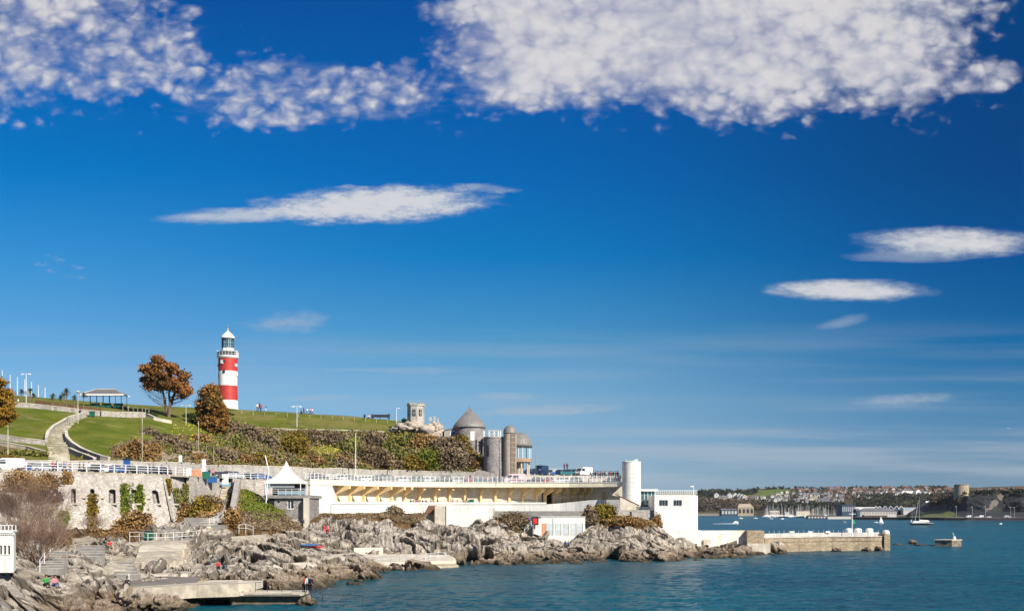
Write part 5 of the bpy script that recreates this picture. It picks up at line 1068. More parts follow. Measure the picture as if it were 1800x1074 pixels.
def bush(c, w, h, dp, m, label, seed, group=None, leaf=.22, n=None, name='shrub', cat='shrub'):
    rs = np.random.default_rng(seed); t = thing(name, label, cat, c, group); n = n or int(min(5200, 330*w*h*.9+260))
    K = 16; a = rs.normal(size=(K, 3)); a /= np.linalg.norm(a, axis=1)[:, None]; cc_ = a*(.35+.4*rs.random(K))[:, None]; cc_[:, 2] = np.abs(cc_[:, 2])*1.0
    idx = rs.integers(0, K, n); q = rs.normal(size=(n, 3)); q /= np.linalg.norm(q, axis=1)[:, None]; q *= (.24+.22*rs.random(n)**.5)[:, None]
    P = (cc_[idx]+q)*np.array([w/2*1.25, dp/2*1.2, h*.92]); P += rs.normal(size=(n, 3))*np.array([w, dp, h])*.085; P[:, 2] = np.maximum(P[:, 2], -.1*h)*.95
    P += np.array(c); foliage_obj(P, leaf, m, 'foliage', t, c, rs)
    mb = MB()
    for i in range(5): e = Vector(c)+Vector(cc_[i]*np.array([w/2, dp/2, h*.8])); mb.tube(Vector(c)+Vector((0, 0, -.3)), e, .07, .03, 5)
    mb.build('stem', BARK, t); return t
def bushH(px, py, w, h, m, label, seed, group='shrubs on the scrubby slope', leaf=.2):
    p = hitH(px, py); s_ = p.y/F; return bush(p+Vector((0, .3, -.25)), w*s_, h*s_+.2, min(w*s_, 5)*.8, m, label, seed, group, leaf)
for a in [
 (238, 806, 48, 34, B_RU, 'large rusty brown shrub at the foot of the right lawn', 1), (268, 803, 26, 28, B_RU, 'smaller rusty shrub touching the large one below the right lawn', 2),
 (262, 764, 26, 14, B_PU, 'low purple brown shrub at the top of the yellow-flowered slope', 3), (290, 778, 40, 16, B_PU, 'long purple brown shrub patch in the middle of the flowered slope', 4),
 (318, 793, 30, 18, B_PU, 'dark bare shrub at the bottom of the flowered slope', 5), (352, 775, 30, 14, B_RU, 'low rust coloured bush left of the olive bush', 6),
 (405, 760, 70, 26, B_TA, 'broad tan bare thicket right below the conical rusty tree', 7), (414, 786, 32, 24, G_OL, 'rounded olive green bush below the tan thicket', 8),
 (440, 775, 44, 30, B_PU, 'pinkish purple bare thicket in the middle left of the slope', 9), (392, 805, 44, 18, B_PU, 'dark purple shrub directly above the railing beside the tall white sign pillar', 10),
 (430, 812, 34, 16, B_RU, 'russet shrub above the road wall left of the tent', 11), (460, 813, 26, 20, Y_GO, 'small golden green bush just left of the tent peak', 12),
 (480, 785, 34, 22, B_PU, 'dark purple shrub above the tent', 13), (517, 796, 42, 38, Y_GO, 'tall golden rust bush rising above the low stone wall', 14),
 (566, 776, 66, 20, B_PU, 'long dark purple hedge-like shrub under the low stone wall', 15), (548, 812, 40, 12, B_RU, 'rusty low bramble above the road wall right of the tent', 16),
 (612, 790, 44, 20, G_OL, 'olive green bush in the centre of the slope', 17), (650, 812, 60, 34, B_TA, 'large mixed tan and olive shrub behind the tall lamp post', 18),
 (655, 780, 44, 24, B_PU, 'purple brown shrub below the right end of the low stone wall', 19), (690, 800, 40, 24, G_OL, 'olive bush with bare stems right of the tall lamp post', 20),
 (717, 778, 44, 20, G_OL, 'olive shrub below the stone turret', 21), (755, 822, 44, 40, G_BR, 'large bright green rounded bush near the right end of the slope', 22),
 (745, 784, 46, 26, B_RU, 'russet brown shrub below the pale outcrops', 23), (785, 790, 50, 26, B_PU, 'dark red brown shrub under the conical tower', 24),
 (806, 788, 30, 26, Y_GO, 'yellow green bush against the wall of the conical tower', 25), (795, 822, 60, 36, B_PU, 'big dark purple brown shrub left of the stone drum', 26),
 (720, 822, 46, 24, Y_GO, 'yellowish olive shrub left of the bright green bush', 27), (838, 822, 30, 20, B_RU, 'rusty bracken tuft where the slope meets the buttress wall', 28),
 (700, 822, 26, 16, B_TA, 'pale tan bramble above the road wall, nearest the bright bush', 29), (600, 818, 40, 14, B_PU, 'low purple bramble above the road wall left of the tall lamp post', 30),
 (42, 798, 70, 9, G_OL, 'dark clipped hedge between the two lower path walls', 31), (10, 806, 34, 7, Y_GO, 'yellow flowering border by the left end of the path', 32),
 (150, 806, 30, 8, G_OL, 'low green planting at the fork of the staircase walls', 33), (262, 731, 22, 7, G_DK, 'dark evergreen hedge on the skyline left of the big pine', 34),
 (340, 735, 34, 9, G_DK, 'dark evergreen clump in shade left of the conical rusty tree', 35), (365, 752, 60, 20, G_OL, 'olive undergrowth at the foot of the conical rusty tree', 36),
 (710, 743, 8, 8, G_DK, 'tiny dark bush against the left foot of the turret', 37), (340, 805, 34, 12, B_RU, 'rust bramble over the pale rocks above the bastion', 38)]:
    bushH(*a)
# dense scrub that nobody could count
def scatter(prof_hit, sampler, n, rs): return np.array([prof_hit(*sampler(rs)) for _ in range(n)])
def ground_at(prof, px, py, K=900):
    """vectorised hit"""
    D, Z = prof.col(px); out = np.zeros((len(px), 3))
    ts = np.linspace(0, 1, 260); dd = D[:, :1]+(D[:, -1:]-D[:, :1])*ts[None]
    zz = np.stack([np.interp(dd[i], D[i], Z[i]) for i in range(len(px))]); yy_ = HY-(zz-CH)*F/dd; k_ = np.argmax(yy_ <= py[:, None], 1)
    k_ = np.where((yy_ <= py[:, None]).any(1), k_, np.argmin(yy_, 1)); r_ = np.arange(len(px)); d_ = dd[r_, k_]; z_ = zz[r_, k_]
    return np.stack([(px-CX)*d_/F, d_, z_], -1)
def cover(name, label, px, py, prof, m, hmax, leaf, seed, per=1, elong=1., spread=.3):
    rs = np.random.default_rng(seed); G = ground_at(prof, px, py); G = np.repeat(G, per, 0); n = len(G)
    tall = .5+.5*np.clip(fbm(G, .35, 2)*1.6, -1, 1); G[:, 0] += rs.normal(size=n)*spread; G[:, 1] += rs.normal(size=n)*spread; G[:, 2] += rs.random(n)*hmax*tall
    o = foliage_obj(G, leaf, m, name, None, (0, 0, 0), rs, elong=elong); tag(o, label, cat_of.get(name), kind='stuff'); return o
cat_of = {}
rs = np.random.default_rng(3)
def sample(n, x0, x1, ylo, yhi, mask=None):
    px = rs.uniform(x0, x1, n); lo = ylo(px) if callable(ylo) else ylo; hi = yhi(px) if callable(yhi) else yhi; py = lo+(hi-lo)*rs.random(n)
    if mask is not None: k_ = mask(px, py); return px[k_], py[k_]
    return px, py
wallline = lambda px: np.interp(px, [240, 290, 330, 400, 500, 600, 700, 800, 870], [812, 814, 816, 821, 823, 826, 829, 831, 833])
notgap = lambda a, b: region(a, b, [(352, 766, 26, 14), (405, 780, 20, 7), (572, 792, 32, 8), (470, 772, 30, 7), (640, 772, 26, 6), (530, 768, 16, 6), (690, 786, 16, 6), (285, 806, 40, 8), (302, 756, 30, 14), (345, 800, 18, 8)]) < .5
for nm, m, sd_, nn, hm in (('scrub', B_PU, 1, 2400, 1.4), ('scrub', B_RU, 2, 2400, .9), ('scrub', G_OL, 3, 4200, .9), ('scrub', B_TA, 4, 2600, 1.0), ('scrub', G_BR, 5, 1800, .5)):
    px, py = sample(nn, 245, 868, scrubline, wallline, notgap)
    kk_ = (pn(px*.02+sd_*9.1, py*.05, px*0.)+.12*rs.normal(size=len(px))) > -.08; px, py = px[kk_], py[kk_]
    cover(nm, 'tangled scrub covering the slope above the road', px, py, HILL, m, hm, .2, sd_, 7, spread=.35)
px, py = sample(2600, 235, 870, lambda x: scrubline(x)-5, wallline); cover('rough_grass', 'rough tufted grass on the slope', px, py, HILL, G_BR, .35, .13, 9, 4, spread=.4)
px, py = sample(2600, 195, 330, 765, 812, lambda a, b: region(a, b, [(250, 795, 58, 20), (300, 775, 30, 24)])+.25*rs.random(len(a)) > .55); cover('rough_grass', 'tawny rough grass at the lower edge of the right lawn', px, py, HILL, B_TA, .3, .12, 10, 4, spread=.5)
# daffodils
DAF = mat('yellow petals', (.62, .50, .06), .6, .2, 3); px, py = sample(520, 300, 395, 742, 792, lambda a, b: region(a, b, [(345, 766, 34, 22), (308, 758, 20, 10)]) > .5)
cover('daffodils', 'drifts of yellow daffodils on the bank by the conical tree', px, py, HILL, DAF, .25, .11, 12, 2)
px, py = sample(520, 535, 615, 782, 802, lambda a, b: region(a, b, [(575, 792, 34, 8)]) > .4); cover('daffodils', 'drifts of pale yellow daffodils in the middle of the slope', px, py, HILL, DAF, .25, .11, 13, 2)
# shore vegetation
def shore_cover(nm, lb, regs, m, n, hm, leaf, sd_, per=5, elong=1.):
    x0 = min(r[0]-r[2]*1.1 for r in regs); x1 = max(r[0]+r[2]*1.1 for r in regs); y0 = min(r[1]-r[3]*1.1 for r in regs); y1 = max(r[1]+r[3]*1.1 for r in regs)
    px, py = sample(n, x0, x1, y0, y1, lambda a, b: region(a, b, regs) > .45); cover(nm, lb, px, py, SHORE, m, hm, leaf, sd_, per, elong)
shore_cover('grass_bank', 'bright grass on the bank below the stone kiosk', [(440, 878, 38, 20), (470, 900, 30, 16)], G_BR, 3500, .3, .10, 21, 4, 1.6)
shore_cover('grass_bank', 'straw coloured grass on the lower bank', [(455, 915, 56, 16), (505, 925, 26, 9)], B_TA, 2600, .35, .10, 22, 4, 1.6)
shore_cover('bracken', 'brown bracken under the bastion wall', [(205, 926, 62, 16), (255, 915, 22, 14)], B_RU, 2600, .9, .13, 23, 5)
shore_cover('bramble', 'brown bramble between the bastion and the stair', [(350, 868, 34, 22), (358, 890, 30, 22)], B_RU, 2400, 1.0, .15, 24, 5)
shore_cover('dry_grass', 'dry grass along the cliff top under the pavilion', [(650, 903, 88, 8), (718, 908, 26, 11)], B_TA, 3000, .5, .11, 25, 5, 1.5)
shore_cover('dry_grass', 'rusty dry growth on the rocks below the pale stone wall', [(1075, 905, 40, 10), (1130, 915, 36, 8)], B_RU, 2200, .6, .13, 26, 5)
shore_cover('ivy', 'brown bracken against the stair head slope', [(412, 885, 10, 30)], B_RU, 700, .5, .12, 27, 5)
def bushS(px, py, w, h, m, label, seed, leaf=.16, group='shrubs along the shore'):
    p = SHORE.hit(px, py); s_ = p.y/F; return bush(p+Vector((0, .2, -.2)), w*s_, h*s_+.2, min(w*s_, 4)*.7, m, label, seed, group, leaf)
for a in [(240, 932, 60, 38, B_RU, 'dense rusty bracken bush at the foot of the bastion wall', 51), (355, 905, 40, 34, Y_GO, 'golden green bush in the hollow right of the bastion', 52), (335, 870, 26, 24, G_OL, 'dark olive bush against the bastion return wall', 53),
 (368, 862, 44, 22, B_PU, 'dark purple bramble under the two coloured storage boxes', 54), (328, 905, 26, 30, B_RU, 'rust brown bush low in the corner of the bastion', 55), (120, 925, 16, 26, G_OL, 'small green shrub rooted at the left of the bastion base', 56),
 (898, 928, 62, 36, B_TA, 'big brown bush between the white terrace block and the beach huts', 57), (890, 922, 20, 16, G_DK, 'small dark green bush below the big brown one', 58), (694, 905, 26, 20, B_TA, 'bushy dead clump on the cliff top under the colonnade', 59),
 (1060, 912, 40, 30, Y_GO, 'tawny round bush beside the beach hut block', 60), (1037, 915, 22, 26, B_PU, 'reddish shrub at the right end of the beach hut roof', 61), (1155, 922, 16, 24, B_RU, 'russet shrub against the white building', 62),
 (405, 925, 24, 40, B_RU, 'russet bracken clump beside the shaded stair foot', 63), (1100, 920, 30, 14, B_RU, 'low rusty bush under the slit doorway', 64), (550, 905, 14, 10, G_OL, 'small olive tuft at the corner under the white end wall', 65)]: bushS(*a)
# ivy on the bastion
for i, (px, y0, y1, w_, m, lb) in enumerate(((164, 868, 930, 15, Y_GO, 'long golden ivy streak on the left half of the bastion'), (220, 850, 905, 26, IVY, 'broad bright green ivy patch in the middle of the bastion'), (247, 852, 900, 10, IVY, 'thin green ivy strand right of the broad patch'), (112, 898, 925, 14, IVY, 'short green ivy clump at the lower left of the bastion'), (296, 842, 872, 7, Y_GO, 'narrow rusty ivy trail near the bastion corner'), (310, 858, 905, 12, G_OL, 'dark ivy climbing the bastion corner'), (326, 850, 890, 8, G_OL, 'dark ivy at the right edge of the bastion return wall'))):
    rs2 = np.random.default_rng(70+i); n = 900; f_ = rs2.random(n); y = y0+(y1-y0)*f_; d_ = np.interp(px, EPX, ED)-1.2-5.2*np.clip((y-834)/100, 0, 1)**1.2
    x = px+(rs2.normal(size=n)*.28)*w_*(.5+.7*np.sin(np.pi*np.clip(f_*.8+.15, 0, 1))); C = np.stack([(x-CX)*d_/F, d_-rs2.random(n)*.25, CH-(y-HY)*d_/F], -1); c = Vector(C.mean(0))
    t = thing('ivy', lb, 'ivy', c, 'ivy on the bastion wall'); foliage_obj(C, .15, m, 'foliage', t, c, rs2)
# branching bare shrubs at the left
def twigbush(c, w, h, seed, label, m, n0=26, depth=3, name='bare_shrub', lean=(0, 0)):
    r = random.Random(seed); t = thing(name, label, 'shrub', c, 'leafless thicket on the left'); mb = MB(); sub = MB()
    def grow(mbx, p, dr, L, rad, lv):
        q = p+dr*L; mbx.tube(p, q, rad, rad*.65, 3, False)
        if lv <= 0: return
        for _ in range(3 if lv > 1 else 3):
            v_ = (dr+Vector((r.gauss(0, .42), r.gauss(0, .42), r.gauss(.06, .25)))).normalized(); grow(mbx, p+dr*L*r.uniform(.55, 1), v_, L*r.uniform(.55, .8), rad*.6, lv-1)
    for i in range(n0):
        b = Vector(c)+Vector((r.uniform(-.35, .35)*w, r.uniform(-.5, .5), r.uniform(-.2, .3))); dr = Vector(((b.x-c[0])/w*1.4+r.gauss(lean[0], .25), r.gauss(0, .3), 1.1)).normalized()
        grow(mb if i % 2 else sub, b, dr, h*.43*r.uniform(.7, 1.15), .035, depth)
    mb.build('branch', m, t); sub.build('branch', TWIG, t); return t
for i, (px, py, w_, h_, m, lb, n0) in enumerate(((15, 930, 50, 110, TWIG, 'tall brown leafless thicket at the left frame edge', 46), (45, 945, 60, 118, TWIG, 'tallest dense leafless shrub left of the bastion', 60), (72, 950, 50, 80, TWIGP, 'pale grey leafless shrub reaching over the bastion', 40), (60, 985, 60, 70, TWIG, 'dark brown leafless shrub behind the white kiosk', 44), (95, 958, 44, 55, TWIGP, 'low pale leafless shrub at the left foot of the bastion', 30), (28, 960, 44, 60, TWIGP, 'pale tangled shrub right behind the white kiosk roof', 36), (165, 938, 26, 34, TWIGP, 'small bare shrub under the golden ivy streak', 20))):
    p = SHORE.hit(px, py); s_ = p.y/F; twigbush(p, w_*s_, h_*s_, 90+i, lb, m, n0, 4)
for i, (px, py, w_, h_, m, lb) in enumerate(((34, 860, 50, 42, B_RU, 'rusty crown of dead growth in front of the railing at the left'), (85, 858, 46, 30, B_RU, 'brown overhanging growth on top of the bastion wall'), (118, 848, 14, 24, B_RU, 'small rusty tuft hanging over the bastion coping'))):
    c = PX(px, py, 178 if i < 1 else 184); s_ = c.y/F; bush(c, w_*s_, h_*s_, 3, m, lb, 120+i, 'leafless thicket on the left', .11, 3800 if i < 2 else 900)
# ------------------------------------------------------------------ trees
def pine(c, outline, d, label, m, seed, K=60, bare=(), trunks=((0, 0), ), tr=.32, leaf=.2, per=260, flat=.75, name='pine_tree', top=None):
    """crown made of needle clumps at branch ends, filling an outline given in photo pixels at distance d"""
    rs = np.random.default_rng(seed); t = thing(name, label, 'tree', c, None); xs_ = [p[0] for p in outline]; ys_ = [p[1] for p in outline]; cl = []
    def inside(x, y):
        r = False; j = len(outline)-1
        for i in range(len(outline)):
            if (outline[i][1] > y) != (outline[j][1] > y) and x < (outline[j][0]-outline[i][0])*(y-outline[i][1])/(outline[j][1]-outline[i][1])+outline[i][0]: r = not r
            j = i
        return r
    cx_, wd = (min(xs_)+max(xs_))/2, (max(xs_)-min(xs_))/2
    while len(cl) < K:
        x, y = rs.uniform(min(xs_), max(xs_)), rs.uniform(min(ys_), max(ys_))
        if inside(x, y): dep = math.sqrt(max(0, 1-((x-cx_)/wd)**2))*wd*d/F*.8; q = PX(x, y, d)+Vector((0, 0, 0)); q.y += rs.uniform(-1, 1)*dep; cl.append(q)
    C = []; limb = MB(); s0 = 1.15
    for q in cl:
        v_ = rs.normal(size=(per, 3))*.44*np.array([s0, s0, s0*flat])*rs.uniform(.5, 1.35); C.append(np.array(q)+v_)
    C = np.concatenate(C); foliage_obj(C, leaf, m, 'crown', t, c, rs, elong=1.3)
    T = []
    for i, pts in enumerate(trunks):
        P = [PX(px, py, d+i*.5) for px, py in pts]; mb = MB(); n = len(P)
        for k_ in range(n-1): mb.tube(P[k_], P[k_+1], tr*(1-k_/n*.75), tr*(1-(k_+1)/n*.75), 8)
        mb.build('trunk', BARK, t); T += [P[k_].lerp(P[k_+1], f_) for k_ in range(1, n-1) for f_ in (0, .33, .66)]+[P[-1]]
    for q in cl[:int(K*.8)]:
        b = min(T, key=lambda p: (p-q).length+max(0, p.z-q.z+1)*2.5); m1 = b.lerp(q, .5)+Vector((0, 0, -.12*(q-b).length*.6)); limb.tube(b, m1, .1, .06, 4, False); limb.tube(m1, q, .06, .025, 4, False)
    for px, py, px2, py2 in bare:
        a, b = PX(px, py, d), PX(px2, py2, d-1+2*rs.random()); m1 = a.lerp(b, .5)+Vector((0, 0, -.35)); limb.tube(a, m1, .09, .06, 4, False); limb.tube(m1, b, .06, .015, 4, False)
        for _ in range(5): f_ = rs.uniform(.4, 1); e = a.lerp(b, f_); limb.tube(e, e+Vector((rs.normal()*.5-.3*np.sign(px-px2), rs.normal()*.4, .5+rs.random()*.6)), .03, .01, 3, False)
    limb.build('limbs', BARK, t); return t
p0 = hitH(298, 733); d = p0.y
pine(p0+Vector((0, 0, -.3)), [(248, 655), (255, 642), (270, 636), (285, 633), (300, 639), (312, 643), (322, 653), (330, 660), (334, 676), (343, 686), (340, 694), (326, 699), (315, 694), (308, 690), (300, 684), (290, 682), (278, 676), (268, 684), (258, 680), (252, 668)], d,
     'large spreading rusty pine with a bare-limbed underside near the shelter', P_RU, 5, 72, bare=[(293, 712, 246, 684), (292, 708, 250, 678), (293, 704, 262, 686), (296, 714, 262, 699), (294, 700, 270, 688), (302, 712, 322, 697), (303, 708, 330, 700), (302, 704, 318, 696), (292, 716, 256, 694)],
     trunks=(((296.5, 734), (298, 722), (299, 708), (297, 694), (299, 680), (300, 660)), ((297, 733), (291, 716), (289, 700), (286, 686), (280, 665)), ((300, 712), (305, 696), (312, 680), (318, 668))), tr=.42, leaf=.17)
p0 = hitH(368, 757); d = p0.y
pine(p0+Vector((0, 0, -.3)), [(359, 694), (364, 684), (369, 679), (372, 676), (376, 684), (381, 694), (386, 704), (390, 714), (394, 726), (395, 738), (391, 750), (380, 757), (362, 756), (353, 745), (350, 735), (350, 722), (353, 710), (356, 701)], d,
     'dense conical rusty conifer standing left of the lighthouse base', P_MX, 6, 110, trunks=(((368, 760), (369, 740), (370, 715), (371, 680)),), tr=.35, flat=.8, leaf=.18, per=280, name='conifer_tree')
p0 = Vector(PX(-6, 760, 200)); d = 200
pine(p0, [(-40, 700), (-14, 672), (2, 664), (8, 682), (13, 700), (17, 716), (16, 730), (10, 742), (0, 752), (-20, 755), (-40, 750)], d,
     'bright orange golden conifer cut by the left frame edge', P_OR, 8, 80, trunks=(((-6, 775), (-6, 740), (-4, 700), (0, 668)),), tr=.3, leaf=.13, per=260, flat=.6, name='conifer_tree')
# cordylines
BLADE = matleaf('cordyline blades', [(.03, .05, .015), (.08, .09, .03), (.16, .13, .06)])
def cordyline(px, ytop, ybase, r_, label, seed):
    c = hitH(px, ybase); d = c.y; rs = random.Random(seed); t = thing('cordyline', label, 'palm', c, 'cordyline palms on the hilltop'); hz = ZA(ytop+r_, d); R_ = r_*d/F*1.25
    mb = MB(); mb.tube(c+Vector((0, 0, -.3)), (c.x, c.y, hz), .13, .1, 6); mb.build('trunk', BARK, t)
    mb = MB(); o = Vector((c.x, c.y, hz))
    for i in range(110):
        v_ = Vector((rs.gauss(0, 1), rs.gauss(0, 1), rs.gauss(.35, .8))).normalized(); sd_ = v_.cross(Vector((0, 0, 1))).normalized()*.05; m1 = o+v_*R_*.6; e = o+v_*R_*rs.uniform(.85, 1.15)+Vector((0, 0, -.25*R_))
        mb.add([o-sd_, o+sd_, m1+sd_, m1-sd_], [(0, 1, 2, 3)]); mb.add([m1-sd_, m1+sd_, e], [(0, 1, 2)])
    mb.build('crown', BLADE, t)
for i, (px, yt, yb, r_, lb) in enumerate(((38, 683, 712, 5, 'cordyline on the hilltop just right of the walking couple'), (53, 681, 714, 5, 'cordyline beside the small hilltop board'), (59, 690, 716, 5, 'shorter cordyline right of the small hilltop board'),
  (93, 690, 719, 6.5, 'broad low cordyline left of the tallest palm'), (106, 693, 721, 5, 'small cordyline squeezed left of the tallest palm'), (117, 681, 722, 8, 'tallest cordyline with a shaggy brown head'), (112, 688, 722, 6, 'green cordyline in front of the tallest one'), (131, 693, 725, 6, 'cordyline between the tallest palm and the path lamp'), (147, 689, 726, 5, 'slim cordyline at the left corner of the shelter'))):
    cordyline(px, yt, yb, r_, lb, i)
t = thing('notice_board', 'small dark hilltop board on two white legs among the cordylines', 'sign', PX(46, 707, 262)); mb = MB(); mb.box(XA(43, 262), XA(55, 262), 262, 262.1, ZA(694, 262), ZA(687, 262)); mb.build('panel', GREYM, t)
mb = MB(); mb.box(XA(46, 262)-.06, XA(46, 262)+.06, 262, 262.1, ZA(708, 262), ZA(694, 262)); mb.build('leg', METW, t)
# ------------------------------------------------------------------ poles
for i, (px, yt, yb) in enumerate(((4, 652, 697), (17.8, 660, 697), (30.5, 664, 698), (43.5, 668, 699), (55.5, 672, 700), (67.5, 678, 702), (79.2, 682, 703))):
    c = PX(px, yb, 318); mb = MB(); mb.tube(c+Vector((0, 0, -2)), PX(px, yt, 318), .11, .07, 6); mb.cur = 1; mb.lathe(PX(px, yt, 318), [(.1, 0), (.1, .12), (0, .2)], 8)
    mb.solo('flagpole', [METW, METW], ['first and tallest white flagpole at the left edge of the skyline row', 'second white flagpole of the skyline row, counted from the left', 'third white flagpole of the skyline row, counted from the left', 'fourth white flagpole, just left of the double-headed lamp', 'fifth white flagpole, just right of the double-headed lamp', 'sixth white flagpole, second from the right of the skyline row', 'rightmost and shortest white flagpole of the skyline row'][i], 'flagpole', c, 'white flagpoles on the hilltop')
def lamp(px, yt, yb, d, label, kind='post', r=.07, m=GREYM, arm=0):
    c = PX(px, yb, d); t = thing('street_lamp', label, 'street lamp', c, 'street lamps'); top = PX(px, yt, d); mb = MB(); mb.tube(c+Vector((0, 0, -.4)), top, r*1.2, r*.8, 6); mb.build('pole', m, t)
    mb = MB()
    if kind == 'globe': mb.lathe(top, [(.1, -.1), (.42, .0), (.5, .15), (.3, .35), (0, .4)], 10); mb.build('lamp_head', m, t)
    elif kind == 'double':
        mb.tube(top+Vector((-1.0, 0, 0)), top+Vector((1.0, 0, 0)), .05, n=4); mb.build('arm', m, t)
        for s_ in (-1, 1): mb = MB(); mb.obox(top+Vector((s_*.95, 0, -.22)), .55, .3, .26); mb.build('lamp_head', m, t)
    elif kind == 'arm': mb.tube(top, top+Vector((arm, 0, .1)), .05, n=4); mb.build('arm', m, t); mb = MB(); mb.obox(top+Vector((arm, 0, 0)), .7, .25, .14); mb.build('lamp_head', m, t)
    else: mb.lathe(top, [(r, 0), (r*1.5, .05), (0, .25)], 8); mb.build('lamp_head', m, t)
lamp(46, 657, 700, 300, 'tall double-headed lamp among the hilltop flagpoles', 'double', .09, METW)
lamp(14, 733, 800, 206, 'pale lamp post with a round head in front of the orange conifer', 'globe', .07, CONCL)
lamp(137, 690, 741, 236, 'pale lamp post with a round head beside the top of the lawn staircase', 'globe', .08, CONCL)
lamp(250, 726, 815, 214, 'tall slim lamp column behind the bastion, left of the big shrubs', 'post', .09, CONC)
lamp(327, 712, 750, 266, 'lamp post with a dark cluster head between the two rusty trees', 'double', .08, CONCL)
lamp(349, 742, 822, 235, 'tall slim lamp column behind the orange boards', 'post', .09, CONC); lamp(363, 784, 822, 238, 'short thin pole just right of the tall white sign pillar', 'post', .05, CONC); lamp(375.5, 786, 822, 239, 'second short thin pole right of the tall white sign pillar', 'post', .05, CONC)
lamp(522, 714, 760, 292, 'lamp post standing on the meadow edge above the golden bush', 'double', .07, METW); lamp(625, 762, 836, 262, 'tall lamp column rising from the road in front of the scrub', 'post', .08, METW)
lamp(697, 718, 762, 298, 'lamp post with a short arm left of the stone turret', 'arm', .07, METW, .6); lamp(878, 774, 845, 270, 'thin dark lamp column in front of the stone drum', 'post', .06, DARKM); lamp(942, 776, 840, 288, 'thin lamp column with a long arm right of the rotunda', 'arm', .06, GREYM, 1.6)
for px, y0, y1, lb in ((681, 824, 842, 'short black post on the road behind the parked cars near the middle'), (613, 824, 842, 'short black post behind the cars left of the tall lamp column'), (389, 818, 838, 'short black post behind the cars near the stair head'), (292, 814, 832, 'small black post behind the bastion railing')):
    c = PX(px, y1, edge(px)+12); mb = MB(); mb.tube(c, PX(px, y0, edge(px)+12), .09, .07, 6); mb.cur = 1; mb.lathe(PX(px, y0, edge(px)+12), [(.16, 0), (.2, .2), (0, .3)], 8); mb.solo('bollard', [DARKM, DARKM], lb, 'post', c, 'black posts along the road')
# ------------------------------------------------------------------ shore platforms
d = 115.
def prism_px(label, corners, z, thick, m, name, kind='structure', cat=None):
    P = [PZ(px, DZ(py, z), z) for px, py in corners]; mb = MB(); mb.prism([(p.x, p.y) for p in P], z-thick, z)
    if kind: return tag(mb.build(name, m), kind=kind)
    c = P[0]; return mb.solo(name, m, label, cat, (c.x, c.y, z-thick))
prism_px('', [(232, 1033), (345, 1026.5), (350, 1014), (262, 1012), (208, 1018)], 2.15, .9, POOLG, 'pool_floor')
prism_px('', [(205, 1019), (262, 1011), (330, 1008.5), (330, 1006), (255, 1008), (200, 1015)], 2.3, .9, CONCL, 'pool_kerb')
prism_px('', [(228, 1035), (345, 1028), (420, 1026), (418, 1021), (345, 1023.5), (232, 1031)], 2.3, 1.3, CONC, 'pool_ledge')
def pad(corners, dz, th, m, name='path_terrace'):
    """thin slab lying on the ground between pixel corners (front row first, then back row)"""
    n = 6; k_ = len(corners)//2; fr_, bk_ = corners[:k_], corners[k_:][::-1]; L = lambda r_, f: (float(np.interp(f*(k_-1), range(k_), [q[0] for q in r_])), float(np.interp(f*(k_-1), range(k_), [q[1] for q in r_])))
    V_ = []
    for j in range(n+1):
        for i in range(n+1):
            a_, b_ = L(fr_, i/n), L(bk_, i/n); q = SHORE.hit(a_[0]+(b_[0]-a_[0])*j/n, a_[1]+(b_[1]-a_[1])*j/n); V_.append(q+Vector((0, 0, dz)))
    N_ = (n+1)**2; P = [tuple(q) for q in V_]+[(q.x, q.y, q.z-th) for q in V_]; fs = []
    for j in range(n):
        for i in range(n): q = j*(n+1)+i; fs.append((q, q+1, q+n+2, q+n+1))
    for i in range(n): fs.append((i, N_+i, N_+i+1, i+1)); q = i*(n+1); fs.append((q, q+n+1, N_+q+n+1, N_+q)); q = q+n; fs.append((q, N_+q, N_+q+n+1, q+n+1))
    mb = MB(); mb.add(P, fs); return tag(mb.build(name, m), kind='structure')
pad([(236, 989), (322, 986), (318, 978), (240, 980)], .12, .9, CONC); pad([(240, 979), (322, 977), (320, 969), (243, 971)], .16, .9, CONC); pad([(243, 970), (324, 968), (324, 960), (246, 962)], .2, .9, CONCL); pad([(248, 961), (328, 959), (332, 952), (252, 953)], .24, .9, CONC)
pad([(322, 934), (372, 926), (384, 910), (322, 922)], .15, .8, CONCL); pad([(408, 950), (468, 946), (466, 940), (406, 944)], .1, .8, CONC); pad([(180, 1004), (232, 1002), (236, 992), (186, 994)], .1, .8, CONC); pad([(470, 1002), (560, 996), (552, 988), (466, 994)], .12, .7, CONCL); pad([(566, 984), (628, 980), (622, 973), (566, 976)], .12, .7, CONCL)
def steps(label, x0, x1, ya, yb, n, prof=SHORE, m=CONC, skew=0., dz=.3, name='stone_steps'):
    c = prof.hit((x0+x1)/2, (ya+yb)/2); t = thing(name, label, 'stairs', c)
    for i in range(n):
        y = ya+(yb-ya)*i/(n-1); p = prof.hit((x0+x1)/2+skew*i, y); w_ = (x1-x0)*p.y/F; mb = MB(); mb.obox(p+Vector((0, 0, dz-.7)), w_, 1.25, .7); mb.m[1] = 1; mb.build('step', [GREYC, CONCL if m is CONC else m], t)  # shade on the risers and light on the treads painted as two materials
    return t
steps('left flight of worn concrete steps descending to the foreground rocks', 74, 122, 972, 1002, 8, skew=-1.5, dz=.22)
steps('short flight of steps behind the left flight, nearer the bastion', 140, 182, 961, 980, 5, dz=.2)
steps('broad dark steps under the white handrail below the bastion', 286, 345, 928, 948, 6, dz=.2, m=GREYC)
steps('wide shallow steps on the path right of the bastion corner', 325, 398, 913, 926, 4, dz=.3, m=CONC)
steps('small flight of steps running down to the grey pool floor', 196, 232, 990, 1012, 5, skew=3, dz=.2)
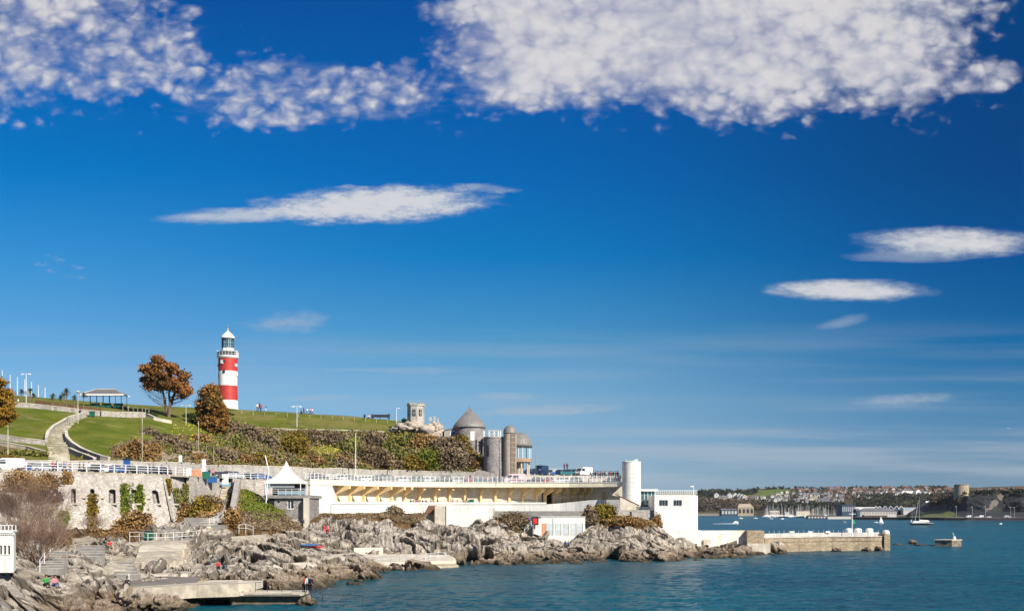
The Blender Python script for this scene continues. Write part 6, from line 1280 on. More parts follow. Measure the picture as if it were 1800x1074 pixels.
def rail_px(label, pts, h, d=None, prof=SHORE, r=.04, rails=(.5, 1.), m=METW, name='handrail', group=None):
    P = [prof.hit(px, py) if d is None else PX(px, py, d) for px, py in pts]; t = thing(name, label, 'handrail', P[0].copy(), group)
    for p in P: mb = MB(); mb.tube(p+Vector((0, 0, -.3)), p+Vector((0, 0, h)), r, n=5); mb.build('post', m, t)
    for f_ in rails: mb = MB(); mb.path([p+Vector((0, 0, h*f_)) for p in P], r*.8, 4); mb.build('rail', m, t)
rail_px('white handrail beside the left flight of steps', [(70, 1004), (78, 990), (88, 978), (88, 972)], 1.15)
rail_px('long white handrail on the terrace below the bastion', [(228, 950), (245, 950), (260, 952), (275, 952), (290, 952), (305, 951), (320, 950), (345, 948)], 1.25)
rail_px('white handrail at the foot of the shaded stone stair', [(368, 925), (376, 922), (383, 920), (392, 914), (396, 908)], 1.25)
rail_px('white handrail along the cliff path below the grassy bank', [(420, 935), (432, 934), (445, 938)], 1.15)
rail_px('pair of thin handrails at the back of the slipway', [(642, 992), (657, 991), (672, 990), (687, 989), (702, 988)], 1.1, r=.03, m=GREYM)
rail_px('white handrail by the cliff at the right end of the slipway', [(748, 985), (757, 984), (770, 983), (783, 983)], 1.2)
rail_px('dark handrail standing in the water beyond the jetty', [(548, 1052), (567, 1062), (605, 1063), (638, 1064)], 1.05, d=118., r=.035, m=DARKM, rails=(1.,))
rail_px('thin dark handrail on the low jetty deck', [(449, 1041), (470, 1041), (495, 1040), (515, 1040)], 1.1, d=121., r=.03, m=DARKM, rails=(1.,))
rail_px('single thin post and rail by the grey pool floor', [(226, 1038), (227, 1036)], 1.6, d=112., r=.03)
# jetty
t = thing('jetty', 'weathered two-level concrete jetty with a dark weedy waterline', 'jetty', PZ(430, 121, 0))
def jz(px, z, d_): return PZ(px, d_, z)
def blk(x0, x1, d0_, d1_, z0_, z1_, m, nm): mb = MB(); mb.prism([(XA(x0, d0_), d0_), (XA(x1, d0_), d0_), (XA(x1, d0_), d1_), (XA(x0, d0_), d1_)], z0_, z1_); return mb.build(nm, m, t)
blk(346, 402, 120.8, 127, 1.75, 2.12, CONCL, 'deck'); blk(349, 402, 121.4, 127, 1.2, 1.74, CONC, 'deck_beam'); blk(350, 403, 122.6, 127, .35, 1.19, CONCL, 'wall'); blk(348, 404, 122.2, 127, -1, .34, CONCD, 'weedy_base')
blk(322, 345.5, 119.8, 127, -.6, 2.1, mat('lichen stained block', (.45, .38, .22), .85, .2, 1.2, streak=.3), 'end_block')
mb = MB(); mb.slab([PZ(402, 121, 2.1), PZ(424, 121, 1.0), PZ(424, 121, .7), PZ(402, 121, 1.7)], (0, 3, 0)); mb.build('ramp', CONC, t)
blk(403, 440, 121.8, 128, 1.2, 2.0, CONCL, 'deck'); blk(420, 531, 119.2, 123.5, .92, 1.2, CONCL, 'deck'); blk(404, 530, 120.0, 123.4, -1, .91, CONCD, 'weedy_base')
mb = MB(); mb.slab([PZ(430, 119.1, 1.2), PZ(528, 119.1, 1.2), PZ(528, 119.1, 1.05), PZ(430, 119.1, 1.05)], (0, .1, 0)); mb.build('deck_edge', CONC, t)
rock(540, 1060, 34, 12, 3, 31, 'yellow weed-covered rock at the outer end of the jetty', d=119.3, group='rocks by the jetty'); rock(335, 1066, 40, 12, 4, 32, 'knobbly brown rock at the inner foot of the jetty', d=117., group='rocks by the jetty')
for i, (px, py, w, h, dp, dd, lb) in enumerate(((248, 1058, 44, 22, 4, 110, 'large layered rock in front of the left part of the pool ledge'), (285, 1062, 40, 20, 4, 111, 'rounded pale rock in front of the middle of the pool ledge'), (312, 1066, 34, 16, 4, 113, 'low brown rock right of the rounded pale one below the pool ledge'), (222, 1046, 30, 16, 3, 107.5, 'reddish rock at the left end of the pool ledge'))): rock(px, py, w, h, dp, 40+i, lb, d=dd, group='rocks below the pool ledge')
# slipway
t = thing('slipway', 'pale concrete slipway platform at the water below the cliff', 'slipway', PZ(715, 190, 0))
mb = MB(); P = [(632, 190), (802, 200), (800, 203), (790, 205), (640, 204)]; mb.prism([(XA(a, b), b) for a, b in P], -1, [1.15, 1.0, 1.3, 1.9, 2.1]); mb.build('deck', CONCL, t)
mb = MB(); P = [(628, 186), (640, 185.2), (700, 188), (806, 197), (800, 200.5), (632, 190.5)]; mb.prism([(XA(a, b), b) for a, b in P], -1, [.35, .35, .35, .35, .55, .6]); mb.build('apron', mat('wet pale concrete', (.42, .36, .25), .7, .2, .8, c2=(.25, .20, .12), streak=.5), t)
mb = MB(); mb.box(XA(622, 204.5), XA(672, 204.5), 204.5, 206, 1.2, ZA(962.5, 204.5)); mb.solo('white_wall', mat('limewashed wall', (.72, .68, .56), .8, .08, 1.2, streak=.2), 'short white painted wall at the back left of the slipway', 'wall', (XA(650, 204.5), 205, 1.2))
# white kiosk at the left edge
d = 95.; t = thing('white_kiosk', 'small white flat-roofed seaside building cut by the left frame edge', 'building', (XA(4, d), d, ZA(1005, d)))
x0, x1 = XA(-60, d), XA(22, d); zb, zt_ = ZA(1006, d), ZA(936, d); wz0, wz1 = ZA(974, d), ZA(958.5, d); ws = [(XA(a, d), XA(a+4.5, d)) for a in (-1, 6, 13.2)]
mb = MB(); mb.box(x0, x1, d, d+.25, zb, wz0); mb.box(x0, x1, d, d+.25, wz1, zt_); e_ = [x0]+[q for w in ws for q in w]+[x1]
for a, b in zip(e_[::2], e_[1::2]): mb.box(a, b, d, d+.25, wz0, wz1)
xb = XA(28, d+4.5); mb.prism([(x1-.25, d+.25), (x1, d+.25), (xb, d+4.5), (xb-.25, d+4.5)], zb, zt_); mb.prism([(x0, d+.26), (x1-.26, d+.26), (xb-.26, d+4.5), (x0, d+4.5)], zt_-.2, zt_-.02); mb.build('wall', WHITEC, t)
for a, b in ws: m = MB(); m.box(a, b, d+.15, d+.2, wz0, wz1); w_ = m.build('window', GLASS, t); m = MB(); m.box(a-.04, b+.04, d-.05, d+.1, wz0-.06, wz0-.002); m.build('sill', WHITE, w_)
mb = MB(); mb.prism([(x0, d-.14), (x1+.12, d-.14), (xb+.1, d+4.6), (x0, d+4.6)], zt_, zt_+.16); mb.build('cornice', WHITE, t)
for px in np.arange(-2, 27, 3.4): mb = MB(); mb.obox((XA(px, d), d-.06, zt_-.16), .07, .1, .15); mb.build('dentil', WHITE, t)
for px in (0, 6.5, 13, 19.5, 26): mb = MB(); mb.obox((XA(px, d), d+.2, zt_+.16), .05, .05, .5); mb.build('rail_post', METW, t)
mb = MB(); mb.box(x0, x1, d+.18, d+.23, zt_+.6, zt_+.66); mb.build('roof_rail', METW, t)
# odds and ends on the rocks
def bin_(p, m, label, s_=1.): mb = MB(); mb.obox(p, 1.1*s_, .8*s_, 1.1*s_); mb.cur = 1; mb.obox(p+Vector((0, 0, 1.1*s_)), 1.2*s_, .9*s_, .14*s_); mb.solo('litter_bin', [m, DARKM], label, 'bin', p)
bin_(SHORE.hit(262, 951)+Vector((0, 0, .3)), GREENM, 'dark green bin behind the white handrail below the bastion'); bin_(hitH(162, 732), GREENM, 'green bin on the path by the top of the lawn staircase', .9)
bin_(edgep(829, 11.35, 2), GREENM, 'green bin on the colonnade terrace right of the walkers', 1.0)
# ------------------------------------------------------------------ people
def skinmesh(name, J, E, sub=1):
    me = bpy.data.meshes.new(name); me.from_pydata([j[:3] for j in J], E, []); o = bpy.data.objects.new(name, me); COL.objects.link(o)
    o.modifiers.new('s', 'SKIN'); sl_ = me.skin_vertices[0].data
    for i, j in enumerate(J): sl_[i].radius = (j[3], j[3]*(j[4] if len(j) > 4 else 1)); sl_[i].use_root = (i == 0)
    mo = o.modifiers.new('b', 'SUBSURF'); mo.levels = sub; mo.render_levels = sub
    dg = bpy.context.evaluated_depsgraph_get(); r = bpy.data.meshes.new_from_object(o.evaluated_get(dg)); r.name = name; bpy.data.objects.remove(o); bpy.data.meshes.remove(me)
    r.materials.clear(); r.materials.append(SKINM); r.polygons.foreach_set('use_smooth', np.ones(len(r.polygons), bool)); return r
SKINM = mat('skin', (.48, .28, .19), .6, .05, 3); HAIRM = mat('brown hair', (.06, .035, .02), .7, .2, 8); HAIRL = mat('fair hair', (.35, .24, .12), .7, .2, 8)
def cloth(n, c): return mat(n, c, .85, .12, 6)
CL = {'black': cloth('black cloth', (.02, .02, .024)), 'navy': cloth('navy cloth', (.025, .04, .09)), 'red': cloth('red cloth', (.48, .035, .03)), 'green': cloth('green cloth', (.03, .28, .05)), 'white': cloth('white cloth', (.72, .72, .70)), 'pink': cloth('pink cloth', (.66, .22, .26)),
      'grey': cloth('grey cloth', (.16, .16, .17)), 'blue': cloth('blue cloth', (.05, .14, .36)), 'purple': cloth('purple cloth', (.12, .05, .16)), 'khaki': cloth('khaki cloth', (.28, .22, .14)), 'jeans': cloth('denim', (.07, .10, .18))}
def protos(pose):
    # hip, knee, ankle, toe for each leg; shoulder, elbow, hand for each arm (metres, facing -Y)
    if pose == 'stand': hip = .93; L = [(.10, 0, .5, .11, .02, .09), (-.10, 0, .5, -.11, .02, .09)]; A = [(.25, .02, 1.16, .27, -.04, .90), (-.25, .02, 1.16, -.27, -.04, .90)]; ly = 0
    elif pose == 'walk': hip = .91; L = [(.10, -.12, .50, .11, -.26, .09), (-.10, .04, .48, -.11, .34, .14)]; A = [(.25, .12, 1.15, .26, .10, .88), (-.25, -.10, 1.15, -.26, -.26, .95)]; ly = 0
    elif pose == 'lean': hip = .90; L = [(.10, 0, .48, .12, .04, .09), (-.10, -.03, .48, -.12, .02, .09)]; A = [(.24, -.22, 1.10, .14, -.46, 1.05), (-.24, -.22, 1.10, -.14, -.46, 1.05)]; ly = -.22
    else: hip = .28; L = [(.12, -.42, .50, .13, -.52, .08), (-.12, -.44, .46, -.14, -.60, .08)]; A = [(.26, -.14, .56, .16, -.38, .50), (-.26, -.12, .56, -.16, -.36, .48)]; ly = -.12
    sh = hip+.50; f_ = lambda z: ly*(z-hip)/.5
    spine = [(0, 0, hip, .135, .75), (0, f_(hip+.25), hip+.25, .13, .75), (0, f_(sh-.04), sh-.04, .155, .62), (0, f_(sh+.07), sh+.07, .055, 1), (0, f_(sh+.13)-.01, sh+.14, .07, 1), (0, f_(sh+.25)-.02, sh+.24, .095, 1.12), (0, f_(sh+.3)-.02, sh+.32, .07, 1.1)]
    J = list(spine); E = [(0, 1), (1, 2), (2, 3), (3, 4), (4, 5), (5, 6)]
    def arm(J, E, root, k=1., hand=True):
        for i, (ex, ey, ez, hx, hy, hz) in enumerate(A):
            s_ = 1 if i == 0 else -1; b = len(J); J.append((s_*.18, f_(sh)-0, sh-.02, .062*k, 1)); J.append((ex, ey+f_(ez)*.5, ez, .046*k, 1)); J.append((hx, hy+f_(hz)*.3, hz, .036*k, 1)); E += [(root, b), (b, b+1), (b+1, b+2)]
            if hand: J.append((hx, hy+f_(hz)*.3-.03, hz-.10, .028*k, 1)); E.append((b+2, b+3))
    def leg(J, E, root, k=1., foot=True):
        for i, (kx, ky, kz, ax, ay, az) in enumerate(L):
            s_ = 1 if i == 0 else -1; b = len(J); J.append((s_*.09, 0, hip-.06, .092*k, 1)); J.append((kx, ky, kz, .062*k, 1)); J.append((ax, ay, az, .044*k, 1)); E += [(root, b), (b, b+1), (b+1, b+2)]
            if foot: J.append((ax, ay-.17, az-.05, .035*k, 1)); E.append((b+2, b+3))
    arm(J, E, 2); leg(J, E, 0)
    J.append((0, f_(sh+.25)-.13, sh+.225, .018, 1)); E.append((5, len(J)-1))   # nose
    body = skinmesh('body', J, E)
    J = [(0, 0, hip-.04, .165, .8), (0, f_(hip+.25), hip+.25, .155, .78), (0, f_(sh-.04), sh-.03, .175, .66), (0, f_(sh+.05), sh+.045, .075, 1)]; E = [(0, 1), (1, 2), (2, 3)]; arm(J, E, 2, 1.35, False); top = skinmesh('jacket', J, E)
    J = [(0, 0, hip+.03, .15, .8)]; E = []; leg(J, E, 0, 1.28, False); tr = skinmesh('trousers', J, E)
    J = [(0, f_(sh+.25)+.015, sh+.26, .10, 1.05), (0, f_(sh+.3)+0.0, sh+.335, .085, 1.1), (0, f_(sh+.2)+.05, sh+.17, .06, 1)]; hair = skinmesh('hair', J, [(0, 1), (0, 2)])
    J = []; E = []
    for (kx, ky, kz, ax, ay, az) in L: b = len(J); J += [(ax, ay+.03, az-.03, .05, 1), (ax, ay-.18, az-.055, .04, 1)]; E.append((b, b+1))
    sm = MB()
    for (kx, ky, kz, ax, ay, az) in L: sm.obox((ax, ay-.07, az-.09), .10, .29, .10)
    shoes = sm.mesh('shoes', SKINM); return body, top, tr, hair, shoes
PR = {p: protos(p) for p in ('stand', 'walk', 'lean', 'sit')}
def person(p, pose, top, bot, label, rz=0., group=None, sc_=1., hair=None):
    t = thing('person', label, 'person', p, group, rz); t.scale = (sc_,)*3; ms = (SKINM, CL[top], CL[bot], hair or HAIRM, CL['black'])
    for nm, me, m in zip(('body', 'jacket', 'trousers', 'hair', 'shoes'), PR[pose], ms):
        o = bpy.data.objects.new(nm, me); link(o, t); o.material_slots[0].link = 'OBJECT'; o.material_slots[0].material = m
    return t
def ep(px, back=1.2, z=PZ0): return edgep(px, z, back)
pp_ = [
 (ep(100, 1.0), 'stand', 'black', 'jeans', 'person in black leaning near the railing above the left bastion windows', .4), (ep(117, 2.5), 'walk', 'pink', 'white', 'tall person in a pink top walking behind the railing below the staircase', 1.2), (ep(113, 1.6), 'walk', 'blue', 'jeans', 'person in pale blue just left of the pink-topped walker', 1.2),
 (ep(124, 2.5), 'stand', 'khaki', 'grey', 'person in khaki right of the pink-topped walker', .2), (ep(140, 2.2), 'walk', 'black', 'black', 'person all in black before the grey forked wall', -1.3), (ep(147, 2.2), 'walk', 'purple', 'black', 'person in purple next to the black-clad walker', -1.3), (ep(156, 1.5), 'stand', 'white', 'khaki', 'person in white at the railing above the middle bastion windows', .1),
 (ep(93, 1.5), 'stand', 'red', 'black', 'person in a red coat at the railing left of the black-clad one', .3), (ep(233, 1.6), 'lean', 'grey', 'black', 'person in grey leaning beside the tall blue cabinet', .2), (ep(262, 1.2), 'stand', 'black', 'black', 'left one of a dark pair at the railing above the last bastion window', 0), (ep(270, 1.2), 'stand', 'navy', 'black', 'right one of a dark pair at the railing above the last bastion window', .2),
 (ep(284, 2.), 'walk', 'black', 'jeans', 'dark figure walking right of the pair above the bastion corner', 1.4), (ep(297, 2.), 'walk', 'grey', 'black', 'grey-jacketed figure nearest the orange boards', 1.4),
 (ep(368, .8), 'stand', 'black', 'black', 'large dark figure beside the tall white sign pillar', .3), (ep(374, 1.), 'stand', 'pink', 'black', 'person in pink right of the dark figure by the sign pillar', .2),
 (ep(545, 1.6), 'stand', 'navy', 'black', 'person in navy just right of the tent, left of two', .1), (ep(551, 1.6), 'stand', 'black', 'jeans', 'person in black just right of the tent, right of two', .1), (ep(571, 2), 'walk', 'red', 'black', 'person in a red jacket on the promenade above the white end wall', 1.3), (ep(586, 2), 'walk', 'black', 'black', 'dark walker at the left end of the pavilion roof', 1.3),
 (ep(577, 3), 'stand', 'white', 'grey', 'person in white between the red jacket and the dark walker', .1), (ep(819, 4), 'walk', 'red', 'jeans', 'red-topped walker on the pavilion roof above the green bin', 1.2), (ep(851, 2), 'stand', 'purple', 'black', 'person in dark purple on the roof below the stone drum', .1), (ep(857, 2), 'stand', 'red', 'black', 'person in dark red beside the purple one below the stone drum', .1),
 (ep(1090, .6), 'stand', 'black', 'black', 'last dark figure at the balcony tip before the white tower', .1)]
for p, pose, a, b, lb, rz in pp_: person(p, pose, a, b, lb, rz, 'people on the promenade')
TF = 11.34
for px, bk_, pose, a, b, lb, rz in ((722, 2.2, 'sit', 'black', 'black', 'dark seated figure, left of the three sitting on the colonnade terrace', .2), (727, 2.2, 'sit', 'khaki', 'black', 'seated figure in brown, middle of the three on the colonnade terrace', 0), (732, 2.2, 'sit', 'purple', 'black', 'seated figure in purple, right of the three on the colonnade terrace', -.2),
  (743, 1.6, 'stand', 'white', 'black', 'person in white standing on the terrace left of the stair recess', .1), (749, 1.6, 'sit', 'black', 'grey', 'crouching dark figure beside the standing person in white', .1), (757, 2., 'sit', 'grey', 'black', 'grey seated figure right of the person in white', .4),
  (769, 1., 'walk', 'black', 'black', 'dark walker on the terrace above the brown steps', 1.3), (796, 1.2, 'walk', 'white', 'jeans', 'person in a white top walking above the white terrace block', -1.2), (804, 1.2, 'sit', 'pink', 'white', 'small seated figure in pink on the terrace edge', .2), (819, 1.2, 'lean', 'black', 'khaki', 'dark figure leaning forward just left of the green terrace bin', 1.)):
    person(ep(px, bk_, TF), pose, a, b, lb, rz, 'people on the colonnade terrace')
# crowd at the end of the forecourt
zc_ = 17.6; mb = MB(); mb.prism([(XA(1036, 268), 269.5), (XA(1093, 268), 269.5), (XA(1093, 268), 274), (XA(1036, 268), 276)], 16.6, zc_); tag(mb.build('viewing_platform', CONCL), kind='structure')
cols__ = ['black', 'purple', 'navy', 'pink', 'black', 'grey', 'purple', 'black', 'white', 'navy', 'black', 'red', 'black', 'grey', 'black', 'navy']
rs3 = random.Random(4)
for i in range(16): person(PZ(1040+i*3.2+rs3.uniform(-.8, .8), 270.5+rs3.random()*2.5, zc_), rs3.choice(['stand', 'stand', 'walk', 'lean']), cols__[i], rs3.choice(['black', 'jeans', 'grey']), 'one of the crowd along the rail between the white van and white round tower', rs3.uniform(-2, 2), 'crowd at the end of the promenade')
for px, py, pose, a, b, lb, rz, s_ in ((25, 713.5, 'walk', 'black', 'black', 'left walker in black of the couple on the top path', 1.3, 1.05), (32, 713.5, 'walk', 'white', 'black', 'right walker with a white bag of the couple on the top path', 1.3, 1.0), (141.5, 727.5, 'sit', 'purple', 'black', 'figure sitting on the path wall beside the lamp by the staircase', 0, 1.),
  (452, 722, 'stand', 'white', 'grey', 'person in a white top on the skyline right of the lighthouse', 0, 1.2), (456, 722, 'walk', 'black', 'black', 'tall dark person on the skyline beside the white-topped one', 1, 1.3), (459, 722.5, 'stand', 'red', 'jeans', 'red-topped person on the skyline right of the tall dark one', 0, 1.1), (467.5, 723, 'stand', 'blue', 'white', 'child in pale blue on the skyline, apart from the group', 0, .9),
  (530, 727.5, 'sit', 'grey', 'black', 'leftmost of the small figures on the skyline above the golden bush', 0, 1.2), (534, 727.5, 'walk', 'black', 'black', 'dark figure, second in the small skyline row', 1, 1.), (540, 728, 'walk', 'white', 'grey', 'white figure, third in the small skyline row', 1, 1.), (545, 728, 'stand', 'pink', 'black', 'pink figure, fourth in the small skyline row', 1, 1.), (549, 728.5, 'walk', 'white', 'jeans', 'rightmost white figure in the small skyline row', 1, 1.),
  (641, 735.5, 'sit', 'black', 'black', 'dark seated figure on the skyline left of the benches', 0, 1.2), (655, 736, 'sit', 'navy', 'black', 'dark seated figure on the skyline between the benches', 0, 1.3), (648, 736, 'sit', 'white', 'black', 'white seated figure on the skyline near the left bench', 0, 1.1), (684, 737, 'stand', 'black', 'black', 'lone dark figure on the skyline left of the stone turret', 0, 1.1), (765, 746, 'stand', 'black', 'black', 'tiny dark figure on the ruined wall beside the broken piers', 0, .9)):
    person(hitH(px, py), pose, a, b, lb, rz, 'people on the hilltop', s_)
mb = MB(); p = hitH(668, 736.5); t = thing('park_bench', 'dark park bench on the skyline left of the turret', 'bench', p)
mb.obox(p+Vector((0, 0, .5)), 5.0, .6, .12); mb.build('seat', DARKM, t); mb = MB(); mb.obox(p+Vector((0, .3, .6)), 5.0, .1, .7); mb.build('backrest', DARKM, t)
for s_ in (-2.2, 0, 2.2): mb = MB(); mb.obox(p+Vector((s_, 0, 0)), .15, .5, .5); mb.build('leg', DARKM, t)
for p, pose, a, b, lb, rz in ((PZ(534, 121, 1.2), 'lean', 'red', 'black', 'person in a red coat bending at the outer end of the jetty', .9), (PZ(541, 120.6, 1.2), 'stand', 'white', 'black', 'person in white between the red coat and the dark figure on the jetty', .2), (PZ(547, 120.2, 1.2), 'stand', 'black', 'black', 'dark figure standing at the very end of the jetty', -.6),
  (SHORE.hit(82, 1050)+Vector((0, -.3, .9)), 'sit', 'green', 'black', 'person in a bright green jacket sitting on the foreground rocks', .8), (SHORE.hit(97, 1050)+Vector((0, -.3, .9)), 'sit', 'pink', 'jeans', 'person sitting right of the green jacket on the foreground rocks', 1.0), (SHORE.hit(228, 1050)+Vector((0, -.8, 1.0)), 'sit', 'black', 'black', 'dark figure sitting below the grey pool floor', .6),
  (SHORE.hit(5, 1006)+Vector((0, -1., .5)), 'stand', 'green', 'black', 'person in a green top standing in front of the white kiosk', .3), (SHORE.hit(571, 943)+Vector((0, -.3, .5)), 'stand', 'red', 'pink', 'person in red and pink standing on the cliff path below the pale pillar', .2), (SHORE.hit(577, 943)+Vector((0, -.3, .5)), 'stand', 'pink', 'red', 'person in pink beside the red one below the pale pillar', -.2),
  (PX(453, 886, 222), 'lean', 'black', 'black', 'left of two dark figures leaning by the kiosk wall above the bank', 1.1), (PX(460, 887, 222), 'lean', 'black', 'navy', 'right of two dark figures leaning by the kiosk wall above the bank', 1.3), (SHORE.hit(532, 924)+Vector((0, 0, .4)), 'sit', 'navy', 'black', 'person in navy sitting beside the pale pillar', .5),
  (PZ(930, 241, ZA(921, 241)), 'stand', 'purple', 'black', 'dark purple figure on the stair by the red notice board', .1), (SHORE.hit(993, 968)+Vector((0, -.6, .9)), 'sit', 'navy', 'black', 'left one of a dark pair sitting on the rocks under the beach huts', .3), (SHORE.hit(999, 968)+Vector((0, -.6, .9)), 'sit', 'blue', 'black', 'right one of a pair sitting on the rocks under the beach huts', -.3),
  (SHORE.hit(194, 972)+Vector((0, -.3, .6)), 'sit', 'red', 'khaki', 'person in red sitting on the path beside the rock hump', .7), (SHORE.hit(386, 1014)+Vector((0, -.8, .9)), 'sit', 'red', 'black', 'person in dark red sitting low on the rocks above the jetty', .4), (SHORE.hit(396, 1014)+Vector((0, -.8, .9)), 'sit', 'black', 'jeans', 'dark figure reclining on the rocks above the jetty', .9)):
    person(p, pose, a, b, lb, rz, 'people on the shore')
# blue and red canoes on the rocks
for i, (px, py, m, lb) in enumerate(((545, 966, CL['blue'], 'blue canoe drawn up on the rocks below the pale pillar'), (556, 969, CL['red'], 'faded red canoe beside the blue one on the rocks'))):
    p = SHORE.hit(px, py)+Vector((0, -.8, .6)); mb = MB(); N_ = 12
    rg = [[(x, math.sin(math.pi*(x+1.6)/3.2)**.6*.33*math.cos(a)+0, .18+math.sin(math.pi*(x+1.6)/3.2)**.6*.2*math.sin(a)+.12*abs(x/1.6)**3) for a in np.linspace(0, 2*math.pi, 10, endpoint=False)] for x in np.linspace(-1.58, 1.58, N_)]
    mb.add([q for r_ in rg for q in r_], [(i_*10+j, i_*10+(j+1) % 10, (i_+1)*10+(j+1) % 10, (i_+1)*10+j) for i_ in range(N_-1) for j in range(10)]); mb.cur = 1; mb.obox((0, 0, .33), .9, .34, .06)
    o = bpy.data.objects.new('canoe', mb.mesh('canoe', [m, DARKM])); link(o); o.location = p; o.rotation_euler.z = .1+.2*i; tag(o, lb, 'canoe', 'canoes on the rocks')
# ------------------------------------------------------------------ vehicles
PAINT = {}
def paint(n, c):
    m, t_, b = newmat(n+' car paint'); setc(t_, b, c); b.inputs['Roughness'].default_value = .28; b.inputs['Coat Weight'].default_value = .6; b.inputs['Coat Roughness'].default_value = .06; PAINT[n] = m
for n_, c_ in (('white', (.72, .72, .70)), ('silver', (.42, .44, .46)), ('black', (.015, .015, .018)), ('blue', (.03, .09, .28)), ('navy', (.015, .03, .08)), ('teal', (.03, .16, .18)), ('red', (.35, .02, .02)), ('grey', (.12, .13, .14)), ('green', (.03, .10, .06)), ('pink', (.80, .62, .64))): paint(n_, c_)
LAMPM = mat('headlamp glass', (.7, .7, .68), .2, .05, 3); TAILM = mat('tail lamp', (.4, .02, .02), .3, .05, 3)
def wheel_me(r_=.32, w_=.2):
    a = MB(); a.tube((0, -w_/2, 0), (0, w_/2, 0), r_, n=16); b = MB(); b.tube((0, -w_/2-.01, 0), (0, w_/2+.01, 0), r_*.6, n=12); return a.mesh('wheel', TYRE), b.mesh('hub', GREYM)
WH = wheel_me()
def vehicle_meshes(kind):
    # side outline (x, z) front at -x, and the glasshouse
    if kind == 'hatch': L_, W_, body, gl = 3.9, 1.66, [(-1.95, .32), (-1.93, .62), (-1.75, .78), (-1.0, .93), (1.75, .98), (1.93, .82), (1.95, .34)], [(-1.05, .93), (-.35, 1.42), (1.15, 1.45), (1.72, .97)]
    elif kind == 'estate': L_, W_, body, gl = 4.6, 1.74, [(-2.3, .3), (-2.28, .6), (-2.1, .76), (-1.2, .92), (2.2, .97), (2.28, .8), (2.3, .32)], [(-1.2, .92), (-.4, 1.40), (1.75, 1.44), (2.15, .96)]
    elif kind == 'suv': L_, W_, body, gl = 4.5, 1.85, [(-2.25, .4), (-2.22, .85), (-2.05, 1.02), (-1.1, 1.14), (2.15, 1.16), (2.24, .95), (2.25, .42)], [(-1.1, 1.14), (-.5, 1.72), (1.9, 1.76), (2.15, 1.15)]
    elif kind == 'van': L_, W_, body, gl = 5.0, 1.95, [(-2.5, .35), (-2.48, .95), (-2.2, 1.15), (-1.5, 2.05), (-1.2, 2.2), (2.45, 2.22), (2.5, 2.1), (2.5, .36)], [(-2.08, 1.2), (-1.52, 1.95), (-.6, 1.97), (-.6, 1.22)]
    else: L_, W_, body, gl = 5.4, 2.1, [(-2.7, .5), (-2.7, 1.5), (-2.35, 1.9), (-1.5, 1.95), (-1.5, 2.7), (2.7, 2.7), (2.7, .5)], [(-2.5, 1.3), (-2.3, 1.82), (-1.7, 1.85), (-1.7, 1.3)]
    b = MB(); n = len(body); hw = W_/2; tb = [hw*.96 if z < .5 else hw if z < 1.2 else hw*.93 for x, z in body]
    b.add([(x, -w, z) for (x, z), w in zip(body, tb)]+[(x, w, z) for (x, z), w in zip(body, tb)], [tuple(range(n)), tuple(range(2*n-1, n-1, -1))]+[(i, n+i, n+(i+1) % n, (i+1) % n) for i in range(n)])
    g = MB(); m = len(gl)
    if kind in ('hatch', 'estate', 'suv'):
        w0, w1 = hw*.94, hw*.76; ws_ = [w0, w1, w1, w0]; g.add([(x, -w, z) for (x, z), w in zip(gl, ws_)]+[(x, w, z) for (x, z), w in zip(gl, ws_)], [tuple(range(m)), tuple(range(2*m-1, m-1, -1))]+[(i, m+i, m+(i+1) % m, (i+1) % m) for i in range(m)])
        rf = MB(); x0, x1, zt = gl[1][0], gl[2][0], gl[1][1]; rf.add([(x0-.05, -w1-.02, zt-.02), (x1+.08, -w1-.02, zt+.01), (x1+.08, w1+.02, zt+.01), (x0-.05, w1+.02, zt-.02), (x0+.15, -w1+.08, zt+.07), (x1-.1, -w1+.08, zt+.10), (x1-.1, w1-.08, zt+.10), (x0+.15, w1-.08, zt+.07)], [(0, 3, 2, 1), (4, 5, 6, 7), (0, 1, 5, 4), (1, 2, 6, 5), (2, 3, 7, 6), (3, 0, 4, 7)])
        for fx in (.45,):
            for s_ in (-1, 1): xm = x0+(x1-x0)*fx; rf.add([(xm-.05, s_*(w0+.01), gl[0][1]), (xm+.05, s_*(w0+.01), gl[0][1]), (xm+.05, s_*(w1+.015), zt), (xm-.05, s_*(w1+.015), zt)], [(0, 1, 2, 3)])
    else:
        w_ = hw*.97+.0; g.add([(x, -w_-.02, z) for x, z in gl]+[(x, w_+.02, z) for x, z in gl], [tuple(range(m)), tuple(range(2*m-1, m-1, -1))]+[(i, m+i, m+(i+1) % m, (i+1) % m) for i in range(m)])
        if kind == 'van': g.add([(-2.22, -w_*.86, 1.18), (-1.56, -w_*.82, 2.0), (-1.56, w_*.82, 2.0), (-2.22, w_*.86, 1.18)], [(0, 1, 2, 3)])
        rf = MB(); rf.box(-L_/2+1.3, L_/2-.1, -hw*.9, hw*.9, body[-3][1], body[-3][1]+.06)
    bp_ = MB(); bp_.box(-L_/2-.06, -L_/2+.12, -hw*.94, hw*.94, .3, .52); bq_ = MB(); bq_.box(L_/2-.12, L_/2+.06, -hw*.94, hw*.94, .3, .52)
    hl = MB(); hz = body[1][1]-.04; hl.obox((-L_/2+.06, -hw*.72, hz), .14, .34, .16); tl = MB(); tl.obox((L_/2-.03, -hw*.78, hz+.1), .1, .2, .3); hl2 = MB(); hl2.obox((-L_/2+.06, hw*.72, hz), .14, .34, .16); tl2 = MB(); tl2.obox((L_/2-.03, hw*.78, hz+.1), .1, .2, .3)
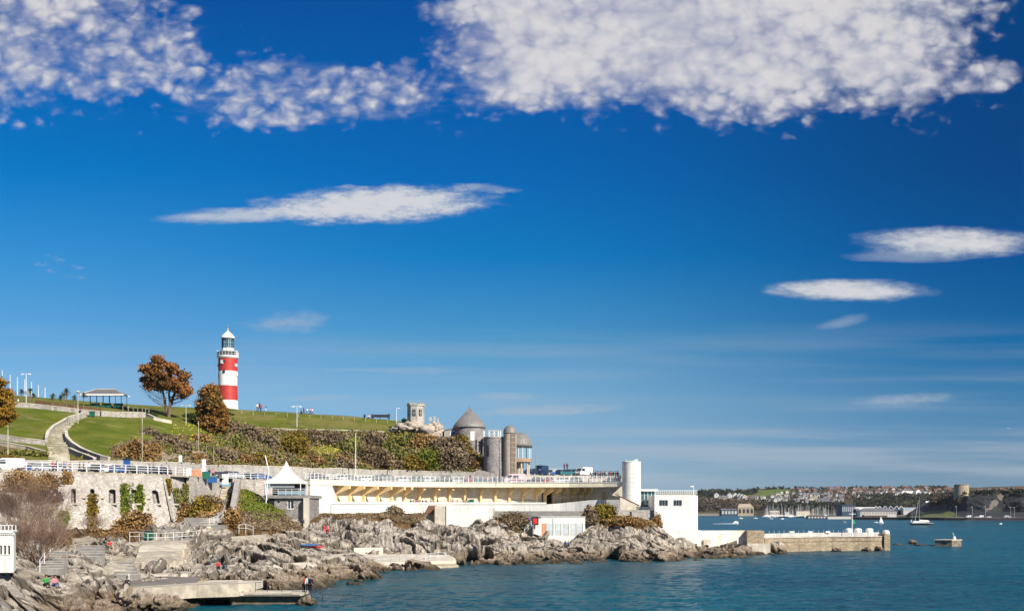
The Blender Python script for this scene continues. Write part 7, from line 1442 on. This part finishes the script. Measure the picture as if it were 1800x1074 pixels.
    return L_, hw, b.mesh('body', PAINT['white']), g.mesh('windows', GLASS), rf.mesh('roof', PAINT['white']), bp_.mesh('bumper', DARKM), [bq_.mesh('bumper', DARKM), hl.mesh('headlight', LAMPM), hl2.mesh('headlight', LAMPM), tl.mesh('tail_light', TAILM), tl2.mesh('tail_light', TAILM)]
VM = {k_: vehicle_meshes(k_) for k_ in ('hatch', 'estate', 'suv', 'van', 'lorry')}
def vehicle(p, kind, colr, label, rz, group='vehicles parked on the promenade', name='parked_car', cat='car'):
    t = thing(name, label, cat, p, group, rz); L_, hw, b, g, rf, bu, lg = VM[kind]; parts_ = [('body', b, 1), ('windows', g, 0), ('roof', rf, 1), ('bumper', bu, 0)]+[(x.name.split('.')[0], x, 0) for x in lg]
    for nm, me, pt in parts_:
        o = bpy.data.objects.new(nm, me); link(o, t)
        if pt: o.material_slots[0].link = 'OBJECT'; o.material_slots[0].material = PAINT[colr]
    for sx_ in (-.31, .31):
        for sy_ in (-1, 1): w = bpy.data.objects.new('wheel', WH[0]); link(w, t); w.location = (L_*sx_, sy_*(hw-.08), .32); h = bpy.data.objects.new('hub', WH[1]); link(h, w)
    return t
def tang(px): a = edgep(px-6); b = edgep(px+6); return math.atan2(b.y-a.y, b.x-a.x)
for px, kind, colr, lb in ((14, 'van', 'white', 'white van at the far left end behind the promenade railing'), (56, 'estate', 'blue', 'blue estate car just right of the rusty growth at the left'), (78, 'estate', 'silver', 'silver estate car with a long dark window line below the path'), (104, 'hatch', 'silver', 'pale silver hatchback behind the pink-topped walker'), (163, 'estate', 'black', 'black estate car above the middle bastion windows'),
  (184, 'hatch', 'white', 'white hatchback between the black estate and the blue car'), (204, 'hatch', 'blue', 'bright blue hatchback left of the tall blue cabinet'), (231, 'hatch', 'black', 'black hatchback below the tall slim lamp column'), (252, 'hatch', 'grey', 'dark grey hatchback left of the dark pair above the bastion'), (280, 'hatch', 'black', 'black hatchback above the bastion corner'), (383, 'estate', 'grey', 'grey estate car right of the pink person by the sign pillar'),
  (411, 'suv', 'silver', 'silver off-road car just right of the stair head panel'), (430, 'hatch', 'black', 'black hatchback between the silver off-roader and the blue estate'), (459, 'estate', 'blue', 'mid blue estate car left of the tent'), (561, 'estate', 'navy', 'navy estate car just right of the tent'), (601, 'hatch', 'silver', 'silver hatchback left of the tall lamp column'), (618, 'estate', 'grey', 'grey estate car at the foot of the tall lamp column'),
  (640, 'hatch', 'white', 'white hatchback right of the tall lamp column'), (664, 'suv', 'black', 'big black off-road car with the highest roof in the middle of the row'), (684, 'suv', 'grey', 'grey off-road car next to the big black one'), (704, 'hatch', 'silver', 'silver hatchback between the grey off-roader and the green car'), (728, 'suv', 'green', 'dark green off-road car under the bright green bush'), (751, 'hatch', 'silver', 'silver hatchback right of the dark green off-roader'),
  (778, 'suv', 'black', 'black off-road car in the right half of the row'), (803, 'estate', 'silver', 'silver estate car above the white terrace block'), (827, 'hatch', 'red', 'dark red hatchback left of the teal van'), (844, 'hatch', 'teal', 'teal hatchback below the stone drum, left of the pink van'), (868, 'estate', 'grey', 'grey estate car directly left of the pink van'), (940, 'estate', 'black', 'black estate car right of the pink van behind the railing'), (962, 'hatch', 'red', 'small red hatchback behind the right part of the railing'), (985, 'estate', 'white', 'white estate car behind the right part of the railing'), (1010, 'hatch', 'silver', 'silver hatchback last in the row behind the railing')):
    vehicle(edgep(px, PZ0, 5.2 if kind != 'van' else 6.5), kind, colr, lb, tang(px)+(math.pi if px % 3 == 0 else 0), name='parked_van' if kind == 'van' else 'parked_car', cat='van' if kind == 'van' else 'car')
t = vehicle(edgep(905, PZ0, 3.0), 'van', 'pink', 'pale pink ice cream van behind the railing below the domed tower', tang(905), name='ice_cream_van', cat='van')
mb = MB(); mb.box(-.3, 1.0, -1.02, -.97, 1.15, 1.85); o = bpy.data.objects.new('serving_hatch', mb.mesh('serving_hatch', GLASS)); link(o, t)
mb = MB(); mb.box(-1.2, 2.3, -1.01, -.975, .7, .95); o = bpy.data.objects.new('stripe', mb.mesh('stripe', PAINT['red'])); link(o, t)
fz = 18.7
for px, d_, kind, colr, lb, rz in ((929, 287, 'suv', 'navy', 'navy people carrier under the rotunda, leftmost on the upper forecourt', .2), (951, 290, 'lorry', 'navy', 'dark blue box lorry on the upper forecourt right of the rotunda', 1.15), (975, 300, 'van', 'silver', 'pale grey van behind the blue cars on the upper forecourt', 0), (983, 292, 'suv', 'blue', 'violet blue off-road car on the upper forecourt', .2), (1000, 290, 'suv', 'teal', 'teal off-road car left of the white van on the upper forecourt', .1), (1011, 295, 'suv', 'grey', 'grey off-road car half behind the white van', .3), (1026, 290, 'van', 'white', 'white van with a dark windscreen at the right of the upper forecourt', .8)):
    vehicle(PZ(px, d_, fz), kind, colr, lb, rz, 'vehicles on the upper forecourt', 'parked_van' if kind == 'van' else 'lorry' if kind == 'lorry' else 'parked_car', 'van' if kind == 'van' else 'lorry' if kind == 'lorry' else 'car')
person(PZ(992, 289, fz+1.6), 'stand', 'purple', 'black', 'left of two figures standing up behind the teal off-road car', 0, 'people on the promenade'); person(PZ(997, 289, fz+1.6), 'stand', 'black', 'black', 'right of two figures standing up behind the teal off-road car', 0, 'people on the promenade')
# ------------------------------------------------------------------ boats
def hull(L_, W_, H_, m, m2=None):
    mb = MB(); N_ = 10; rg = []
    for i in range(N_+1):
        s_ = i/N_; w = W_/2*(math.sin(math.pi*min(1, .30+s_*.72)) if s_ > .0 else .8)*(1 if s_ < .98 else 0.02); w = W_/2*max(.02, (1-max(0, (s_-.45)/.55)**2.2)*(.82+.18*min(1, s_*3))); sh = H_*(1+.25*s_*s_)
        rg.append([(L_*(s_-.5), -w, sh), (L_*(s_-.5), -w*.8, H_*.35), (L_*(s_-.5)*.94, -w*.3, -.2), (L_*(s_-.5)*.94, w*.3, -.2), (L_*(s_-.5), w*.8, H_*.35), (L_*(s_-.5), w, sh)])
    mb.add([q for r_ in rg for q in r_], [(i*6+j, (i+1)*6+j, (i+1)*6+j+1, i*6+j+1) for i in range(N_) for j in range(5)]+[(0, 1, 2, 3, 4, 5)]+[(i*6, i*6+5, (i+1)*6+5, (i+1)*6) for i in range(N_)]); return mb
NAVYH = paint('navyhull', (.02, .035, .07)); NAVYH = PAINT['navyhull']
d = CH*F/(922.5-HY); c = PZ(1620, d, 0); t = thing('sailing_yacht', 'dark hulled two-masted sailing yacht with furled sails off the breakwater', 'yacht', c); t.rotation_euler.z = 0
s_ = d/F; hb = hull(40*s_, 4.2, 1.7, None); o = bpy.data.objects.new('hull', hb.mesh('hull', NAVYH)); link(o, t)
mb = MB(); mb.box(-6, 5, -.9, .9, 1.7, 2.6); mb.box(-14*s_, 15*s_, -.02, .02, 2.5, 2.56); o = bpy.data.objects.new('cabin', mb.mesh('cabin', WHITE)); link(o, t)
mb = MB(); mb.box(-39*s_/2, 38*s_/2, -2.12, -2.06, 1.3, 1.5); o = bpy.data.objects.new('gunwale', mb.mesh('gunwale', WHITE)); link(o, t)
for x_, h in ((-1.5, 50*s_), ): mb = MB(); mb.tube((x_, 0, 1.5), (x_, 0, h), .17, .1, 6); o = bpy.data.objects.new('mast', mb.mesh('mast', GREYM)); link(o, t)
mb = MB(); mb.tube((-12*s_, 0, 2), (-2, 0, 44*s_), .16, .1, 6); o = bpy.data.objects.new('furled_sail', mb.mesh('furled_sail', CONCL)); link(o, t); mb = MB(); mb.tube((-1.5, 0, 3.2), (12*s_, 0, 3.0), .4, .28, 6); o = bpy.data.objects.new('boom_cover', mb.mesh('boom_cover', WHITE)); link(o, t)
mb = MB(); mb.tube((-18*s_, 0, 1.6), (-15.5*s_, 0, 18*s_), .1, .06, 5); o = bpy.data.objects.new('mizzen_mast', mb.mesh('mizzen_mast', GREYM)); link(o, t)
mb = MB(); mb.slab([(-19*s_, 0, 2), (-16.6*s_, 0, 2), (-18*s_, 0, 10*s_)], (0, .08, 0)); o = bpy.data.objects.new('mizzen_sail', mb.mesh('mizzen_sail', WHITE)); link(o, t)
for x_ in (-5, -2, 2, 5): mb = MB(); mb.obox((x_, -.5, 1.9), .5, .5, 1.0); o = bpy.data.objects.new('crew_gear', mb.mesh('crew_gear', CL['red'] if x_ == 5 else CL['navy'])); link(o, t)
d = CH*F/(919.5-HY); t = thing('sailing_dinghy', 'small dinghy with tall white sails in mid harbour', 'dinghy', PZ(1549, d, 0)); s_ = d/F
o = bpy.data.objects.new('hull', hull(8*s_, 1.6, .6, None).mesh('hull', WHITE)); link(o, t); mb = MB(); mb.slab([(-3.2*s_, 0, .8), (-.2*s_, 0, 14*s_), (0, 0, .8)], (0, .05, 0)); o = bpy.data.objects.new('mainsail', mb.mesh('mainsail', WHITE)); link(o, t)
mb = MB(); mb.slab([(.2*s_, 0, .8), (.1*s_, 0, 11*s_), (3.8*s_, 0, .8)], (0, .05, 0)); o = bpy.data.objects.new('jib', mb.mesh('jib', WHITE)); link(o, t); mb = MB(); mb.tube((.05*s_, 0, .5), (-.1*s_, 0, 14.3*s_), .06, n=5); o = bpy.data.objects.new('mast', mb.mesh('mast', GREYM)); link(o, t)
d = CH*F/(920.5-HY); t = thing('motorboat', 'white speedboat racing right with a long foaming wake', 'motorboat', PZ(1293, d, 0)); s_ = d/F
o = bpy.data.objects.new('hull', hull(10*s_, 2.4, 1.1, None).mesh('hull', WHITE)); link(o, t); mb = MB(); mb.slab([(-1, -.9, 1.1), (2, -.7, 1.1), (1.2, -.6, 1.9), (-1, -.8, 1.9)], (0, 1.6, 0)); o = bpy.data.objects.new('cabin', mb.mesh('cabin', WHITE)); link(o, t)
fo = mat('sea foam', (.75, .8, .82), .9, .1, 1); mb = MB(); xs = np.linspace(1252, 1291, 14); mb.add([(XA(x, d), d-1.6-.15*(1291-x)*.3, .05) for x in xs]+[(XA(x, d), d+1.6+.15*(1291-x)*.3, .05) for x in xs]+[(XA(x, d), d, .12+.25*((x-1252)/39)) for x in xs], [(i, i+1, 28+i+1, 28+i) for i in range(13)]+[(28+i, 28+i+1, 14+i+1, 14+i) for i in range(13)])
o = mb.build('boat_wake', fo); tag(o, 'white wake foam behind the speedboat', kind='stuff')
bh = hull(7.5, 2.4, 1.1, None).mesh('hull', WHITE); bhn = hull(8.5, 2.6, 1.2, None).mesh('hull', NAVYH); bc = MB(); bc.box(-1.4, 1.2, -.8, .8, 1.1, 1.9); bcm = bc.mesh('cabin', WHITE); mm_ = MB(); mm_.tube((.3, 0, 1), (.3, 0, 11), .11, .07, 5); mmm = mm_.mesh('mast', METW)
def boat(px, d_, label, group, dark=False, mast=True, sc_=1., rz=0., hs=1.):
    t = thing('moored_boat', label, 'boat', PZ(px, d_, 0), group, rz); t.scale = (sc_,)*3
    link(bpy.data.objects.new('hull', bhn if dark else bh), t); link(bpy.data.objects.new('cabin', bcm), t)
    if mast: o = bpy.data.objects.new('mast', mmm); link(o, t); o.scale.z = hs
rb = random.Random(9)
for px, py, lb, ms in ((1302, 911.5, 'small white moored boat with a mast, leftmost off the dark warehouse', True), (1328, 911.3, 'second small white moored boat with a mast off the stone warehouse', True), (1355, 912.3, 'small white moored boat off the cream villa', True), (1375, 912.2, 'small white moored boat right of the cream villa', False), (1484, 918, 'tiny white boat below the white pier', False), (1540, 918.5, 'tiny white tender left of the dinghy with sails', False), (1759, 921, 'small white launch off the right end of the breakwater', False)):
    boat(px, CH*F/(py-HY), lb, 'moored boats in the harbour', False, ms, .62 if py < 914 else .42, rb.uniform(-.6, .6))
for i in range(96): boat(rb.uniform(1342, 1455), rb.uniform(1520, 1800), 'one of the white yachts packed at the marina pontoons with thin masts up', 'yachts in the marina', rb.random() < .4, True, rb.uniform(.9, 1.35), rb.uniform(-.5, .5), rb.uniform(.9, 1.4))
for i in range(34): p = FAR.hit(rb.uniform(1425, 1482), 905); boat(p.x/p.y*F+CX, p.y-5, 'one of the laid-up yachts behind the pier with crowded masts', 'yachts laid up ashore', rb.random() < .4, True, rb.uniform(.7, 1.0), rb.uniform(-1, 1), rb.uniform(1.0, 1.7)); 
for i in range(16): p = FAR.hit(rb.uniform(1590, 1648), 903); boat(p.x/p.y*F+CX, p.y, 'one of the laid-up yachts left of the headland', 'yachts laid up by the headland', False, True, rb.uniform(.9, 1.2), rb.uniform(-1, 1), rb.uniform(.8, 1.4))
# ------------------------------------------------------------------ far shore buildings
def farbox(name, label, x0, x1, y0, y1, d_, mw, mr, dep=14, roof=.0, cat='building', hip=0, wins=0, wm=None):
    xa_, xb_ = XA(x0, d_), XA(x1, d_); za_, zb_ = ZA(y1, d_), ZA(y0, d_); t = thing(name, label, cat, ((xa_+xb_)/2, d_, za_)); rh = (zb_-za_)*roof; mb = MB(); mb.box(xa_, xb_, d_, d_+dep, za_-3, zb_-rh); mb.build('wall', mw, t)
    mb = MB()
    if roof: z = zb_-rh+.01; q = hip*(xb_-xa_)*.15; mb.add([(xa_-.5, d_-.5, z), (xb_+.5, d_-.5, z), (xb_+.5, d_+dep+.5, z), (xa_-.5, d_+dep+.5, z), (xa_+q, d_+dep/2, zb_), (xb_-q, d_+dep/2, zb_)], [(0, 1, 5, 4), (1, 2, 5), (2, 3, 4, 5), (3, 0, 4), (3, 2, 1, 0)])
    else: mb.box(xa_-.3, xb_+.3, d_-.3, d_+dep, zb_+.01, zb_+.6)
    mb.build('roof', mr, t)
    for i in range(wins): w = (xb_-xa_)/wins; mb = MB(); h = (zb_-rh-za_); mb.box(xa_+w*(i+.2), xa_+w*(i+.8), d_-.15, d_-.02, za_+h*.25, za_+h*.8); mb.build('window', wm or GLASS, t)
    return t
DKBLUE = mat('dark blue cladding', (.02, .045, .09), .6, .15, .3); BEIGE = mat('beige stone far', (.34, .28, .20), .9, .12, .1); CREAMF = mat('cream render far', (.55, .48, .36), .9, .08, .1); BRICKF = mat('brown brick far', (.20, .11, .08), .9, .12, .1); REDROOF = mat('haze-muted red tiles', (.15, .075, .055), .9, .15, .1); GREYROOF = mat('grey slate roof far', (.13, .13, .15), .8, .15, .1); WHF = mat('haze-muted white render', (.48, .47, .45), .9, .05, .1); SKYB = mat('light blue cladding', (.12, .36, .55), .6, .1, .1)  # white walls and red roofs muted in colour to stand in for haze
farbox('warehouse', 'dark blue waterside warehouse at the left of the far shore', 1268, 1296, 893.5, 905.5, 1900, DKBLUE, GREYROOF, 20, .2, 'warehouse', 0, 5, WHF)
farbox('warehouse', 'tan stone waterside warehouse right of the dark blue one', 1297, 1325, 885, 905, 1930, BEIGE, BEIGE, 20, .35, 'warehouse', 1, 4)
farbox('house', 'cream waterside villa with a row of dark windows', 1354, 1370, 897.5, 905, 1890, CREAMF, CREAMF, 12, .25, 'house', 0, 5)
farbox('boat_shed', 'long cream boat shed with a red roof edge behind the marina', 1400, 1424, 896.5, 906, 1700, CREAMF, REDROOF, 20, .12, 'shed', 0, 0)
farbox('boat_shed', 'small white shed left of the long cream one by the marina', 1380, 1388, 900, 907, 1720, WHF, WHF, 10, .2, 'shed')
farbox('boat_shed', 'tall dark blue boat shed at the left of the slate-roofed terrace', 1480, 1503, 887.5, 903, 1420, DKBLUE, DKBLUE, 25, .0, 'shed', 0, 7, GREYM)
farbox('pontoon_building', 'low dark landing stage with a curved roof in front of the marina', 1420, 1452, 904.5, 911.5, 1300, DARKM, BRONZE, 8, .3, 'landing stage', 1, 6, WHF)
t = farbox('waterside_terrace', 'long slate-roofed waterside building with a white windowed front', 1512, 1576, 892.5, 905, 1250, WHF, GREYROOF, 14, .5, 'building', 1, 13, mat('dull glazing', (.25, .24, .2), .6))  # window panes in a dull grey-brown
farbox('quay_arcade', 'low reddish arcade under the long slate-roofed building', 1519, 1560, 905.5, 909.5, 1240, BRICKF, CREAMF, 8, 0, 'arcade', 0, 9)
farbox('glass_hall', 'dark glazed gable end left of the long slate-roofed building', 1506, 1512, 893, 907, 1245, DKBLUE, GREYROOF, 12, .3, 'hall')
d_ = 1330.; t = thing('sawtooth_shed', 'white-edged zigzag roofed boat sheds behind the slate-roofed building', 'shed', (XA(1563, d_), d_, 5))
for i, (px, py) in enumerate(((1540, 889), (1546, 889.5), (1555.5, 888.8), (1565.5, 888.6), (1576, 888.4), (1584, 888.5))):
    w = 5.2; a = [(XA(px-w, d_), d_, ZA(895, d_)), (XA(px, d_), d_, ZA(py+.3, d_)), (XA(px+w, d_), d_, ZA(895, d_))]; mb = MB(); mb.slab([(XA(px-w, d_), d_, ZA(904, d_)), (XA(px+w, d_), d_, ZA(904, d_)), a[2], a[1], a[0]], (0, 20, 0)); mb.build('gable', DKBLUE if i > 1 else GREYROOF, t)
    for q0, q1 in ((a[0], a[1]), (a[1], a[2])): mb = MB(); mb.tube(Vector(q0)+Vector((0, -.3, 0)), Vector(q1)+Vector((0, -.3, 0)), .35, n=4); mb.build('roof_edge', WHITE, t)
mb = MB(); mb.box(XA(1503, d_), XA(1537, d_), d_-.6, d_, ZA(895.5, d_), ZA(891, d_)); mb.build('wall', WHITE, t)
farbox('boat_shed', 'light blue and white sheds right of the zigzag roofs', 1588, 1610, 892.5, 897, 1340, SKYB, WHF, 12, 0, 'shed', 0, 5, WHF); farbox('boat_shed', 'low white building under the light blue sheds', 1588, 1612, 897, 901, 1320, WHF, WHF, 10, 0, 'shed')
farbox('white_house', 'bright white gabled building among the masts by the headland', 1629, 1638, 880.5, 889, 1400, WHITE, WHITE, 8, .4, 'house'); farbox('boat_shed', 'low white roofed shed among the masts left of the headland', 1616, 1642, 893, 896.5, 1350, WHF, WHF, 8, 0, 'shed')
# white pier and the breakwater
t = thing('pier', 'long low white pier with a dark underside in front of the boat sheds', 'pier', PZ(1480, 1250, 0)); mb = MB(); mb.box(XA(1455, 1250), XA(1512, 1250), 1250, 1256, ZA(911.5, 1250), ZA(907.5, 1250)); mb.build('deck_side', mat('pier side', (.45, .43, .38), .9), t); mb = MB(); mb.box(XA(1455, 1249), XA(1512, 1249), 1249.5, 1256, ZA(911.9, 1250), ZA(911.1, 1250)); mb.build('edge_beam', WHF, t)
for k_ in range(14): mb = MB(); x_ = XA(1458+k_*4, 1251); mb.box(x_-.6, x_+.6, 1250.5, 1252, -2, ZA(912, 1250)); mb.build('pile', DARKM, t)
bw = [(1500, 1180), (1580, 1150), (1660, 1110), (1740, 1085), (1830, 1060), (1950, 1050)]; W_ = [PZ(a, b, 0) for a, b in bw]
t = thing('breakwater', 'long low dark stone breakwater at the foot of the headland', 'breakwater', PZ(1660, 1110, 0)); mb = MB(); strip_wall(mb, W_, [-2]*6, [2.1, 2.1, 2.0, 1.9, 2.2, 2.6], 9); mb.build('wall', mat('dark weedy stone', (.045, .04, .035), .9, .3, .1), t); mb = MB(); strip_wall(mb, [p+Vector((0, -.3, 0)) for p in W_], [2.11, 2.11, 2.01, 1.91, 2.21, 2.61], [2.7, 2.7, 2.6, 2.4, 2.9, 3.5], 8); mb.build('coping', mat('pinkish coping', (.30, .22, .18), .9), t)
for i, (px, yt) in enumerate(((1681, 890), (1709, 890.5), (1732, 890), (1776.5, 891), (1783, 891.5))):
    d_ = 1095.; c = PZ(px, d_, 2.5); t = thing('street_lamp', ['breakwater lamp post nearest the headland lawn', 'second breakwater lamp post from the left', 'third breakwater lamp post from the left, beside the pale spur', 'left of the close pair of breakwater lamp posts', 'right of the close pair of breakwater lamp posts'][i], 'street lamp', c, 'lamp posts on the breakwater')
    mb = MB(); mb.tube(c, PX(px, yt, d_), .22, .15, 5); mb.build('pole', GREYM, t); mb = MB(); mb.obox(PX(px, yt, d_)+Vector((-.4, 0, -.3)), 1.6, .8, .5); mb.build('lamp_head', GREYM, t)
for i, px in enumerate((1702, 1716, 1724, 1738, 1768, 1774)): vehicle(PZ(px, 1098, 2.6), 'estate' if i % 2 else 'van', ('white', 'silver', 'white', 'white', 'silver', 'white')[i], 'one of the pale vehicles parked under the dark quarry cliff', 0, 'vehicles on the breakwater')
# martello-like round tower
d_ = 1196.; c = Vector((XA(1690, d_), d_, ZA(870.5, d_))); t = thing('artillery_tower', 'massive round stone artillery tower on top of the headland', 'tower', c); r_ = 12.6*d_/F
mb = MB(); mb.lathe(c, [(r_*1.03, -4), (r_*.98, ZA(852.5, d_)-c.z)], 40); mb.build('wall', stonewall('far tower stone', (.46, .38, .27), (.34, .28, .20), .25, .3), t); mb = MB(); mb.lathe(c, [(r_*1.0, ZA(852.5, d_)-c.z+.01), (r_*1.0, ZA(851.6, d_)-c.z), (0, ZA(851.6, d_)-c.z+.1)], 40); mb.build('parapet', BEIGE, t)
for a_ in (-2.6, -2.1, -1.6, -1.1): mb = MB(); mb.obox((c.x+r_*1.0*math.cos(a_), c.y+r_*1.0*math.sin(a_), ZA(852, d_)), 1.4, 1.0, .9, a_+math.pi/2); mb.build('merlon', BEIGE, t)
# houses
def house_me(w, dp, h, rh, mw, mr):
    mb = MB(); mb.box(-w/2, w/2, -dp/2, dp/2, -3, h); mb.cur = 1; mb.add([(-w/2-.3, -dp/2-.3, h), (w/2+.3, -dp/2-.3, h), (w/2+.3, dp/2+.3, h), (-w/2-.3, dp/2+.3, h), (-w/2-.3, 0, h+rh), (w/2+.3, 0, h+rh)], [(0, 1, 5, 4), (2, 3, 4, 5), (3, 2, 1, 0)]); mb.cur = 0; mb.add([(-w/2, -dp/2, h), (-w/2, dp/2, h), (-w/2, 0, h+rh-.2)], [(0, 1, 2)]); mb.add([(w/2, -dp/2, h), (w/2, dp/2, h), (w/2, 0, h+rh-.2)], [(0, 1, 2)])
    mb.cur = 2
    for x in (-w*.28, w*.28):
        for z in (.9, 3.4):
            if z+1.3 < h: mb.box(x-.6, x+.6, -dp/2-.06, -dp/2+.01, z, z+1.2)
    mb.cur = 1; mb.box(w*.3, w*.3+.8, -.4, .4, h+rh*.4, h+rh+1.0); return mb.mesh('house', [mw, mr, GLASS])
WHF2 = WHF
HM = {'wg': house_me(9, 8, 5.2, 3, WHF, GREYROOF), 'wr': house_me(9, 8, 5, 3, WHF, REDROOF), 'br': house_me(14, 8, 5, 3.4, BRICKF, REDROOF), 'cg': house_me(16, 8, 5.5, 3, CREAMF, GREYROOF), 'big': house_me(22, 12, 8, 4, WHITE, GREYROOF)}
HL = {'wg': 'small white slate-roofed house', 'wr': 'small white red-roofed house', 'br': 'brown brick red-roofed house', 'cg': 'long cream slate-roofed terrace', 'big': 'big bright white gabled block'}
ZN = [(1345, 'left of the green field'), (1375, 'under the green field'), (1400, 'right of the green field'), (1425, 'above the cream boat shed'), (1450, 'above the landing stage'), (1482, 'above the crowded masts'), (1510, 'above the tall dark blue shed'), (1545, 'above the slate-roofed waterside building'), (1590, 'above the zigzag roofs'), (1620, 'above the light blue sheds'), (1680, 'just left of the artillery tower'), (1740, 'just right of the artillery tower'), (3000, 'at the far right of the headland')]
def hlabel(k_, px, py):
    z_ = next(n for x, n in ZN if px < x); lv = 'on the ridge' if py < 863 else 'high on the hill' if py < 869 else 'halfway up the hill' if py < 876 else 'low on the hill'
    if px > 1700: lv = 'on the cliff top'
    return HL[k_]+' '+lv+' '+z_, HL[k_]+'s '+lv+' '+z_
rh_ = random.Random(21)
def houses(n, x0, x1, y0, y1, kinds, prof=FAR, sc_=(.6, .95), name='house'):
    for _ in range(n):
        px, py = rh_.uniform(x0, x1), rh_.uniform(y0, y1); p = prof.hit(px, py); k_ = rh_.choice(kinds); o = bpy.data.objects.new('house', HM[k_]); link(o); o.location = p; o.rotation_euler.z = rh_.choice([0, 0, .3, -.4, 1.2, 1.57]); s_ = rh_.uniform(*sc_); o.scale = (s_,)*3; l_, g_ = hlabel(k_, px, py); tag(o, l_, 'house', g_)
houses(62, 1362, 1482, 866, 884, ['wg', 'wg', 'cg', 'wg']); houses(12, 1395, 1470, 882, 889, ['wg', 'cg']); houses(86, 1455, 1668, 858, 868.5, ['br', 'wr', 'wr', 'br', 'wg']); houses(14, 1326, 1375, 874, 888, ['wg', 'cg']); houses(22, 1235, 1330, 874, 882, ['wg', 'cg', 'br'])
houses(12, 1480, 1530, 868, 880, ['wg', 'cg', 'br']); houses(26, 1706, 1805, 860, 866, ['br', 'wr', 'cg'], HEAD, (.4, .6)); houses(16, 1390, 1480, 860, 866, ['br', 'wg'])
for px, py in ((1282, 874.5), (1292, 874.5), (1299, 875.5), (1304, 876.5), (1308.5, 878), (1259, 874.5)): p = FAR.hit(px, py); o = bpy.data.objects.new('house', HM['wg']); link(o); o.location = p; o.rotation_euler.z = 1.57; o.scale = (1.3,)*3; tag(o, 'one of the row of detached white gables at the left of the far hill', 'house', 'row of white gables on the far hill')
for px, py, s_ in ((1550, 869, .7), (1557, 868, .7), (1574, 870, .6), (1580, 869, .8), (1587, 868, .9), (1596, 868, 1.1), (1611, 868, 1.1), (1624, 868.5, .9), (1636, 869, .7), (1647, 869, .6), (1659, 868, .7), (1665, 869, .7)): p = FAR.hit(px, py); o = bpy.data.objects.new('house', HM['big']); link(o); o.location = p; o.rotation_euler.z = rh_.uniform(-.5, .5)+1.57*(px % 2); o.scale = (s_*.75,)*3; l_, g_ = hlabel('big', px, py); tag(o, l_, 'house', g_)
# far woods
def far_wood(label, n, x0, x1, ylo, yhi, m, hmax, leaf, sd_, prof=FAR, per=12):
    r2 = np.random.default_rng(sd_); px = r2.uniform(x0, x1, n); lo = np.interp(px, [x0, x1], ylo); hi = np.interp(px, [x0, x1], yhi); py = lo+(hi-lo)*r2.random(n); k_ = pn(px*.06, py*.12, px*0+sd_) > -.25; px, py = px[k_], py[k_]
    G = ground_at(prof, px, py); nT = len(G); C = np.repeat(G, per, 0); q = r2.normal(size=(len(C), 3)); q /= np.linalg.norm(q, axis=1)[:, None]; R_ = np.repeat(hmax*(.35+.3*r2.random(nT)), per)[:, None]; C = C+q*R_*np.array([1, 1, .9])*(.5+.5*r2.random(len(C)))[:, None]; C[:, 2] += R_[:, 0]*.9
    o = foliage_obj(C, leaf, m, 'far_wood', None, (0, 0, 0), r2); tag(o, label, kind='stuff')
WD = matleaf('winter wood', [(.05, .038, .03), (.085, .065, .045), (.12, .095, .06)], .03); WDD = matleaf('dark wood', [(.018, .022, .018), (.03, .035, .022), (.05, .05, .03)], .03)
far_wood('brown winter wood on the left of the far shore', 420, 1225, 1345, (883, 884), (900, 897), WD, 10, 1.5, 1)
far_wood('dark wood between the far town and the marina', 420, 1345, 1485, (886, 888), (900, 897), WDD, 9, 1.4, 2); far_wood('dark wood behind the boat sheds', 520, 1500, 1665, (871, 873), (897, 894), WDD, 9, 1.4, 3); far_wood('trees scattered among the ridge houses', 460, 1380, 1670, (862, 859), (884, 871), WD, 7, 1.3, 4)
far_wood('ridge trees along the far skyline', 260, 1225, 1330, (866, 862), (876, 870), WDD, 9, 1.5, 5); far_wood('skyline trees along the far ridge', 150, 1330, 1700, (859.5, 857.5), (860.5, 858.5), WDD, 7, 1.5, 6); far_wood('thin trees and scrub on the headland', 220, 1645, 1810, (866, 862), (874, 868), WDD, 4.5, .9, 7, HEAD); far_wood('brown wood on the left flank of the headland', 260, 1636, 1690, (872, 876), (892, 890), WD, 5, .9, 8, HEAD)
# a gull over the harbour
c = PX(1773, 753, 300); t = thing('gull', 'white gull gliding high over the harbour at the right', 'bird', c); mb = MB(); mb.lathe((c.x, c.y, c.z), [(0, -.08), (.07, 0), (0, .08)], 6); mb.build('body', WHITE, t)
for s_ in (-1, 1): mb = MB(); mb.slab([c+Vector((0, -.06, 0)), c+Vector((s_*.35, -.05, .12)), c+Vector((s_*.65, 0, .05)), c+Vector((s_*.35, .08, .12)), c+Vector((0, .08, 0))], (0, 0, .02)); mb.build('wing', WHITE, t)

# ------------------------------------------------------------------ sea air
m = bpy.data.materials.new('sea haze'); m.use_nodes = True; n_ = m.node_tree; n_.nodes.remove(n_.nodes['Principled BSDF']); pv = n_.nodes.new('ShaderNodeVolumePrincipled'); pv.inputs['Color'].default_value = (.82, .88, .96, 1); pv.inputs['Density'].default_value = 2.2e-5; pv.inputs['Anisotropy'].default_value = 0.
n_.links.new(pv.outputs[0], n_.nodes['Material Output'].inputs['Volume']); mb = MB(); mb.box(-6200, 9200, -600, 9200, -2.6, 92)
tag(mb.build('haze', m), kind='stuff')
